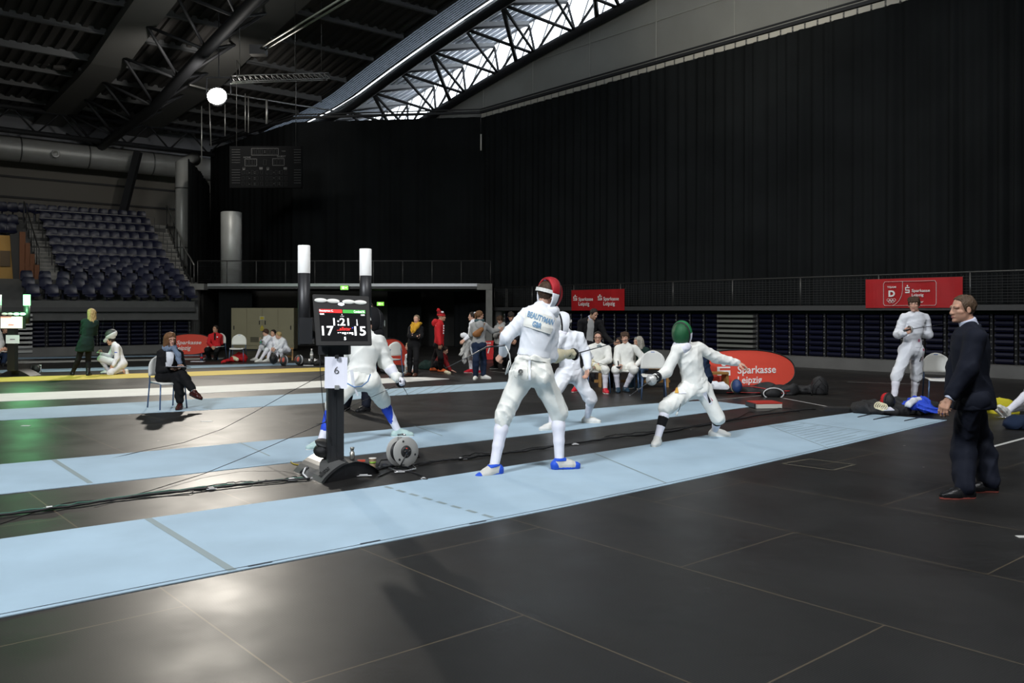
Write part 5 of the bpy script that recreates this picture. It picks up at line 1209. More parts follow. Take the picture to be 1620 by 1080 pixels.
# cable reel
c = V(637, 714, 8.75); axr = Vector((.62, -.78, .10)).normalized(); t = T('cable_reel', 'grey cable reel with black sockets on a bent tube stand beside the machine', 'cable reel', (c.x, c.y, 0))
rg = mat('reel_grey', (.36, .355, .335), .45, .2); R0 = .145
def disc(o, s_): return MB().lathe(o, [(.0, -.004), (R0, -.004), (R0+.004, 0), (R0, .004), (0, .004)] if not s_ else [(.055, -.004), (R0, -.004), (R0+.004, 0), (R0, .004), (.055, .004)], 36, axr)
disc(c+axr*.065, 1).build('front_flange', rg, t); disc(c-axr*.075, 0).build('rear_flange', rg, t)
b = MB()
for i in range(7):
    for q in range(2): b.lathe(c+axr*(-.062+.018*i), [(.10-.014*q, -.008), (.108-.014*q, 0), (.10-.014*q, .008)], 28, axr)
b.build('wound_cable', cab_b, t); MB().lathe(c+axr*.070, [(.0, .012), (.052, .010), (.062, 0)], 28, axr).build('socket_plate', blk, t)
xr_ = axr.cross(UP).normalized(); yr_ = xr_.cross(axr)
b = MB()
for a in (30, 150, 270): q = c+axr*.082+(xr_*math.cos(math.radians(a))+yr_*math.sin(math.radians(a)))*.030; b.lathe(q, [(.018, 0), (.018, .004), (.013, .004), (.013, -.002)], 16, axr)
b.build('socket', M['rubber'], t); b = MB()
for a, m_ in ((75, 0), (200, 0), (320, 0)): q = c+axr*.071+(xr_*math.cos(math.radians(a))+yr_*math.sin(math.radians(a)))*.11; b.lathe(q, [(.012, 0), (.010, .002), (0, .002)], 12, axr)
b.build('vent_hole', blk, t); MB().box(c+axr*.083+yr_*.034, (.014, .006, .010)).build('reset_switch', mat('switch_red', (.6, .05, .03), .4), t); MB().box(c+axr*.084-yr_*.020-xr_*.0, (.016, .008, .016)).build('plug', mat('plug_blue', (.12, .3, .6), .4), t)
s_ = Vector((axr.x, axr.y, 0)).normalized(); h_ = Vector((-s_.y, s_.x, 0)); b = MB(); c0 = Vector((c.x, c.y, .013))
b.tube([c0-h_*-.12-s_*.02+UP*.12, c0+h_*.125-s_*.02+UP*.02, c0+h_*.12+s_*.06, c0+h_*.09+s_*.10, c0-h_*.12+s_*.12, c0-h_*.15+s_*.09], .011, 8); b.tube([c-axr*.09+UP*.17, c+UP*.175, c+axr*.05+UP*.17], .010, 8); b.tube([c0+h_*.09+s_*.10, c0+h_*.09-s_*.12, c0-h_*.09-s_*.12, c0-h_*.12+s_*.12], .010, 8)
b.tube([c-axr*.09, c-axr*.10-UP*.10, c0-s_*.12], .012, 8); b.build('tube_stand', mat('tube_chrome', (.62, .62, .62), .25, .9), t)
b = MB(); b.tube([c+axr*.085-xr_*.02, c+axr*.13+xr_*.05-yr_*.04, c+axr*.12+xr_*.10-yr_*.12, G(655, 738)+UP*.02], .007, 6); b.tube([c-axr*.06+yr_*.09-xr_*.03, c-xr_*.12+yr_*.02, c-xr_*.20-yr_*.08, G(603, 735)+UP*.05, G(596, 742)+UP*.012], .007, 6); b.build('lead', cab_b, t)
# second machine at the far left
Y2 = 21.2; k2 = Y2/F; p = V(20, 594, Y2); gl = mat('column_lamp_green', (.2, .9, .3), .4, emit=(.22, 1.0, .34), estr=6); glare = mat('screen_glare', (.7, .66, .6), .3, emit=(.86, .78, .66), estr=.8)
t = T('scoring_machine', 'far scoring machine at the left edge with lit green column and bright screen', 'scoring machine', (p.x, Y2, 0))
MB().box((p.x, Y2, .80), (.18, .16, 1.3)).build('post', blk, t)
b = MB(); a0 = G(-4, 595); b0 = G(48, 595); b.prism([a0+(b0-a0)*(i/12)+UP*(.16*math.sin(PI*i/12)) for i in range(13)], (0, .5, 0)); b.build('base', blk, t)
x0, x1, z0, z1 = V(2, 0, Y2).x, V(41, 0, Y2).x, V(0, 520, Y2).z, V(0, 493, Y2).z
MB().box(((x0+x1)/2, Y2-.05, (z0+z1)/2), (x1-x0, .08, z1-z0)).build('screen_housing', bez, t)
b = MB(); s0, s1_, t0, t1 = V(4.5, 0, Y2).x, V(39, 0, Y2).x, V(0, 519, Y2).z, V(0, 500.5, Y2).z; b.quad((s0, Y2-.095, t0), (s1_, Y2-.095, t0), (s1_, Y2-.095, t1), (s0, Y2-.095, t1)); sm2 = b.build('screen', glare, t)
b = MB(); b.quad((s0, Y2-.097, t1-.03), ((s0+s1_)/2, Y2-.097, t1-.03), ((s0+s1_)/2, Y2-.097, t1), (s0, Y2-.097, t1)); b.build('name_bar', mat('screen_pale_red', (.8, .3, .25), .4, emit=(.8, .4, .3), estr=.6), sm2)
b = MB(); w_ = s1_-s0; h_ = t1-t0; iw = mat('screen_bright_white', (1, 1, 1), .4, emit=(1, 1, 1), estr=1.6)
for s_, x, y, ww, hh in (('3:00', .30, .52, .34, .2), ('18', .03, .14, .24, .28), ('15', .72, .14, .24, .28)): text_on(b, s_, (s0+w_*x, Y2-.098, t0+h_*y), (w_*ww, 0, 0), (0, 0, h_*hh), .03)
b.build('lettering', iw, sm2); b = MB(); text_on(b, 'allstar', (s0+w_*.36, Y2-.098, t0+h_*.25), (w_*.26, 0, 0), (0, 0, h_*.12), .03); b.build('maker_lettering', sred, sm2)
for cx_, m_ in ((7, oval), (16, oval), (26, gl), (36, gl)): MB().ell(V(cx_, 496.5, Y2-.1), (.075, .015, .033), 16).build('oval_lamp', m_, t)
for px, m_ in ((-3, lampm), (42.4, gl)):
    a = V(px, 483, Y2+.06); c = MB().lathe((a.x, a.y, V(0, 512, Y2).z), [(.075, 0), (.075, a.z-V(0, 512, Y2).z)], 18).build('light_column', blk, t); MB().lathe(a, [(.078, 0), (.078, V(0, 466, Y2).z-a.z), (0, V(0, 466, Y2).z-a.z)], 18).build('column_lamp', m_, c)
b = MB(); c = V(20, 536.5, Y2-.1); b.box(c, (.33, .01, .205)); sh = b.build('number_sheet', paper, t); b = MB(); b.box(c+Vector((0, -.007, 0)), (.12, .004, .012)); b.build('print', inkk, sh)
l = bpy.data.lights.new('green_column_light', 'POINT'); l.energy = 60; l.color = (.25, 1, .4); l.shadow_soft_size = .1; lo = bpy.data.objects.new('green_column_light', l); C.objects.link(lo); lo.location = V(42.4, 474, Y2-.25)
tag(MB().lathe(G(21, 593.5)+UP*.1+Vector((0, -.1, 0)), [(.03, 0), (.045, .12), (.04, .12), (.026, .01)], 14).build('paper_cup', MATS['kraft_paper']), 'pale paper cup on the base of the far scoring machine', 'cup')
t = T('cable_reel', 'small chrome framed reel on the floor right of the far machine', 'cable reel', G(57, 591)); c = G(57, 591); b = MB(); b.tube([c+Vector((-.13, 0, .02)), c+Vector((-.13, 0, .22)), c+Vector((.13, 0, .22)), c+Vector((.13, 0, .02))], .012, 6, True); b.build('frame', MATS['tube_chrome'], t); MB().lathe(c+UP*.12, [(.09, -.06), (.09, .06), (0, .06)], 16, (0, 1, 0)).build('drum', M['rubber'], t)
# ================================================================== CHAIRS (white shells on blue steel legs)
ch_w = M['white_plastic']; ch_b = mat('chair_leg_blue', (.09, .15, .27), .35, .5); ch_g = mat('chair_grey_shell', (.36, .37, .37), .4)
def make_chair():
    t = T('stacking_chair', 'tmp', 'chair', (0, 0, 0))          # faces -y
    b = MB(); b.smooth = True; N = 9; vs = []; fs = []
    for i in range(9):
        y = -.24+.46*i/8
        for j in range(N): x = -1+2*j/(N-1); vs.append((x*(.22-.03*max(0, i-5)/3-.02*(i == 0)), y, .452-.018*(1-x*x)*(1 if i > 1 else .5)-(.02 if i == 0 else 0)))
    for i in range(8):
        for j in range(N-1): fs.append((i*N+j, i*N+j+1, (i+1)*N+j+1, (i+1)*N+j))
    n0 = len(vs); vs += [(x, y, z-.018) for x, y, z in vs]; fs += [tuple(q+n0 for q in f[::-1]) for f in fs]
    rim = [j for j in range(N)]+[i*N+N-1 for i in range(1, 9)]+[8*N+j for j in range(N-2, -1, -1)]+[i*N for i in range(7, 0, -1)]
    fs += [(rim[i], rim[i-1], rim[i-1]+n0, rim[i]+n0) for i in range(len(rim))]; b.add(vs, fs); b.build('seat', ch_w, t)
    b = MB(); b.smooth = True; vs = []; fs = []
    for i in range(8):
        z = .54+.32*i/7; w_ = .23*math.sqrt(max(1-(max(0, (i-2)/5.0)*.93)**2.4, .02))
        for j in range(N): x = -1+2*j/(N-1); vs.append((x*w_, .235+.05*(z-.54)-.045*x*x*(w_/.23)+.02, z+.02*(1-x*x)*(i == 7)))
    for i in range(7):
        for j in range(N-1): fs.append((i*N+j, i*N+j+1, (i+1)*N+j+1, (i+1)*N+j))
    n0 = len(vs); vs += [(x, y+.016, z) for x, y, z in vs]; fs += [tuple(q+n0 for q in f[::-1]) for f in fs]
    rim = [j for j in range(N)]+[i*N+N-1 for i in range(1, 8)]+[7*N+j for j in range(N-2, -1, -1)]+[i*N for i in range(6, 0, -1)]
    fs += [(rim[i], rim[i-1], rim[i-1]+n0, rim[i]+n0) for i in range(len(rim))]; b.add(vs, fs); b.build('backrest', ch_w, t)
    for sx in (-1, 1):
        MB().tube([(sx*.20, -.20, .43), (sx*.225, -.235, 0)], .0125, 8).build('leg', ch_b, t)
        MB().tube([(sx*.215, .30, 0), (sx*.205, .235, .43), (sx*.20, .245, .62), (sx*.16, .255, .70)], .0125, 8).build('leg', ch_b, t)
    b = MB(); b.tube([(-.20, -.20, .43), (-.20, .235, .43)], .011, 6); b.tube([(.20, -.20, .43), (.20, .235, .43)], .011, 6); b.tube([(-.2, .235, .43), (.2, .235, .43)], .011, 6); b.build('frame', ch_b, t)
    b = MB(); b.box((0, .268, .85), (.07, .006, .012)); b.build('sticker', mat('sticker_blue', (.12, .22, .55), .5), t)
    return t
chair0 = make_chair(); used = [0]
def chair(x, y, face, label, group=None):
    o = chair0 if not used[0] else copy_tree(chair0); used[0] = 1
    o.location = (x, y, 0); o.rotation_euler = (0, 0, math.atan2(face[1], face[0])+PI/2); o['label'] = label
    return o
# ================================================================== BANNERS
red = mat('banner_red', (.42, .012, .016), .5, noise=.10, nscale=3); red2 = mat('banner_red_fabric', (.70, .065, .035), .7, noise=.03); wht = mat('banner_white', (.80, .78, .76), .6); inner = mat('banner_inside', (.42, .24, .26), .7); edge = mat('banner_edge', (.012, .012, .012), .6)
def s_logo(mb, o, ex, ey, sk=0):                              # bold square S with a dot above
    def q(x0, y0, x1, y1): mb.quad(o+ex*(x0+sk*y0)+ey*y0, o+ex*(x1+sk*y0)+ey*y0, o+ex*(x1+sk*y1)+ey*y1, o+ex*(x0+sk*y1)+ey*y1)
    q(0, 0, 1, .15); q(.80, .15, 1, .30); q(0, .30, 1, .42); q(0, .42, .2, .60); q(0, .60, 1, .72)
    mb.add([o+ex*(.5+.17*math.cos(2*PI*i/14)+sk*.88)+ey*(.88+.115*math.sin(2*PI*i/14)) for i in range(14)], [tuple(range(14))])
def rail_banner(px0, px1, y0, y1, label, kind):
    v0, Y0_ = uplane(px0, 22.60); v1_, Y1_ = uplane(px1, 22.60); ztop = CAMZ+(HY-y0)/F*Y0_; zb = CAMZ+(HY-y1)/F*Y0_
    t = T('banner', label, 'banner', W(22.6, (v0+v1_)/2, zb)); o = W(22.60, v0, zb); ex = W(0, v1_-v0, 0); ey = UP*(ztop-zb); n_ = -U
    b = MB(); N = 24; b.smooth = True
    pt = lambda x, y: o+ex*x+ey*y+n_*(.012*math.sin(x*19)*math.sin(2.4*y+.5))
    for i in range(N):
        for j in range(6): b.quad(pt(i/N, j/6), pt((i+1)/N, j/6), pt((i+1)/N, (j+1)/6), pt(i/N, (j+1)/6))
    b.build('sheet', red, t); b = MB(); o2 = o+n_*.022
    tx = lambda s_, x0, y0, x1, y1, bo=.015: text_on(b, s_, o2+ex*x0+ey*y0, ex*(x1-x0), ey*(y1-y0), bo)
    if kind == 2:
        for dx in (.0, .475): s_logo(b, o2+ex*(.045+dx)+ey*.49, ex*.078, ey*.28); tx('Sparkasse', .15+dx, .42, .43+dx, .64); tx('Leipzig', .15+dx, .18, .36+dx, .42)
    else:
        def rr(pts, w_=.017):
            for p, q in zip(pts[:-1], pts[1:]): b.bar(o2+ex*p[0]+ey*p[1], o2+ex*q[0]+ey*q[1], .006, w_, n_)
        rr([(.215, .08), (.735, .08), (.748, .14), (.748, .83), (.735, .90), (.215, .90), (.202, .83), (.202, .14), (.215, .08)]); rr([(.405, .9), (.405, .60), (.395, .42), (.37, .25), (.33, .13), (.30, .085)])
        tx('TEAM', .24, .68, .335, .745, .02); tx('D', .255, .38, .325, .60, .05); tx('Sparkasse', .50, .50, .685, .63); tx('Leipzig', .50, .36, .62, .48); tx('Partner', .50, .17, .62, .24)
        s_logo(b, o2+ex*.432+ey*.50, ex*.046, ey*.28)
        for i, (cx_, cy_) in enumerate(((.255, .27), (.285, .27), (.315, .27), (.270, .22), (.300, .22))):
            P = [o2+ex*(cx_+.017*math.cos(2*PI*k/16))+ey*(cy_+.048*math.sin(2*PI*k/16)) for k in range(16)]; b.tube(P, .006, 4, True)
    b.build('lettering', wht, t)
    for x in (0, 1): MB().tube([o+ex*x+ey*.98, o+ex*x+ey*1.06+U*.06], .006, 4).build('tie', railm, t)
    return t
rail_banner(904, 988, 459, 491, 'small red banner with two white logos tied to the balcony railing above seated fencers', 2)
rail_banner(1369.5, 1523, 442, 487, 'wide red banner with white framed emblem hanging above the standing boy', 1)
def popup(label, pl, pr, H_, thick, txt=True, lean=.16, lx=None, back_dir=None, name='popup_banner', m=red2):
    """oval pop-up banner: two sprung panels leaning together"""
    pl = Vector(pl); pr = Vector(pr); c = (pl+pr)/2; ex = (pr-pl)/2; n_ = Vector((ex.y, -ex.x, 0)).normalized()
    t = T(name, label, 'banner', c); NN = 48
    def rim(s_): 
        P = []
        for i in range(NN):
            a = 2*PI*i/NN; x = math.copysign(abs(math.cos(a))**.85, math.cos(a)); z = math.copysign(abs(math.sin(a))**.85, math.sin(a)); P.append((x, z))
        return P
    def pt(x, z, s_): h = (z+1)/2*H_; return c+ex*x+UP*h+n_*s_*(thick*(1-h/H_*.93))*(1-.25*x*x)
    for s_, nm, mm in ((1, 'front_panel', m), (-1, 'rear_panel', inner)):
        b = MB(); b.smooth = True; P = rim(s_); vs = [pt(0, 0, s_)]; rings = 6
        for k in range(1, rings+1):
            for x, z in P: vs.append(pt(x*k/rings, z*k/rings, s_))
        fs = [(0, 1+i, 1+(i+1) % NN) for i in range(NN)]
        for k in range(rings-1):
            for i in range(NN): fs.append((1+k*NN+i, 1+(k+1)*NN+i, 1+(k+1)*NN+(i+1) % NN, 1+k*NN+(i+1) % NN))
        b.add(vs, fs); o = b.build(nm, mm, t); MB().tube([pt(x, z, s_) for x, z in P], .014, 6, True).build('edge_band', edge, o)
        if s_ == 1: front = o
    for x in (-.93, .93): MB().bar(pt(x, -.25, 1), pt(x, -.25, -1), .006, .03).build('strap', edge, t)
    return t, pt, front
def on_panel(b, pt, s_, x0, z0, x1, z1, shear=.18, bo=.015): text_on(b, s_, (0, 0, 0), (1, 0, 0), (0, 1, 0), bo, shear, warp=lambda x, y: pt(x0+(x1-x0)*x, z0+(z1-z0)*y, 1)+Vector((0, -.012, 0)))
gl_ = G(1075, 622); gr_ = G(1249, 617); Ybn = 17.6
pl = V(1085, 618, 17.3); pr = V(1252, 606, 17.9); pl.z = pr.z = 0
hB = 17.6/F*(2200/17.6+HY-553)
t, pt, fp = popup('large red oval pop-up banner behind the green masked fencer', pl, pr, hB, .30)
b = MB(); on_panel(b, pt, 'Sparkasse', -.12, -.26, .62, .22); on_panel(b, pt, 'Leipzig', -.15, -.72, .32, -.28); 
P0 = lambda x, z: pt(x, z, 1)+Vector((0, -.012, 0))
s_logo(b, P0(-.50, -.22), P0(-.26, -.22)-P0(-.50, -.22), P0(-.50, .36)-P0(-.50, -.22), .12); b.build('lettering', wht, fp)
pl = V(266, 556, 32.2); pr = V(337, 556, 32.4); pl.z = pr.z = 0
t, pt, fp = popup('far red oval pop-up banner left of the seated man in red jacket', pl, pr, 32.3/F*(2200/32.3+HY-528), .3)
b = MB(); on_panel(b, pt, 'Sparkasse', -.58, -.12, .52, .36); on_panel(b, pt, 'Leipzig', -.62, -.68, .08, -.14); b.build('lettering', wht, fp)
pl = V(592, 573, 22.5); pr = V(637, 566, 24.0); pl.z = pr.z = 0
popup('red oval pop-up banner seen end-on behind the tilted grey chair', pl, pr, 23/F*(2200/23+HY-536), .40)
pl = V(756, 562, 28.3); pr = V(795, 561, 28.9); pl.z = pr.z = 0
t = T('roll_up_sign', 'low red upright sign with white lettering between the grey hooded pair', 'sign', V(776, 565, 28.5)); o = V(762, 562, 28.3); o.z = .02; ex = V(781.5, 562, 28.4)-V(762, 562, 28.3); ex.z = 0; h_ = 28.3/F*(561-531)
MB().prism([o, o+ex, o+ex*.97+UP*h_, o+ex*.2+UP*h_*.97], (0, .12, 0)).build('panel', mat('sign_red', (.58, .02, .02), .6), t)
b = MB(); text_on(b, '7', o+ex*.44+UP*h_*.32+Vector((0, -.01, 0)), ex*.3, UP*h_*.42, .02); text_on(b, 'TEAM', o+ex*.25+UP*h_*.82+Vector((0, -.01, 0)), ex*.5, UP*h_*.1, .02); b.build('lettering', wht, t)
# ================================================================== LOOSE THINGS
bagm = mat('bag_black', (.011, .011, .012), .7, noise=.2, nscale=12, bump=.4, bscale=40); rpipe = mat('bag_piping_red', (.42, .02, .02), .5); pipew = mat('bag_piping_white', (.62, .62, .62), .5)
def heap(c, r, seed, amp=.03, k=5, flat=.4):
    rr = random.Random(seed); c = Vector(c); ss = []
    for i in range(k): o = Vector((rr.uniform(-1, 1)*r[0]*.6, rr.uniform(-1, 1)*r[1]*.6, r[2]*flat)); ss.append(ellip(c+o, (r[0]*.55, r[1]*.6, r[2]*rr.uniform(.45, .75))))
    s_ = folds(union(ss, .08), amp, 26, seed); return cut(s_, c+UP*.004, -UP)
def thing_heap(name, label, cat, c, r, m, seed, amp=.03, k=5, h=.016, group=None):
    return tag(solid(MB(), heap(c, r, seed, amp, k), h).build(name, m), label, cat, group)
# long fencing bag with red piping in front of the big oval banner
Yb = 16.6; a = V(1135, 628, 16.9); b_ = V(1252, 628, 16.6); a.z = b_.z = 0
t = T('fencing_bag', 'long black fencing bag with red piping in front of the red oval', 'bag', (a+b_)/2)
s_ = folds(cut(union([cone(a+UP*.05, b_+UP*.09, .07, .11), cone(lerp(a, b_, .55)+UP*.10, lerp(a, b_, .72)+UP*.13, .06, .09)], .06), (0, 0, .004), (0, 0, -1)), .03, 14, 6)
solid(MB(), s_, .022).build('bag_body', bagm, t)
pm = MB(); P = drape([lerp(a, b_, x)+Vector((0, -.4, .09+.05*math.sin(5*x)+.05*x)) for x in np.linspace(.03, .95, 26)], (0, 1, 0), s_, .004); pm.tube(P, .009, 5); P = drape([lerp(a, b_, x)+Vector((0, -.4, .03+.02*x)) for x in np.linspace(.1, .9, 20)], (0, 1, 0), s_, .004); pm.tube(P, .007, 5); pm.build('piping', rpipe, t)
ce = V(1224, 622.5, 16.15); MB().tube([ce+Vector((.19*math.cos(q)*1, 0, .105*math.sin(q))) if True else ce for q in [2*PI*i/28 for i in range(28)]], .012, 6, True).build('end_piping', pipew, t)
solid(MB(), folds(ellip(ce+Vector((0, .12, 0)), (.185, .14, .11)), .012, 20, 3), .018).build('end_panel', bagm, t)
t = T('fencing_bag', 'flat black bag with a raised hood lying right of the oval banner', 'bag', G(1280, 630)); c = G(1292, 627.5)+Vector((0, .35, 0))
solid(MB(), cut(union([heap(c+Vector((-.35, .15, 0)), (.55, .2, .16), 4, .02), ellip(c+Vector((.22, .12, .12)), (.17, .14, .24))], .08), (0, 0, .004), (0, 0, -1)), .02).build('bag_body', bagm, t)
c = G(1290, 627.5)+Vector((0, .2, 0)); MB().tube([c+Vector((.0, -.0, .0)), c+Vector((.02, .0, .20)), c+Vector((.14, .0, .33)), c+Vector((.28, .0, .18)), c+Vector((.30, .0, .02))], .012, 6).build('handle', bagm, t)
thing_heap('gym_towel', 'crumpled white cloth on the bag before the large red oval', 'cloth', V(1136, 614, 16.5)+Vector((0, 0, -.02)), (.17, .12, .12), M['white_jacket'], 8, .02, 4, .012)
def small_mask(c, face_, label, mm, pad='white_jacket', s_=1.0, stripe=None, up=None):
    c = Vector(c); f_ = Vector(face_).normalized(); u_ = (Vector(up or (0, 0, 1))-f_*f_.dot(Vector(up or (0, 0, 1)))).normalized(); r_ = f_.cross(u_); R = np.array([[r_.x, f_.x, u_.x], [r_.y, f_.y, u_.y], [r_.z, f_.z, u_.z]])
    t = T('fencing_mask', label, 'mask', (c.x, c.y, max(c.z-.14*s_, 0))); full = ellip(c, (.115*s_, .145*s_, .15*s_), R)
    solid(MB(), cut(full, c+f_*.04*s_, -f_), .010).build('mask_mesh', mm, t); solid(MB(), cut(cut(grow(full, .008), c+f_*.045*s_, f_), c+f_*.015*s_, -f_), .010).build('rim', M['rubber'], t)
    solid(MB(), minus(cut(grow(full, .002), c+f_*.018*s_, f_), ellip(c-f_*.06*s_, (.095*s_, .12*s_, .12*s_), R)), .010).build('padding', M[pad], t)
    if stripe:
        b = MB()
        for q in (-1, 1): solid(b, both(grow(full, .003), ellip(c+f_*.10*s_+r_*q*.055*s_+u_*.015, (.034*s_, .08*s_, .075*s_), R)), .008)
        b.build('colour_panel', stripe, t)
    return t
small_mask(V(1165, 611, 16.4), (.1, -1, .2), 'dark blue mask with cream stripe on the bag in front of the oval', mat('mask_navy_blue', (.02, .05, .16), .4, bump=.3, bscale=400), 'glove_cream', .9)
# flat red-topped box and black pad near the piste ends
c = G(1215, 646.5); t = T('terminal_box', 'flat red-topped white box on the floor at the end of second piste', 'box', c); R = Matrix.Rotation(.12, 3, 'Z'); MB().box(c+Vector((0, .2, .045)), (.44, .40, .075), R).build('case', mat('box_white', (.55, .54, .48), .5), t); MB().box(c+Vector((0, .2, .09)), (.45, .41, .016), R).build('lid', mat('box_red', (.45, .03, .02), .4), t); MB().box(c+Vector((-.235, .2, .045)), (.02, .38, .07), R).build('side_panel', blk, t)
c = G(1326, 651); tag(MB().box(c+Vector((0, .1, .03)), (.44, .26, .06), Matrix.Rotation(-.08, 3, 'Z')).build('black_pad', bagm), 'flat black pad on floor between court line and far end of nearest piste', 'pad')
# bag pile at the end of the near piste
c = G(1428, 657); t = T('fencing_bag', 'flattened black bag at the end of the nearest piste holding fencing kit', 'bag', c)
solid(MB(), folds(cut(union([ellip(c+Vector((0, .28, .05)), (.60, .30, .12)), ellip(c+Vector((-.35, .3, .06)), (.30, .22, .12)), ellip(c+Vector((.45, .62, .08)), (.42, .26, .12)), ellip(c+Vector((.1, .45, .11)), (.24, .2, .12))], .07), (0, 0, .004), (0, 0, -1)), .02, 18, 8), .018).build('bag_body', bagm, t)
small_mask(V(1404, 634, 13.45), (.35, -.9, .0), 'black mask with red and white top on the bag by boy feet', M['mask_black'], 'red_cloth', .85)
thing_heap('towel', 'bright blue and white towel draped over the bag by the boy feet', 'towel', V(1456, 642, 13.5)+Vector((0, 0, -.06)), (.26, .16, .17), M['royal_blue'], 12, .03, 5, .014)
tag(solid(MB(), folds(union([cone(V(1445, 634, 13.35), V(1437, 640, 13.2), .055, .05), cone(V(1445, 634, 13.35), V(1454, 632, 13.45), .055, .05)], .03), .02, 30, 2), .012).build('towel', M['white_jacket']), 'white striped towel on top of the blue towel by boy feet', 'towel')
b = MB(); P = [V(1460, 644, 13.2), V(1475, 648, 13.1), V(1490, 650, 13.05)]; 
tag(solid(MB(), folds(union([cone(P[0], P[1], .075, .05), cone(P[1], P[2], .05, .03)], .03), .025, 26, 4), .012).build('blue_jacket', M['royal_blue']), 'blue cloth tail trailing right from the towel toward the hand', 'cloth')
b = MB()
for k in range(4): q = V(1389+3*k, 641+1.0*k, 13.0-.02*k); b.tube([q+Vector((.05*math.cos(2*PI*i/14), .04*math.sin(2*PI*i/14), .045*math.sin(2*PI*i/14+.6))) for i in range(14)], .010, 6, True)
tag(b.build('coiled_wire', M['glove_cream']), 'coiled cream body cord lying on the bag beside the mask', 'cord')
tag(MB().box(V(1404, 646.5, 12.95), (.17, .10, .012), Matrix.Rotation(.2, 3, 'Z') @ Matrix.Rotation(.35, 3, 'X')).build('paper_sheet', paper), 'white folded paper on the bag near the cream cord', 'paper')
for i, (x0, y0, x1, y1) in enumerate(((1357, 660.5, 1383, 655.5), (1382, 664.5, 1417, 658), (1431, 666.5, 1463, 660))): tag(MB().tube([G(x0, y0)+UP*.012, G(x1, y1)+UP*.02], .008, 5).build('blade', M['dark_steel']), ('epee blade poking left from the bag over the piste end', 'middle epee blade poking from the bag over piste end', 'right epee blade poking from the bag over piste end')[i], 'blade')
# bench behind the seated fencers
wood = mat('bench_wood', (.36, .19, .05), .5, noise=.2, nscale=6)
def bench(label, a, b_, wdt=.28, hgt=.42):
    a = Vector(a); b_ = Vector(b_); t = T('gym_bench', label, 'bench', (a+b_)/2); d = (b_-a).normalized(); s_ = Vector((-d.y, d.x, 0))
    MB().bar(a+UP*(hgt-.02), b_+UP*(hgt-.02), wdt, .04).build('seat_plank', wood, t); MB().bar(a+UP*.12, b_+UP*.12, .05, .06).build('rail', wood, t)
    for p in (lerp(a, b_, .06), lerp(a, b_, .94)): MB().prism([p-s_*wdt*.45, p+s_*wdt*.45, p+s_*wdt*.32+UP*(hgt-.04), p-s_*wdt*.32+UP*(hgt-.04)], d*.05).build('leg', wood, t)
    return t
a = V(940, 612, 18.4); b_ = V(1060, 612, 18.4); a.z = b_.z = 0
bench('long wooden gym bench behind the two seated fencers and empty chair', a, b_)
a = V(1118, 620, 16.9); b_ = V(1147, 619, 17.0); a.z = b_.z = 0; bench('short end of wooden bench beside the green masked fencer', a, b_, .3, .42)
a = V(420, 572, 28.3); b_ = V(464, 573, 28.5); a.z = b_.z = 0; bench('ochre wooden bench carrying the three seated boys', a, b_, .35, .40)
s_ = folds(union([cone(V(1113, 566, 16.8), V(1116, 596, 16.7), .10, .12), ellip(V(1114, 590, 16.8), (.13, .12, .16))], .06), .02, 25, 2); tag(solid(MB(), s_, .016).build('navy_jacket', M['navy_trousers']), 'navy jacket hung over the bench end behind the green masked fencer', 'jacket')
# far floor things by the boys
small_mask(V(433, 567.5, 25.9), (-.2, -1, 0), 'black mask on the floor before the three seated boys', M['mask_black'], 'mask_black' if False else 'black_cloth', 1.0)
rs = mat('mask_flag_red', (.45, .08, .05), .5)
small_mask(V(449, 570, 25.6), (-.35, -1, .1), 'dark mask with red and white panels below the blond boy', M['mask_grey'], 'white_jacket', 1.0, rs); small_mask(V(473, 569, 25.6), (-.5, -1, .1), 'dark mask with red panel and white bib right of the bench', M['mask_grey'], 'white_jacket', 1.0, rs)
for i, px in enumerate((489.5, 498.5)): tag(MB().ell(V(px, 570.5, 25.4), (.055, .05, .055), 14).lathe(V(px, 570.5, 25.4), [(.06, -.01), (.065, 0), (.06, .01)], 14, (.2, 1, 0)).build('bell_guard', M['steel']), ('left steel bell guard on the dark bag behind the scoring machine', 'right steel bell guard on the dark bag behind the scoring machine')[i], 'guard')
thing_heap('kit_bag', 'dark kit bag holding steel guards left of the scoring machine', 'bag', G(495, 577), (.45, .2, .16), bagm, 21, .02, 5, .02)
def bottle(c, label, m1, m2, h_=.24, r_=.035, mt=None):
    t = T('bottle', label, 'bottle', c); c = Vector(c); MB().lathe(c, [(r_*.9, 0), (r_, .01), (r_, h_*.62), (r_*.45, h_*.82), (r_*.4, h_*.9), (0, h_*.9)], 14).build('body', m1, t); MB().lathe(c+UP*h_*.86, [(r_*.5, 0), (r_*.5, h_*.14), (0, h_*.14)], 12).build('cap', m2, t); MB().lathe(c+UP*h_*.3, [(r_*1.03, 0), (r_*1.03, h_*.2)], 14).build('label_band', m2, t)
clear = mat('bottle_clear', (.5, .52, .52), .15, alpha=.55); bottle(V(493, 566, 25.6)-UP*.03, 'clear drinks bottle with white label standing among the dark kit', clear, wht, .30, .045)
bottle(G(319, 571.5), 'dark red and blue bottle standing left of the red jacketed man', mat('bottle_navy', (.03, .04, .09), .4), M['red_cloth'], .30, .045)
tag(MB().box(G(313, 572)+UP*.01, (.42, .15, .015)).build('paper_sheet', paper), 'white paper lying on the floor by the dark red bottle', 'paper')
s_ = folds(cut(union([cone(G(355, 574)+UP*.03, G(372, 572)+UP*.08, .09, .12), ellip(G(381, 572)+UP*.12, (.22, .16, .15))], .06), (0, 0, .003), (0, 0, -1)), .03, 16, 7)
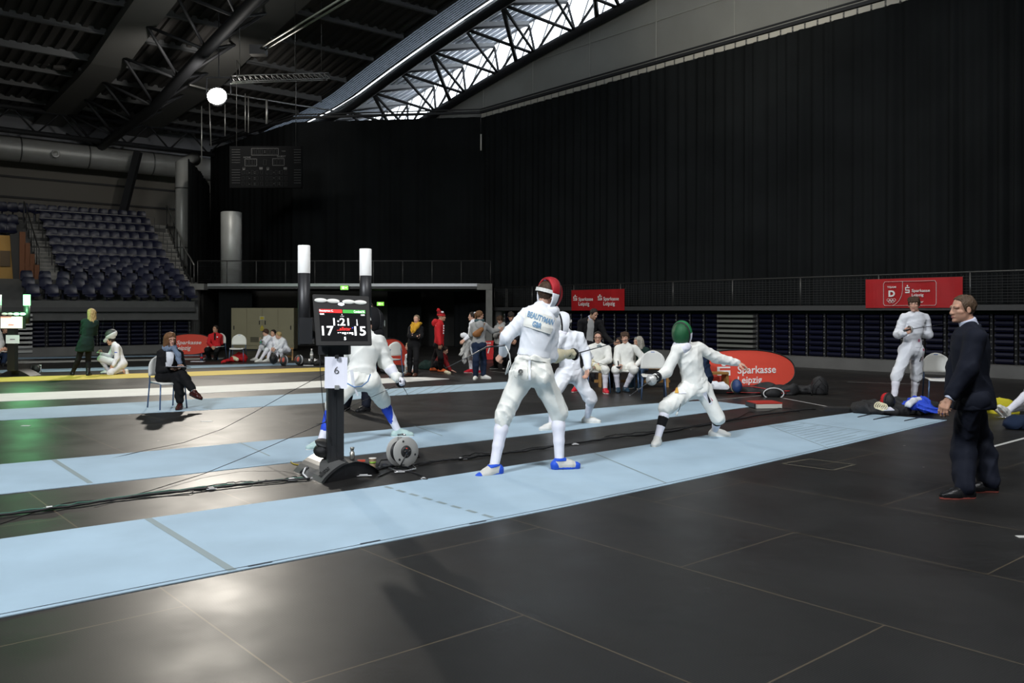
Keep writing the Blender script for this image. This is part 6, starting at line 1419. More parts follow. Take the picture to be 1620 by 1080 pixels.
t = T('red_bag', 'crumpled red cloth bag with cream band on the floor below the empty chair', 'bag', G(370, 573)); solid(MB(), s_, .02).build('bag_body', M['red_cloth'], t); solid(MB(), cone(G(369, 572.5)+UP*.13, G(375, 573)+UP*.09, .07, .06), .014).build('band', M['glove_cream'], t)
tag(MB().box(G(488, 578.3)+UP*.01, (.30, .05, .02)).build('tape_strip', tapem), 'short pale strip at the end of the dull blue piste', 'tape')
# far middle: white cloth pile, green bag
thing_heap('kit_pile', 'pile of white and red fencing clothes under the tilted grey chair', 'clothes', G(626, 581), (.55, .25, .26), M['white_jacket'], 31, .03, 6, .02); thing_heap('dark_bag', 'black bag below the pile of white clothes near yellow scarf person', 'bag', G(628, 590), (.55, .2, .16), bagm, 33, .02, 5, .02); thing_heap('green_bag', 'dark green roll bag on floor between yellow scarf and red hoodie persons', 'bag', G(672, 584), (.36, .2, .19), M['dark_green'], 35, .02, 4, .02)
tag(MB().tube([G(705, 590)+UP*.03, G(711, 592)+UP*.03], .045, 10).build('rolled_paper', M['glove_cream']), 'small cream roll on floor right of orange shoes', 'roll')
# ================================================================== PEOPLE
# ---- 1 the tall fencer with the lettered back (seen from behind)
p = Person('tall fencer seen from behind with pale blue lettering on the white jacket', dict(
    pv=(841, 584, 0), nk=(857, 487, .02), hd=(867, 466, .02), sR=(874, 509, .06), sL=(833, 498, -.03), eR=(870, 564, .02), wR=(893, 560, '+'), eL=(801, 534, -.04), wL=(796, 558, .06),
    hR=(855, 593, .02), hL=(827, 593, -.02), kR=(883, 652, .02), kL=(797, 657, -.02), fR=(885, 741, (1, .18), 0, .01), fL=(784, 750, (-.62, -.35), 10)), H=1.84, face=(.72, .66, -.22), h=.0115, tilt=8)
p.body(masked=True, handspec={'R': dict(mode='grip', to=(913, 553, .10), n=(.1, -.3, -1)), 'L': dict(mode='fist', to=(788, 568, .02), n=(1, .3, 0))})
p.trousers_done = p.breeches('cream_cloth', knee=1.14, fold=.011, a=.020, seed=11)
jk = p.jacket('white_jacket', hem=.20, a=.016, fold=.008, slack=.006, seed=12)
p.socks('sock_white', .008); p.shoes('silver_leather', 'sole_blue', 'blue_cloth', 1.02, sh=.026, accents=True)
J_ = p.sdf_smooth
tl_, tr_, bl_, br2 = VD(832, 486, 8.52), VD(880, 504, 8.55), VD(826, 515, 8.5), VD(870, 529, 8.5)
vw = Vector((.02, 1, 0))
def backpt(x, y, o): return tl_*(1-x)*(1-y)+tr_*x*(1-y)+bl_*(1-x)*y+br2*x*y
N = 30; P = drape([backpt(i/N, j/N, 0) for j in range(N+1) for i in range(N+1)], vw, J_, .003, 40)
b = MB(); b.smooth = True; b.add(P, [(j*(N+1)+i, (j+1)*(N+1)+i, (j+1)*(N+1)+i+1, j*(N+1)+i+1) for j in range(N) for i in range(N)]); pn = b.build('name_panel', M['cream_cloth'], jk)
b = MB(); ink_b = mat('lettering_pale_blue', (.16, .30, .46), .7)
def lettering(s_, x0, y0, x1, y1, bo):
    vs, fs = text_geo(s_, bo); m_ = MB()
    P = drape([backpt(x0+(x1-x0)*v.x, y1+(y0-y1)*v.y, 0) for v in vs], vw, J_, .007, 40); b.add(P, fs)
lettering('BEAUTYMAN', .07, .13, .96, .46, .035); lettering('GBR', .30, .56, .62, .88, .045); b.build('lettering', ink_b, pn)
# mask pushed on, seen from behind: red outer shell, white padding, elastic strap over brown hair
p.brow = 'hair_brown'; p.hair('hair_brown', 'short', .020)
p.mask('mask_red', 'white_jacket', strap='white_leather', side='white_jacket', top='mask_red', back=-.050, pad=.005)
b = MB(); b.ell(p.hp(-.03, -.035, .135), (.04, .05, .012), 12); b.build('blue_tongue', mat('tongue_blue', (.22, .30, .62), .6), p.root)
# braces strap down the seat, waistband buckle, pocket with printed crest
bd = p.root.children[1]
def drape_band(pts, w_, solid_, name, m, parent, dirv=(0, 1, 0), off=.004):
    L_ = []; 
    for i, q in enumerate(pts):
        d = (pts[min(i+1, len(pts)-1)]-pts[max(i-1, 0)]).normalized(); s_ = Vector((d.z, 0, -d.x)).normalized()*w_/2; L_ += [q-s_, q, q+s_]
    P = drape(L_, dirv, solid_, off, 40); b = MB(); b.smooth = True
    b.add(P, [(3*i+k, 3*i+3+k, 3*i+4+k, 3*i+1+k) for i in range(len(pts)-1) for k in (0, 1)]); return b.build(name, m, parent)
Sb = p.sdf_breeches
br = [o for o in p.root.children if o.name.startswith('breeches')][0]
drape_band([V(838, 567+i*4.3, 8.45)-Vector((0, .4, 0)) for i in range(9)], .022, Sb, 'crotch_strap', M['white_jacket'], br, off=.012); drape_band([V(826+i*4.0, 565+i*.6, 8.45)-Vector((0, .4, 0)) for i in range(11)], .035, Sb, 'waistband', M['cream_cloth'], br, off=.010)
drape_band([V(832+i*2, 568, 8.45)-Vector((0, .4, 0)) for i in range(4)], .03, Sb, 'buckle', M['white_plastic'], br, off=.014)
ck = MB(); cc = VD(823.5, 587, 8.5)
for r_, a in ((.021, 20), (.012, 12)):
    Pc = drape([cc+Vector((r_*math.cos(2*PI*i/a), 0, r_*math.sin(2*PI*i/a))) for i in range(a)], (0, 1, 0), Sb, .009, 40); ck.tube(Pc, .0028, 4, True)
Pc = drape([cc+Vector((x*.02, 0, -.033)) for x in (-1, -.3, .3, 1)], (0, 1, 0), Sb, .009, 40); ck.tube(Pc, .003, 4); ck.build('printed_crest', mat('crest_ink', (.08, .08, .08), .7), br)
pk = MB(); Pc = drape([VD(x, y, 8.5) for x, y in ((815, 580), (814, 596), (829, 600), (835, 599), (836, 581))], (0, 1, 0), Sb, .012, 40); pk.tube(Pc, .002, 4); pk.build('pocket_seam', mat('seam_shadow', (.40, .40, .36), .8), br)
p.glove('R', 'glove_cream', .62, .009)
hf = p.handframe['R']; gp = hf[0]; tipd = (V(1010, 532, p.Y0+.95)-gp)
ep = epee('epee of the fencer with lettered back, crossing before the white hooded fencer', gp, tipd, .88, .066, mg='dark_steel')
sock_l = [o for o in p.root.children if o.name.startswith('sock')]
tag(MB().tube([V(798, 546, 8.35), V(770, 549, 8.55), V(745, 562, 8.9), V(705, 582, 9.5)], [.011, .009, .005, .0035], 6).build('epee', M['dark_steel']), 'spare blade trailing from behind the left elbow of the lettered fencer', 'sword')
b = MB(); b.tube([V(800, 547, 8.3), V(806, 560, 8.3), V(808, 575, 8.32), V(802, 590, 8.35)], .006, 5); b.tube([V(806, 570, 8.33), V(800, 592, 8.36)], .008, 5); tag(b.build('body_wire', M['white_plastic']), 'white body cord dangling from the back of the lettered fencer', 'cord')

# ---- 2 the fencer with the green mask
p = Person('fencer in green mask with left arm stretched back and bell guard forward', dict(
    pv=(1101, 612, 0), nk=(1087, 549, -.05), hd=(1079, 529, -.03), sR=(1071, 554, -.10), sL=(1105, 550, .08), eR=(1055, 588, '-'), wR=(1037, 597, '-'), eL=(1134, 566, .10), wL=(1166, 574, .06),
    hR=(1089, 618, -.03), hL=(1112, 617, .03), kR=(1054, 644, '-'), kL=(1136, 661, '-'), fR=(1040, 704, (-.42, -1), 0), fL=(1131, 690, (1, -.22), 0)), H=1.74, face=(-.46, -.86, -.20), h=.012, build=.93)
p.body(masked=True, handspec={'R': dict(mode='grip', to=(1024, 595, -.12), n=(.3, 0, -1)), 'L': dict(mode='relaxed', to=(1184, 580, .0), n=(0, .2, -1))})
p.breeches('ivory_jacket', knee=1.10, fold=.008, a=.02, seed=21); jk = p.jacket('ivory_jacket', hem=-.02, a=.018, fold=.006, slack=.010, seed=22, waist=.004)
p.socks('sock_white', .007); p.shoes('white_leather', 'sole_white', 'white_leather')
M['panel_green'] = mat('panel_green', (.01, .16, .05), .7); p.mask('mask_green', 'sock_white', side='sock_white', top='panel_green')
for d, t0, t1, nm in (('R', 1.30, 1.62, 'shin_band'), ('L', 1.20, 1.30, 'knee_band')):
    p.part(nm, cut(cut(union(p.leg(d, 0, .012, .012, t0, t1), .01), lerp(p.P['k'+d], p.P['a'+d], t0-1), p.P['k'+d]-p.P['a'+d]), lerp(p.P['k'+d], p.P['a'+d], t1-1), p.P['a'+d]-p.P['k'+d]), 'black_cloth', .010)
Sb = p.sdf_breeches; br = [o for o in p.root.children if o.name.startswith('breeches')][0]
def patch(poly, m, nm, off=.012):
    P = [VD(x, y, 10.55) for x, y in poly]; c = sum(P, Vector())/len(P); n = len(P); vs = [c]; 
    for k in (.5, 1): vs += [lerp(c, q, k) for q in P]
    vs = drape(vs, (0, 1, 0), Sb, off, 40); fs = [(0, 1+i, 1+(i+1) % n) for i in range(n)]+[(1+i, 1+n+i, 1+n+(i+1) % n, 1+(i+1) % n) for i in range(n)]
    return MB().add(vs, fs).build(nm, m, br)
pt_w = mat('print_white', (.78, .78, .84), .7)
patch([(1068, 612), (1079, 612), (1086, 622), (1072, 622)], pt_w, 'name_patch', .007); patch([(1067, 621), (1072.5, 614), (1075.5, 613.5), (1073, 621)], mat('print_orange', (.62, .34, .05), .7), 'patch_wedge', .011); patch([(1062.5, 618), (1066, 612), (1068, 612.5), (1066.5, 618)], mat('print_crimson', (.42, .03, .08), .7), 'patch_wedge', .011)
patch([(1113, 624), (1120, 620), (1131, 640), (1127, 642)], pt_w, 'name_patch', .007); patch([(1120.5, 622), (1128, 636), (1127.5, 638.5), (1125.5, 639)], M['black_cloth'], 'patch_wedge', .011); patch([(1127, 629), (1131.5, 635), (1130.5, 636)], MATS['print_crimson'], 'patch_wedge', .011)
p.glove('R', 'black_leather', .06, .006); hf = p.handframe['R']
tipd = Vector((-.42, -.92, -.12)); epee('epee of the green masked fencer with its bell guard toward the camera', hf[0]-Vector((0, 0, 0)), tipd, .84, .068)
tag(MB().tube([V(1077, 638, 10.4), V(1075, 646, 10.4), V(1072, 652, 10.4)], .004, 5).build('body_wire', blk), 'thin cord end hanging between the legs of the green masked fencer', 'cord'); tag(MB().tube([V(1072, 651, 10.4), V(1070, 657, 10.4)], [.008, .016], 8).build('cord_plug', M['white_plastic']), 'small white plug at the cord end below the green masked fencer', 'plug')

# ---- 3 opponent on the second piste, white hooded mask, facing left
p = Person('fencer in white mask facing left, half behind the lettered fencer', dict(
    pv=(902, 586, 0), nk=(897, 528, -.02), hd=(890, 512, -.02), sR=(886, 534, -.10), sL=(917, 533, .03), eR=(872, 560, '-'), wR=(856, 553, '-'), eL=(929, 562, .02), wL=(929.5, 582, -.03),
    hR=(892, 594, -.05), hL=(912, 594, .05), kR=(874, 625, '-'), kL=(935, 632, '-'), fR=(873, 680, (-.85, -.45), 0), fL=(929, 669, (1, -.22), 0)), H=1.72, face=(-.95, -.25, -.12), h=.013, build=.93)
p.body(masked=True, handspec={'R': dict(mode='grip'), 'L': dict(mode='relaxed', to=(928, 596, -.02), n=(-.6, -.5, 0))})
p.breeches('white_jacket', knee=1.12, fold=.009, a=.02, seed=31); p.jacket('white_jacket', hem=.0, a=.018, fold=.008, slack=.010, seed=32)
p.socks('sock_white', .007); p.shoes('white_leather', 'sole_white'); p.mask('mask_white', 'sock_white', side='white_jacket', trim='black_cloth')
p.part('sleeve_badge', ellip(p.P['sL']+Vector((.02, -.065, -.02)), (.014, .008, .02)), 'black_cloth', .006)

# ---- 4 fencer behind the scoring machine (back view), blue shin panels
p = Person('fencer seen from behind with blue shin panels, standing behind the scoring machine', dict(
    pv=(571, 597, 0), nk=(580, 529, .05), hd=(589, 508, .06), sR=(598, 537, .05), sL=(557, 536, -.02), eR=(609, 571, .06), wR=(627, 596, -.05), eL=(546, 564, .1), wL=(552, 585, .12),
    hR=(586, 604, .03), hL=(558, 604, -.03), kR=(606, 634, -.05), kL=(527, 640, -.02), fR=(629, 691, (.95, .2), 0), fL=(508, 709, (-.55, -.60), 0)), H=1.78, face=(.75, .65, -.05), h=.013)
p.body(masked=True, handspec={'R': dict(mode='grip', to=(636, 601, 0), n=(0, 0, -1)), 'L': dict(mode='fist')})
p.breeches('cream_cloth', knee=1.10, fold=.009, a=.02, seed=41); p.jacket('ivory_jacket', hem=.08, a=.026, fold=.012, slack=.012, seed=42)
p.socks('sock_white', .007); p.shoes('shoe_teal', 'sole_white'); p.mask('mask_black', 'black_cloth', side='black_cloth', strap='white_leather'); p.hair('hair_dark', 'short')
for d in 'RL': 
    c_ = union(p.leg(d, 0, .010, .010, 1.18, 1.72), .01); K_, A_ = p.P['k'+d], p.P['a'+d]
    c_ = cut(cut(cut(c_, lerp(K_, A_, .18), K_-A_), lerp(K_, A_, .72), A_-K_), lerp(K_, A_, .45)+Vector((.012, -.005, 0)), Vector((.6, .8, 0)))
    p.part('shin_panel', c_, 'royal_blue', .010)
p.glove('R', 'sock_white', .5, .008); hf = p.handframe['R']
epee('epee of the fencer behind the machine, blade dipping toward the reel', hf[0], (V(646, 626, p.Y0+.9)-hf[0]), .80, .066, 'steel', mg='dark_steel')
Sj = p.sdf_jacket; tag(MB().tube([V(549, 606, 9.4), V(560, 612, 9.4), V(572, 611, 9.4), V(582, 603, 9.45), V(586, 592, 9.5)], .007, 6).build('body_wire', mat('cord_blue', (.10, .25, .55), .5)), 'blue body cord looped across the seat of the fencer behind the machine', 'cord')
b = MB(); b.bar(V(556, 585, 9.42), V(559, 606, 9.42), .035, .006, (0, 1, 0)); b.bar(V(559, 606, 9.42), V(566, 626, 9.42), .02, .006, (0, 1, 0)); tag(b.build('strap', M['white_jacket']), 'white strap end hanging over the seat of the fencer behind the machine', 'strap')

# ---- 5 boy standing with his epee in both hands
p = Person('boy with dark fringe standing in white fencing kit, holding an epee across his chest', dict(
    pv=(1442, 549, 0), nk=(1448.5, 496.5, .02), hd=(1446, 481.5, -.03), sR=(1430, 503, -.02), sL=(1464, 503, .05), eR=(1420, 529, .0), wR=(1430.5, 527.5, '-'), eL=(1469, 530, .05), wL=(1450, 527, '-'),
    hR=(1434, 555, -.03), hL=(1451, 555, .03), kR=(1418, 595, -.05), kL=(1449, 595, -.05), fR=(1414, 646, (-.4, -1), 0), fL=(1445, 640, (.2, -1), 0)), H=1.86, face=(-.50, -.86, -.03), skin='fair', h=.0125, build=.90)
p.brow = 'hair_dark'; p.body(handspec={'R': dict(mode='grip', to=(1437, 524, -.03), n=(.5, .8, 0)), 'L': dict(mode='relaxed', to=(1437, 525, -.06), n=(-.2, .5, 1))})
p.breeches('white_jacket', knee=1.12, fold=.010, a=.022, seed=51); jk = p.jacket('white_jacket', hem=-.02, a=.018, fold=.007, slack=.008, seed=52); p.socks('sock_white', .007); p.shoes('white_leather', 'sole_white'); p.hair('hair_brown', 'fringe', .016)
J_ = p.sdf_jacket; b = MB(); P = drape([VD(x, y, p.Y0-.05) for x, y in ((1450, 536), (1454, 536), (1454, 540.5), (1450, 540.5))], (0, 1, 0), J_, .006, 40); b.add(P, [(3, 2, 1, 0)]); b.build('jacket_label', mat('print_pink', (.48, .12, .20), .7), jk)
Sb = p.sdf_breeches; br = [o for o in p.root.children if o.name.startswith('breeches')][0]
for poly, m_ in (([(1458.5, 551), (1461, 551), (1461.5, 554.5), (1458.5, 554.5)], MATS['print_pink']), ([(1455, 572), (1457, 564), (1458.5, 564), (1457, 572)], M['black_cloth']), ([(1458.5, 570), (1460, 562), (1461, 562), (1460, 570)], M['dark_red'])): MB().add(drape([VD(x, y, p.Y0-.05) for x, y in poly], (0, 1, 0), Sb, .008, 40), [(0, 1, 2, 3)]).build('print', m_, br)
gp = V(1436, 521.5, p.P['wR'].y-.05); epee('epee with pale bell guard held across the chest of the standing boy', gp, V(1474, 515.5, gp.y+.05)-gp, .86, .066)

# ---- 6 man in the navy suit
p = Person('man in navy suit standing at right, seen in left profile', dict(
    pv=(1537, 627, 0), nk=(1534, 518, -.01), hd=(1523.5, 489, .0), sL=(1543, 534, -.19), sR=(1528, 531, .20), eL=(1531, 583, -.02), wL=(1502, 630, .02), eR=(1514, 583, .04), wR=(1503, 620, -.05),
    hL=(1538, 634, -.10), hR=(1537, 633, .10), kL=(1524, 700, '-'), kR=(1551, 697, 0.0), fL=(1527, 788, (-1, -.10), 0), fR=(1563, 778, (-1, .02), 0)), H=1.80, face=(-1, .03, -.04), skin='mid', h=.0115)
p.brow = 'hair_short'; p.body(handspec={'L': dict(mode='relaxed', to=(1489, 652, .0), n=(.9, .5, 0)), 'R': dict(mode='relaxed', to=(1495, 640, .05), n=(.6, -.6, 0))})
p.trousers('navy_suit', a=.014, ank=.034, fold=.009, end=1.95, seed=61, knee=.022); jk = p.jacket('navy_suit', hem=-.16, a=.026, cuff=.86, collar=False, fold=.006, slack=.014, flare=1.10, seed=62, name='suit_jacket', waist=.014)
p.part('lapel_collar', cut(cone(lerp(p.P['nk'], p.P['hd'], -.02), lerp(p.P['nk'], p.hp(0, -.02, -.08), .08), .094, .084), lerp(p.P['nk'], p.hp(0, -.02, -.08), .10), p.hp(0, 0, 0)-p.P['nk']), 'navy_suit', .009)
n1 = lerp(p.P['nk'], p.hp(0, -.02, -.06), .72); p.part('shirt_collar', cut(cone(lerp(p.P['nk'], p.hp(0, -.02, -.06), .05), n1, .076, .071), n1, (n1-p.P['nk'])), 'pale_shirt', .008)
for d in 'LR': p.part('shirt_cuff', cut(cone(lerp(p.P['e'+d], p.P['w'+d], .80), lerp(p.P['e'+d], p.P['w'+d], 1.06), .050, .046), lerp(p.P['e'+d], p.P['w'+d], 1.02), p.P['w'+d]-p.P['e'+d]), 'pale_shirt', .008)
p.shoes('black_leather', 'sole_red', 'black_leather', 1.14, sh=.030); p.hair('hair_short', 'short', .009)

# ---- 7 person sitting on the floor at the right edge (only a leg in view)
p = Person('person sitting on floor at right edge, leg in white sock and white shoe', dict(
    pv=(1674, 646, 0), nk=(1688, 592, .1), hd=(1686, 570, 0), sR=(1680, 600, -.15), sL=(1698, 600, .15), eR=(1688, 625, -.1), wR=(1675, 640, '-'), eL=(1722, 625, .1), wL=(1700, 645, '-'),
    hR=(1668, 650, -.08), hL=(1668, 648, .09), kR=(1632, 618, -.1), kL=(1632, 640, .2), fR=(1590, 657, (-.75, -.3, .75), 0, 12.7), fL=(1582, 656, (-.75, 0, .7), 0, 12.95)), H=1.75, face=(-1, 0, 0), h=.016, Y0=12.9)
p.body(masked=True, hands='relaxed'); p.breeches('white_jacket', knee=1.1, seed=71); p.jacket('white_jacket', hem=0, seed=72); p.socks('sock_white', .007); p.shoes('white_leather', 'sole_white'); p.hair('hair_dark', 'short')
c_ = union(p.leg('R', 0, .011, .011, 1.12, 1.22), .01); K_, A_ = p.P['kR'], p.P['aR']; p.part('sock_band', cut(cut(c_, lerp(K_, A_, .10), K_-A_), lerp(K_, A_, .22), A_-K_), 'stripe_grey', .010)
for i, m_ in enumerate(('navy_trousers', 'red_cloth', 'shoe_orange')): p.part('sock_mark', ellip(lerp(K_, A_, .34-.06*i)+Vector((0, -.058, .01)), (.012, .012, .026)), m_, .006)
thing_heap('dark_bundle', 'dark slate blue bundle on the floor at the right edge below the white shoe', 'bag', G(1612, 678), (.34, .18, .17), M['navy_trousers'], 41, .015, 5); thing_heap('yellow_cloth', 'yellow cloth on the floor behind the white shoe at right edge', 'cloth', V(1592, 644, 13.6)+Vector((-.0, 0, -.12)), (.3, .14, .22), M['yellow_cloth'], 43, .03, 5)
tag(MB().tube([V(1574, 659.5, 12.3), V(1606, 660.5, 12.2)], .006, 5).build('blade', M['steel']), 'short pale blade end lying by the white shoe at right edge', 'blade')

# ---- 8 seated official with clipboard
p = Person('seated official in black blazer and blue-grey scarf holding a clipboard', dict(
    pv=(262, 594, 0.22), nk=(268.5, 553, 0), hd=(269.5, 537, -.03), sR=(254.5, 559, -.06), sL=(284, 560, .10), eR=(252, 586, -.05), wR=(270, 584, '-'), eL=(289, 581, .05), wL=(281, 584, '-'),
    hR=(258, 597, -.06), hL=(271, 596, .08), kR=(287, 592, '-'), kL=(282, 601, '-'), fL=(284.5, 647.5, (.15, -1), 0), fR=(306, 627, (.85, -.45, -.25), 0, 14.0)), H=1.66, face=(.70, -.70, -.08), skin='fair', h=.0135, Y0=14.15)
p.brow = 'hair_auburn'; p.body(handspec={'R': dict(mode='grip', to=(276, 581, -.03), n=(0, 0, -1)), 'L': dict(mode='relaxed', to=(284, 579, -.03), n=(0, 0, -1))})
p.part('blouse', union([p.torso(.006, .05, .97)], .02), 'white_jacket', .0135)
gap = loft(lerp(p.P['pv'], p.P['nk'], .0)+p.Fs*.13, p.P['nk']+p.Fs*.12, [0, .5, 1], [.030, .055, .07], [.12, .12, .12], p.Rs, p.Rs); p.open_jacket('black_cloth', 'blazer', .020, -.12, gap, 82)
p.trousers('black_cloth', a=.010, ank=.016, fold=.008, end=1.84, seed=83)
for d in 'RL':
    for i in range(5):
        K_, A_ = p.P['k'+d], p.P['a'+d]; c_ = union(p.leg(d, 0, .008, .008, 1.80, 2.0), .01); a0 = .80+.04*i; p.part('sock_stripe', cut(cut(c_, lerp(K_, A_, a0), K_-A_), lerp(K_, A_, a0+.042), A_-K_), 'stripe_grey' if i % 2 else 'slate_scarf', .009)
p.shoes('oxblood_leather', 'sole_dark', 'oxblood_leather', 1.02); p.hair('hair_auburn', 'bob', .020)
n0 = lerp(p.P['nk'], p.P['hd'], .15); s1 = []
for i in range(10): a, c_ = 2*PI*i/10, 2*PI*(i+1)/10; q = lambda a: n0+p.Rs*.085*math.cos(a)+p.Fs*.080*math.sin(a)+UP*(.015*math.sin(2*a)); s1.append(cone(q(a), q(c_), .036, .036))
s1 += [cone(n0+p.Fs*.08+p.Rs*.05, n0+p.Fs*.15+p.Rs*.10-UP*.10, .04, .04), cone(n0+p.Fs*.15+p.Rs*.10-UP*.10, n0+p.Fs*.17+p.Rs*.12-UP*.22, .04, .045)]
p.part('scarf', folds(union(s1, .025), .010, 60, 85), 'slate_scarf', .010)
b = MB(); 
for q in (-1, 1): b.tube([p.hp(.033*q+.024*math.cos(2*PI*i/14), .098, .002+.018*math.sin(2*PI*i/14)) for i in range(14)], .0022, 5, True); b.tube([p.hp(.057*q, .09, .006), p.hp(.075*q, -.01, .006)], .0022, 4)
b.tube([p.hp(-.010, .10, .004), p.hp(.010, .10, .004)], .002, 4); b.build('glasses', M['glass_frame'], p.root)
cb = V(281, 580.5, p.P['wR'].y-.05); t = T('clipboard', 'dark clipboard on the lap of the seated official', 'clipboard', cb); R = Matrix.Rotation(.15, 3, 'Z') @ Matrix.Rotation(-.10, 3, 'X'); MB().box(cb, (.36, .26, .008), R).build('board', blk, t); MB().box(cb+Vector((.02, 0, .007)), (.22, .20, .004), R).build('paper_sheet', paper, t)
b = MB(); q = V(285.5, 569.5, p.P['sL'].y-.16); b.tube([q+UP*.06, q], .006, 5); b.box(q-UP*.02, (.03, .01, .05)); b.build('ribbon_badge', mat('badge_yellow', (.6, .45, .05), .5), p.root)
fc = Vector((.70, -.71, 0)); chair(V(266, 600, 14.35).x, 14.33, fc, 'blue legged chair carrying the seated official with clipboard')

# ---- 9 person in dark green dress, back turned
p = Person('person with long blond hair in dark green dress, arms folded, back turned', dict(
    pv=(136, 542, 0), nk=(144.5, 505.5, .03), hd=(144, 495.5, .03), sL=(133.5, 508.5, .0), sR=(152, 510.5, .03), eL=(129.5, 526, .1), wL=(142, 524, '+'), eR=(151, 528, .1), wR=(140, 527, '+'),
    hL=(131, 545, 0), hR=(140.5, 545, 0), kL=(123.5, 569, 0), kR=(139.5, 570.5, 0), fL=(115, 593.8, (-.5, .8), 0), fR=(139.5, 594.2, (-.1, 1), 0)), H=1.62, face=(-.85, .5, .02), h=.017)
p.body(masked=True, handspec={'R': dict(mode=None), 'L': dict(mode='relaxed')}); p.trousers('black_cloth', a=.004, ank=.004, fold=.002, end=2.0, name='tights', knee=.004, seed=91)
sk = loft(lerp(p.P['pv'], p.P['nk'], .25), lerp(p.P['kL'], p.P['kR'], .5)*.52+p.P['pv']*.48, [0, .4, 1], [.15, .195, .23], [.13, .18, .17], p.Rh*-1, p.Rh*-1)
dr_ = cut(union([p.torso(.016, -.1, 1.0)]+p.shoulder(.012)+[union(p.arm(d, .014, .012, .010, .97), .02) for d in 'RL']+[sk], .04), lerp(p.P['kL'], p.P['kR'], .5)*.50+p.P['pv']*.50, -UP); p.part('dress', folds(dr_, .008, 30, 92), 'dark_green', .017)
p.shoes('black_leather', 'sole_dark', tall=.30); p.hair('hair_blond', 'long', .022)

# ---- 10 kneeling fencer, mask tipped up
p = Person('kneeling fencer in white with mask tipped up, facing left on yellow piste', dict(
    pv=(192, 573.5, 0), nk=(181.5, 545, 0), hd=(175.5, 539, 0), sL=(185, 550, -.14), sR=(180, 549, .14), eL=(185, 566, -.08), wL=(179.5, 577.5, '-'), eR=(174, 563, .05), wR=(160.5, 560, '-'),
    hL=(192, 576, -.09), hR=(190, 576, .09), kL=(175, 589.5, -.05), kR=(159.5, 567.5, 0), aL=(196, 587, -.1), fR=(171, 591, (-1, -.08), 0)), H=1.66, face=(-.97, -.15, -.22), h=.016)
p.foot['L'] = (V(198.5, 589, p.Y0-.1), Vector((.25, -.05, -.95)).normalized(), Vector((.96, 0, .2)).normalized()); p.P['aL'] = p.foot['L'][0]+Vector((-.08, 0, .06))
p.brow = 'hair_dark'; p.body(handspec={'L': dict(mode='relaxed', to=(176, 582, 0)), 'R': dict(mode='grip', to=(157, 557, 0), n=(0, -.3, 1))}); p.breeches('white_jacket', knee=1.1, seed=101, h=.0) if False else p.breeches('white_jacket', knee=1.1, seed=101)
p.jacket('white_jacket', hem=0, a=.016, seed=102); p.socks('sock_white', .007); p.shoes('white_leather', 'sole_dark'); p.hair('hair_dark', 'short', .010)
p.part('sleeve_mark', ellip(lerp(p.P['sL'], p.P['eL'], .45)+Vector((0, -.062, 0)), (.045, .012, .012)), 'blue_cloth', .007); b = MB(); c = p.P['hL']+Vector((-.06, -.115, -.06)); b.box(c, (.07, .01, .08)); b.cur = 1; b.box(c+Vector((0, -.006, 0)), (.03, .01, .04)); b.build('hip_patch', [mat('print_crimson2', (.42, .04, .05), .7), pt_w], p.root)
c = V(175.5, 528.5, p.Y0); f_ = Vector((-.5, -.1, .85)).normalized(); u_ = Vector((.85, 0, .5)).normalized(); r_ = f_.cross(u_); R = np.array([[r_.x, f_.x, u_.x], [r_.y, f_.y, u_.y], [r_.z, f_.z, u_.z]]); full = ellip(c, (.12, .13, .16), R)
mk = p.part('mask_mesh', cut(full, c+f_*.0, -f_), 'mask_grey', .012); p.part('mask_padding', cut(cut(grow(full, .004), c+f_*.005, f_), c-f_*.10, -f_), 'white_jacket', .012); p.part('bib', folds(union([cone(c-f_*.06-u_*.02, c-u_*.22-f_*.07, .095, .045)], .02), .004, 40), 'white_jacket', .012)
gp = V(156.5, 557.5, p.P['wR'].y); epee('epee of the kneeling fencer pointing upward with pale bell guard', gp-UP*.05, (.06, .15, 1), .85, .066)

# ---- 11 people cut by the left edge
p = Person('person in grey sweater cut off by the left edge of picture', dict(
    pv=(-22, 560, 0), nk=(-24, 510, 0), hd=(-23, 494, 0), sR=(-38, 517, 0), sL=(-7, 517, 0), eR=(-42, 545, 0), wR=(-30, 556, '-'), eL=(1, 543, 0), wL=(-2, 555, '-'), hR=(-30, 563, 0), hL=(-14, 563, 0), kR=(-30, 592, 0), kL=(-14, 592, 0), fR=(-31, 620, (-.2, -1), 0), fL=(-13, 620, (.2, -1), 0)), H=1.74, face=(.3, -.95, 0), h=.016)
p.brow = 'hair_dark'; p.body(handspec={'L': dict(mode='relaxed', to=(6, 553.5, -.05), n=(0, 0, 1))}); p.trousers('dark_cloth', seed=111); p.jacket('grey_cloth', hem=-.08, seed=112, name='sweater'); p.shoes('black_leather', 'sole_dark'); p.hair('hair_dark', 'short')
p = Person('seated person in jeans half hidden behind the far scoring machine', dict(
    pv=(4, 561, .2), nk=(7, 531, 0), hd=(8, 521, -.02), sR=(0, 534, -.1), sL=(13, 534, .1), eR=(0, 547, 0), wR=(8, 551, '-'), eL=(13, 548, 0), wL=(11, 553, '-'), hR=(2, 561, -.08), hL=(8, 561, .08), kR=(10, 562, '-'), kL=(8, 563, '-'), fR=(5, 579, (.5, -.8), 0), fL=(2, 577, (.3, -1), 0)), H=1.66, face=(.9, -.4, 0), skin='mid', h=.02)
p.brow = 'hair_dark'; p.body(); p.trousers('navy_trousers', seed=113); p.jacket('black_cloth', hem=-.05, seed=114); p.shoes('black_leather', 'sole_dark'); p.hair('hair_dark', 'short'); chair(V(5, 563, p.Y0+.1).x, p.Y0+.15, (.35, -.95, 0), 'blue legged chair of the seated person behind the far machine')

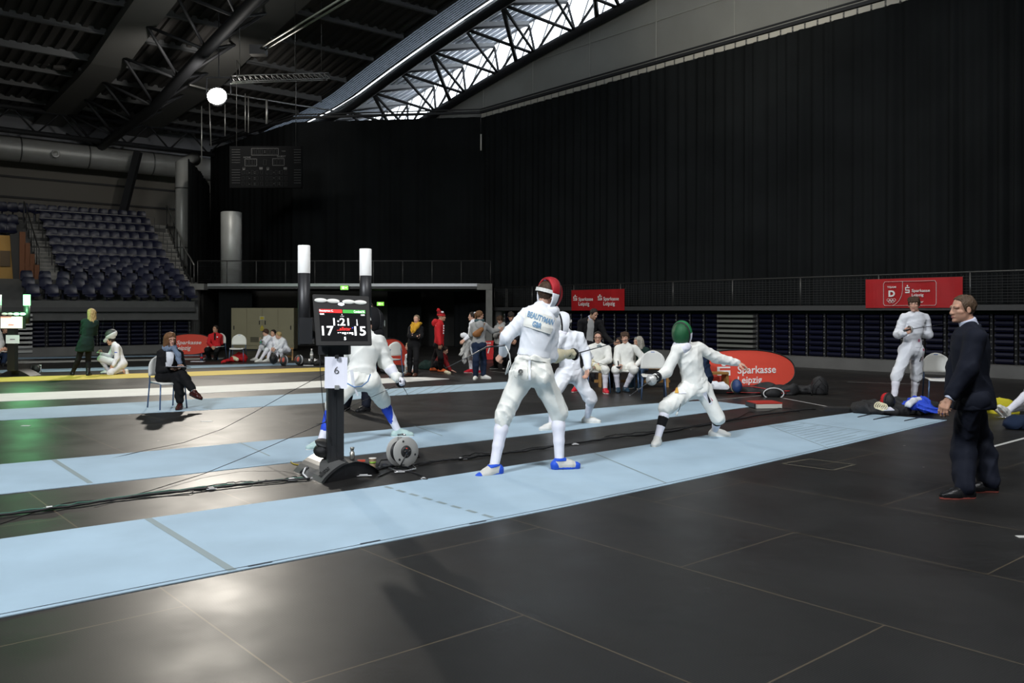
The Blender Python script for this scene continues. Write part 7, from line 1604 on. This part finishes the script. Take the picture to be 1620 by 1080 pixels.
# ---- 12 seated man in red jacket
p = Person('man in red jacket and black trousers sitting on a chair by the oval banner', dict(
    pv=(341, 550, .22), nk=(340.7, 528, 0), hd=(341, 520.3, -.02), sR=(333, 531.5, -.03), sL=(349, 531.5, .03), eR=(330, 542, -.02), wR=(335, 548, '-'), eL=(350.5, 542, 0), wL=(338.5, 548.5, '-'), hR=(337, 551.5, 0), hL=(345, 551.5, 0), kR=(327, 553, '-'), kL=(342.5, 555, '-'), fR=(331.5, 569, (-.5, -.9), 0), fL=(341, 569.5, (-.1, -1), 0)), H=1.74, face=(-.45, -.89, -.02), skin='mid', h=.02)
p.brow = 'hair_dark'; p.body(); p.trousers('black_cloth', seed=121); jk = p.jacket('red_cloth', hem=-.05, seed=122); p.shoes('black_leather', 'sole_dark'); p.hair('hair_dark', 'short', .014)
p.part('dark_tie', cone(p.P['nk']+p.Fs*.09-UP*.0, lerp(p.P['pv'], p.P['nk'], .62)+p.Fs*.125, .035, .028), 'black_cloth', .014); p.part('chest_badge', ellip(lerp(p.P['pv'], p.P['nk'], .78)+p.Fs*.13+p.Rs*.08, (.03, .015, .025)), 'white_jacket', .01)
for d in 'RL':
    for i in range(4): p.part('sleeve_stripe', ellip(lerp(p.P['s'+d], p.P['e'+d], .25+.2*i)+p.Rs*(.06 if d == 'L' else -.06), (.012, .03, .02)), 'white_jacket', .011)
chair(V(341, 552, p.Y0+.12).x, p.Y0+.16, (-.25, -.97, 0), 'chair carrying the seated man in red jacket')
c = V(374.5, 553, 27.2); chair(c.x, 27.3, (.12, -.99, 0), 'empty white chair standing before the beige cabinet')

# ---- 13-15 three boys on the bench
def bench_boy(label, J, hairm_, face_, seed, style='short', H=1.62, Y0=28.2):
    p = Person(label, J, H=H, face=face_, h=.02, Y0=Y0); p.brow = hairm_; p.body(); p.breeches('white_jacket', knee=1.1, seed=seed); p.jacket('white_jacket', hem=-.0, a=.016, seed=seed+1); p.socks('sock_white', .007); p.shoes('white_leather', 'sole_white'); p.hair(hairm_, style, .016); return p
bench_boy('brown haired boy in white, leftmost of the three on the bench, drinking', dict(pv=(425.5, 551, 0), nk=(423.5, 532, -.05), hd=(420.5, 526, -.05), sR=(420, 534.5, .0), sL=(426.5, 534, -.1), eR=(416, 542, -.1), wR=(413, 538.5, '-'), eL=(418, 543.5, -.1), wL=(413.5, 541, '-'), hR=(422, 552, .03), hL=(426, 552.5, -.06), kR=(413.5, 549, '-'), kL=(422, 553.5, '-'), fR=(405, 570, (-.9, -.5), 0), fL=(412, 572.5, (-.85, -.6), 0)), 'hair_brown', (-.9, -.3, -.18), 131, 'fringe')
bottle(V(412.5, 545, 27.6), 'small bottle with green label held by the boy drinking on the bench', mat('bottle_blue', (.15, .22, .28), .3), mat('green_label', (.03, .25, .08), .5), .2, .035)
bench_boy('dark haired boy in white, middle of the three seated on the bench', dict(pv=(436.5, 551.5, .05), nk=(434, 533.5, 0), hd=(432.2, 527, -.03), sR=(429.5, 537, -.02), sL=(438.5, 537, .02), eR=(428.5, 546, -.1), wR=(428.5, 550.5, '-'), eL=(438.5, 546, -.05), wL=(433.5, 550, '-'), hR=(433.5, 552.5, 0), hL=(439.5, 552.5, 0), kR=(427, 553.5, '-'), kL=(434.5, 555, '-'), fR=(423.5, 572, (-.6, -.8), 0), fL=(436, 570, (-.1, -1), 0)), 'hair_dark', (-.45, -.88, -.1), 141)
p = bench_boy('blond boy in white leaning forward, rightmost of the three on the bench', dict(pv=(452.5, 553, .05), nk=(445, 536, -.04), hd=(440.8, 530.5, -.05), sR=(443.5, 538, .05), sL=(449, 538.5, -.08), eR=(440, 547, .0), wR=(434, 551, '-'), eL=(443, 548.5, -.1), wL=(436, 552, '-'), hR=(450, 554, .05), hL=(453, 554.5, -.05), kR=(439.5, 555, '-'), kL=(444.5, 555, '-'), fR=(437.5, 571, (-.6, -.8), 0), fL=(446, 571, (-.4, -1), 0)), 'hair_blond', (-.95, -.25, -.2), 151)
p.part('hip_patch', ellip(p.P['hL']+Vector((.03, -.11, .02)), (.06, .02, .05)), 'dark_red', .012)
for d in 'RL': p.part('knee_band', cut(cut(cone(lerp(p.P['k'+d], p.P['a'+d], .12), lerp(p.P['k'+d], p.P['a'+d], .28), .066, .062), lerp(p.P['k'+d], p.P['a'+d], .1), p.P['k'+d]-p.P['a'+d]), lerp(p.P['k'+d], p.P['a'+d], .3), p.P['a'+d]-p.P['k'+d]), 'black_cloth', .012)

# ---- 16 yellow scarf
p = Person('person in mustard yellow scarf and black clothes standing with folded arms', dict(
    pv=(654.5, 544, 0), nk=(658.5, 514, 0), hd=(659, 505, -.03), sR=(650, 519.5, 0), sL=(666, 519.5, .02), eR=(648, 531, -.03), wR=(661, 532, '-'), eL=(666, 532, -.03), wL=(652, 530, '-'), hR=(650.5, 546, 0), hL=(658.5, 546, 0), kR=(648.5, 568, 0), kL=(658, 568.5, 0), fR=(648, 594.5, (-.6, -.75), 0), fL=(657.5, 595.5, (-.2, -1), 0)), H=1.58, face=(-.28, -.95, -.02), skin='fair', h=.018)
p.brow = 'hair_ash'; p.body(handspec={'R': dict(mode='relaxed', to=(664, 534, .1), n=(0, 1, 0)), 'L': dict(mode='relaxed', to=(649, 529, .14), n=(0, 1, 0))}); p.trousers('black_cloth', seed=161, a=.008); p.jacket('black_cloth', hem=-.06, seed=162, name='sweater', collar=False); p.shoes('brown_leather', 'sole_dark', tall=.80); p.hair('hair_ash', 'tied', .010)
n0 = lerp(p.P['nk'], p.P['hd'], .1); s1 = []
for i in range(10): a, c_ = 2*PI*i/10, 2*PI*(i+1)/10; q = lambda a: n0+p.Rs*.095*math.cos(a)+p.Fs*.085*math.sin(a)+UP*(.02*math.cos(a)); s1.append(cone(q(a), q(c_), .042, .042))
s1 += [cone(n0+p.Fs*.09-p.Rs*.06, n0+p.Fs*.13-p.Rs*.09-UP*.16, .06, .055), cone(n0+p.Fs*.09+p.Rs*.05, n0+p.Fs*.12-p.Rs*.06-UP*.15, .06, .05)]; p.part('scarf', folds(union(s1, .03), .012, 50, 163), 'mustard', .013)

# ---- 17 red hoodie and bobble hat
p = Person('man in red hoodie and red bobble hat standing in right profile', dict(
    pv=(694.5, 544, 0), nk=(695.5, 509, 0), hd=(698.7, 501, 0), sR=(693.5, 515, -.16), sL=(696, 515, .16), eR=(694, 531, -.05), wR=(695.5, 544, '-'), eL=(698, 531, .05), wL=(698, 543, '-'), hR=(694, 547, -.08), hL=(695, 547, .08), kR=(697.5, 566, 0), kL=(688.5, 565, 0), fR=(697, 588.5, (1, -.25), 0), fL=(684.5, 587, (1, -.25), 0)), H=1.72, face=(1, .02, 0), skin='mid', h=.018)
p.brow = 'hair_dark'; p.body(handspec={'R': dict(mode='relaxed', to=(696, 552, 0))}); p.trousers('black_cloth', seed=171); jk = p.jacket('red_cloth', hem=-.10, a=.020, seed=172, name='hoodie'); p.shoes('shoe_orange', 'sole_dark', None, 1.05)
p.part('hood', folds(union([ellip(p.P['nk']-p.Fs*.09+UP*.0, (.10, .12, .08)), ellip(p.P['nk']-p.Fs*.12-UP*.04, (.09, .09, .09))], .03), .008, 40), 'red_cloth', .014)
R = p.head_axes(); hat = cut(union([ellip(p.hp(0, -.015, .045), (.092, .108, .105), R), ellip(p.hp(0, -.05, .12), (.065, .07, .06), R)], .03), p.hp(0, 0, .03), -p.u-p.f*.12); ht = p.part('bobble_hat', hat, 'dark_red', .012); p.part('hat_brim', cut(cut(ellip(p.hp(0, -.015, .04), (.098, .114, .10), R), p.hp(0, 0, .068), p.u+p.f*.12), p.hp(0, 0, .02), -p.u-p.f*.12), 'red_cloth', .012, parent=ht); p.part('pompom', folds(ellip(p.hp(0, -.085, .185), (.05, .05, .045)), .01, 90), 'red_cloth', .012, parent=ht); p.part('hat_motif', ellip(p.hp(.045, .02, .125), (.03, .045, .03), R), 'white_jacket', .010, parent=ht)
for k in range(4): p.part('chest_print', ellip(lerp(p.P['pv'], p.P['nk'], .82-.11*k)+p.Fs*.118-p.Rs*.07, (.022, .016, .026)), 'white_jacket', .008)
p.part('sleeve_print', ellip(p.P['sR']+Vector((-.05, -.05, -.02)), (.02, .02, .05)), 'white_jacket', .01)

# ---- 18 boy in white holding a towel
p = Person('boy in white with red shoes holding a pale towel, facing left', dict(
    pv=(747, 545, 0), nk=(749.5, 508, 0), hd=(747, 500.5, 0), sL=(746.5, 512.5, -.14), sR=(750, 512.5, .14), eL=(744.5, 530, -.1), wL=(735, 537.5, '-'), eR=(748, 530, .1), wR=(738, 535, '-'), hL=(746, 548, -.08), hR=(749, 548, .08), kL=(745, 567, -.02), kR=(753, 567, .02), fL=(745, 589.5, (-.9, -.3), 0), fR=(757, 590.5, (-.6, -.5), 0)), H=1.66, face=(-1, .1, -.02), h=.018)
p.brow = 'hair_dark'; p.body(); p.breeches('white_jacket', knee=1.1, seed=181); p.jacket('white_jacket', hem=0, seed=182); p.socks('sock_white', .007); p.shoes('shoe_red', 'sole_white'); p.hair('hair_dark', 'short', .014)
tw = folds(union([cone(V(739, 540, p.Y0-.25), V(729.5, 560, p.Y0-.27), .07, .045), cone(V(740, 541, p.Y0-.22), V(734.5, 571, p.Y0-.22), .075, .05), ellip(V(737, 539, p.Y0-.25), (.10, .08, .06))], .04), .015, 36, 5); tag(solid(MB(), tw, .014).build('towel', M['glove_cream'] if False else M['grey_cloth']), 'pale grey towel hanging from the hands of the boy with red shoes', 'towel')
MATS['towel_pale'] = fabric('towel_pale', (.58, .58, .55)); bpy.context.scene.collection.objects[-1].data.materials[0] = M['towel_pale']
tag(solid(MB(), folds(ellip(V(734, 530.5, p.Y0-.27), (.09, .09, .07)), .01, 40), .012).build('white_glove', M['white_jacket']), 'white rolled cloth held in the hand above the pale towel', 'cloth')

# ---- 19 grey hoodie with waist bag
p = Person('person in grey hoodie with tan crossbody bag, arm pointing right, back turned', dict(
    pv=(757.5, 545, 0), nk=(758.5, 509.5, 0), hd=(758.8, 499, .02), sL=(749, 514.5, 0), sR=(767, 514.5, .02), eL=(745.5, 529, .06), wL=(749, 539, '+'), eR=(778, 523.5, .05), wR=(788, 522, .05), hL=(753.5, 547, 0), hR=(762.5, 547, 0), kL=(753, 570, 0), kR=(764.5, 568, 0), fL=(752.5, 600, (-.15, -1), 0), fR=(765, 599, (1, -.3), 0)), H=1.66, face=(.78, .6, .02), h=.017)
p.body(masked=True, handspec={'R': dict(mode='open', to=(793, 520, .05), n=(0, 1, .2)), 'L': dict(mode=None)}); p.trousers('navy_trousers', seed=191, a=.014, ank=.012); p.jacket('grey_cloth', hem=-.04, a=.018, seed=192, name='hoodie'); p.socks('sock_white', .006, 1.8); p.shoes('white_leather', 'sole_white'); p.hair('hair_auburn', 'tied', .014)
p.part('hood', folds(union([ellip(p.P['nk']-p.Fs*.10-UP*.06, (.11, .055, .11))], .03), .008, 40), 'grey_cloth', .014)
s1 = []
n0 = lerp(p.P['nk'], p.P['hd'], .25)
for i in range(10): a, c_ = 2*PI*i/10, 2*PI*(i+1)/10; q = lambda a: n0+p.Rs*.08*math.cos(a)+p.Fs*.08*math.sin(a); s1.append(cone(q(a), q(c_), .036, .036))
p.part('scarf', folds(union(s1, .02), .008, 50), 'teal_scarf', .013)
t = T('crossbody_bag', 'tan leather crossbody bag on the back of the grey hoodie person', 'bag', V(757, 526, p.Y0-.16)); solid(MB(), union([cone(V(752, 528.5, p.Y0-.19), V(762, 521, p.Y0-.19), .07, .055), ellip(V(756, 528, p.Y0-.19), (.085, .05, .075))], .03), .013).build('pouch', M['tan_leather'], t); P = drape([V(763+i*.55, 520-i*1.35, p.Y0-.15)-Vector((0, .3, 0)) for i in range(7)]+[VD(767, 511.5, p.Y0-.1)], (0, 1, 0), p.sdf_jacket, .008, 40); MB().tube(P, .012, 5).build('strap', M['tan_leather'], t)
p.part('hair_clip', ellip(p.hp(-.02, -.13, .07), (.03, .02, .025)), 'white_jacket', .01)

# ---- 20 / 21 pair beyond
p = Person('boy in grey hoodie looking down beside the concrete pier', dict(
    pv=(790.5, 543, 0), nk=(793, 513.5, 0), hd=(791, 506, -.05), sR=(786, 518.5, 0), sL=(800, 518.5, .02), eR=(784.5, 531, -.02), wR=(790, 526, '-'), eL=(802.5, 531, -.02), wL=(796, 533, '-'), hR=(786.5, 545, 0), hL=(794.5, 545, 0), kR=(785, 564, 0), kL=(797, 564, 0), fR=(784, 583, (-.8, -.5), 0), fL=(798, 583, (-.1, -1), 0)), H=1.66, face=(-.3, -.8, -.42), h=.019)
p.brow = 'hair_brown'; p.body(); p.trousers('black_cloth', seed=201); p.jacket('grey_cloth', hem=-.06, a=.020, seed=202, name='hoodie'); p.part('hood', folds(ellip(p.P['nk']-p.Fs*.05+UP*.01, (.13, .12, .07)), .008, 40), 'grey_cloth', .015); p.shoes('black_leather', 'sole_white'); p.hair('hair_brown', 'fringe', .018)
p = Person('dark haired person looking down, half hidden by the lettered fencer shoulder', dict(
    pv=(811, 543, 0), nk=(811, 509, 0), hd=(808.5, 500.5, -.03), sR=(804, 514, 0), sL=(819, 514, 0), eR=(803, 530, 0), wR=(806, 537, '-'), eL=(820, 530, 0), wL=(816, 538, '-'), hR=(807, 546, 0), hL=(815, 546, 0), kR=(806, 566, 0), kL=(815, 566, 0), fR=(806, 587, (-.2, -1), 0), fL=(816, 587, (.2, -1), 0)), H=1.76, face=(.15, -.85, -.4), skin='mid', h=.02)
p.brow = 'hair_dark'; p.body(); p.trousers('black_cloth', seed=211); p.jacket('dark_cloth', hem=-.06, seed=212, name='sweater'); p.shoes('black_leather', 'sole_dark'); p.hair('hair_dark', 'fringe', .016)

# ---- 22 man in black jacket behind the seated fencers
p = Person('man in black jacket and grey sweater bending over the seated fencers', dict(
    pv=(931, 546, 0), nk=(934, 504, -.06), hd=(939.5, 496.5, -.10), sR=(919, 510, -.05), sL=(949, 511, -.02), eR=(917, 532, 0), wR=(921, 547, '-'), eL=(957, 531, -.05), wL=(969, 542, -.25), hR=(925.5, 548, 0), hL=(936.5, 548, 0), kR=(925, 573, 0), kL=(937, 573, 0), fR=(925, 603, (-.2, -1), 0), fL=(938, 603, (.2, -1), 0)), H=1.74, face=(.62, -.62, -.42), skin='mid', h=.017)
p.brow = 'hair_dark'; p.body(handspec={'L': dict(mode='relaxed', to=(976, 543, 0), n=(0, 0, -1))}); p.trousers('dark_cloth', seed=221); p.part('sweater', union([p.torso(.010, -.1, .98)], .02), 'grey_cloth', .016)
n1 = lerp(p.P['nk'], p.hp(0, -.02, -.06), .55); p.part('shirt_collar', cut(cone(lerp(p.P['nk'], p.hp(0, -.02, -.06), -.05), n1, .082, .07), n1, n1-p.P['nk']), 'pale_shirt', .012)
gap = loft(lerp(p.P['pv'], p.P['nk'], -.2)+p.Fs*.13, p.P['nk']+p.Fs*.12, [0, .5, 1], [.075, .085, .075], [.12, .12, .12], p.Rs, p.Rs); p.open_jacket('black_cloth', 'jacket', .024, -.18, gap, 222); p.shoes('black_leather', 'sole_dark'); p.hair('hair_short' if False else 'hair_dark', 'short', .012)

# ---- 23 / 24 seated fencers
p = Person('seated fencer with glasses, glove on knee, beside the white masked fencer', dict(
    pv=(945, 579, .20), nk=(947, 546, .02), hd=(945.8, 534, 0), sR=(934, 551, 0), sL=(961, 551.5, .02), eR=(931, 570, -.03), wR=(941.5, 577, '-'), eL=(963, 569, -.02), wL=(948.5, 575, '-'), hR=(939, 581, 0), hL=(951, 581, 0), kR=(929, 584, '-'), kL=(957.5, 585, '-'), fR=(911, 619.5, (-.4, -.9), 0), fL=(957.5, 622, (.12, -1), 0)), H=1.76, face=(-.10, -.99, .0), h=.015, build=.93)
p.brow = 'hair_dark'; p.body(handspec={'R': dict(mode='relaxed', n=(0, 0, -1)), 'L': dict(mode='relaxed', n=(0, 0, -1))}); p.breeches('ivory_jacket', knee=1.1, seed=231); jk = p.jacket('ivory_jacket', hem=0, a=.020, seed=232); p.socks('sock_white', .007); p.shoes('shoe_red', 'sole_white'); p.hair('hair_dark', 'short', .014); p.glove('R', 'glove_cream', .5, .009)
b = MB()
for q in (-1, 1): b.tube([p.hp(.033*q+.026*math.cos(2*PI*i/12), .098, .002+.018*math.sin(2*PI*i/12)) for i in range(12)], .0035, 5, True); b.tube([p.hp(.059*q, .09, .006), p.hp(.075*q, -.01, .006)], .0035, 4)
b.tube([p.hp(-.010, .10, .004), p.hp(.010, .10, .004)], .003, 4); b.build('glasses', M['glass_frame'], p.root)
p.part('collar_flap', ellip(p.P['nk']+p.Fs*.085-UP*.03, (.06, .03, .05)), 'stripe_grey', .012)
chair(V(946, 580, p.Y0+.12).x, p.Y0+.15, (0, -1, 0), 'chair under the seated fencer with glasses')
tag(MB().tube([V(937, 571, 16.5), V(962, 579, 16.45)], .005, 5).build('epee', M['dark_steel']), 'thin blade lying across the lap of the seated fencer with glasses', 'sword')
p = Person('seated fencer with dark fringe resting a bell guard on his knee', dict(
    pv=(990, 577.5, .22), nk=(990.5, 546.5, .02), hd=(988.8, 534.5, 0), sR=(977.5, 551.5, 0), sL=(1004, 551.5, .02), eR=(975, 570, -.02), wR=(978, 578, '-'), eL=(1018, 566, 0), wL=(1007, 577, '-'), hR=(984, 580, 0), hL=(997, 580, 0), kR=(974, 585, '-'), kL=(1003, 585, '-'), fR=(977.5, 620.5, (-.1, -1), 0), fL=(989, 619.5, (.25, -.95), 0)), H=1.74, face=(-.18, -.98, -.02), h=.015, build=.93)
p.brow = 'hair_dark'; p.body(handspec={'R': dict(mode='grip', n=(.6, 0, -.3)), 'L': dict(mode='relaxed', to=(999, 577, 0), n=(0, 0, -1))}); p.breeches('ivory_jacket', knee=1.1, seed=241); p.jacket('ivory_jacket', hem=0, a=.020, seed=242); p.socks('sock_white', .007); p.shoes('shoe_navy', 'sole_dark'); p.hair('hair_brown', 'fringe', .020)
gp = V(978.5, 580, p.P['wR'].y-.06); epee('epee standing on its tip before the seated fencer with dark fringe', gp+UP*.04, V(985, 628, gp.y-.05)-gp, .50, .066, mg='dark_steel')
chair(V(991, 580, p.Y0+.12).x, p.Y0+.15, (0, -1, 0), 'chair under the seated fencer with dark fringe')
c = V(1035, 585, 15.8); chair(c.x, 15.9, (-.12, -.99, 0), 'empty grey backed chair between the fringe fencer and the green mask')
for o in list(bpy.context.scene.collection.objects):
    pass
# ---- 25 / 26 people behind them
p = Person('grey haired person in dark green jacket sitting behind the fringe fencer', dict(
    pv=(1013, 581, .25), nk=(1013.5, 550, 0), hd=(1009.5, 541, -.03), sR=(1004, 554, .1), sL=(1023, 554.5, -.08), eR=(1003, 570, 0), wR=(1004, 577, '-'), eL=(1024, 570, -.05), wL=(1012, 578, '-'), hR=(1009, 582, .05), hL=(1017, 582, -.05), kR=(1002, 585, '-'), kL=(1013, 586, '-'), fR=(1000, 614, (-.6, -.8), 0), fL=(1013, 614.5, (-.4, -.9), 0)), H=1.68, face=(-.85, -.5, -.05), skin='mid', h=.018)
p.brow = 'hair_grey'; p.body(); p.trousers('denim', seed=251); p.jacket('dark_green', hem=-.06, seed=252); p.shoes('shoe_navy', 'sole_white'); p.hair('hair_grey', 'bob', .012)
p = Person('person in black sitting behind, face between the two seated fencers', dict(
    pv=(972, 582, .25), nk=(975, 552, 0), hd=(980.5, 542, -.03), sR=(967, 556, -.05), sL=(983, 556, .08), eR=(964, 571, 0), wR=(970, 578, '-'), eL=(985, 571, 0), wL=(975, 579, '-'), hR=(968, 583, 0), hL=(976, 583, 0), kR=(967, 588, '-'), kL=(976, 588, '-'), fR=(966, 612, (0, -1), 0), fL=(976, 612, (.1, -1), 0)), H=1.66, face=(-.9, -.4, -.05), skin='tan', h=.02)
p.brow = 'hair_dark'; p.body(); p.trousers('black_cloth', seed=261); p.jacket('black_cloth', hem=-.06, seed=262); p.shoes('black_leather', 'sole_dark'); p.hair('hair_dark', 'short', .014)
# ---- chair by the standing boy, tilted grey chair behind the machine
c = V(1486, 607, 14.9); chair(c.x+.05, 15.0, (-.25, -.97, 0), 'white chair standing behind the suited man, beside the boy')
c = V(613, 580, 20.8); o = chair(c.x, 21.0, (-.75, .66, 0), 'grey backed chair before the red oval banner behind the machine'); 
# ---- 27 child on the floor
p = Person('small blond child sitting on floor behind the yellow scarf person', dict(
    pv=(651, 583, 0), nk=(650, 559, 0), hd=(646, 548, -.02), sR=(645, 563, .08), sL=(656, 563, -.06), eR=(643, 573, 0), wR=(643, 581, '-'), eL=(658, 574, 0), wL=(655, 583, '-'), hR=(648, 584, .05), hL=(654, 584, -.05), kR=(646, 577, '-'), kL=(656, 577, '-'), fR=(643, 592, (-.6, -.8), 0), fL=(656, 593, (0, -1), 0)), H=1.30, face=(-.9, -.4, -.05), h=.018, Y0=21.6)
p.brow = 'hair_blond'; p.body(); p.trousers('white_jacket', seed=271); p.jacket('white_jacket', hem=-.04, seed=272); p.shoes('white_leather', 'sole_white'); p.hair('hair_blond', 'short', .016)
# ---- 28 crouching person in dark red
p = Person('crouching person in dark red leaning on one hand behind the orange shoes', dict(
    pv=(694, 574, 0), nk=(701, 561, .02), hd=(703.5, 554, .02), sR=(699, 564.5, -.12), sL=(704, 564.5, .12), eR=(707, 576, -.05), wR=(713, 585, -.02), eL=(707, 575, .1), wL=(711, 584, .1), hR=(693, 577, -.08), hL=(694, 577, .08), kR=(699, 585, -.05), kL=(700, 584.5, .05), fR=(690, 587, (.9, -.1), 0), fL=(691, 586, (.9, .1), 0)), H=1.6, face=(.9, .1, -.4), skin='fair', h=.02, Y0=23.0)
p.brow = 'hair_dark'; p.body(handspec={'R': dict(mode='open', to=(719, 587, 0), n=(0, 0, -1)), 'L': dict(mode='open', to=(716, 586, 0), n=(0, 0, -1))}); p.trousers('dark_cloth', seed=281); p.jacket('dark_red', hem=-.04, seed=282, name='sweater'); p.shoes('black_leather', 'sole_dark'); p.hair('hair_dark', 'short')
# ---- 29 referee mostly hidden behind the fencer
p = Person('official in dark navy suit almost hidden behind the fencer and scoring screen', dict(
    pv=(578, 565, 0), nk=(582, 504, 0), hd=(583, 490, 0), sR=(567, 511, 0), sL=(598, 511, .03), eR=(564, 538, 0), wR=(568, 560, '-'), eL=(597, 538, .05), wL=(590, 561, '-'), hR=(570, 568, 0), hL=(587, 568, 0), kR=(552, 608, 0), kL=(581, 608, 0), fR=(548, 648, (-.4, -.9), 0), fL=(579, 651, (-.55, -.6), 0)), H=1.76, face=(.3, -.95, 0), h=.017)
p.brow = 'hair_dark'; p.body(); p.trousers('navy_suit', seed=291, ank=.025, knee=.02); p.jacket('navy_suit', hem=-.14, seed=292, name='suit_jacket'); p.shoes('black_leather', 'sole_dark'); p.hair('hair_dark', 'short')
if not used[0]: pass
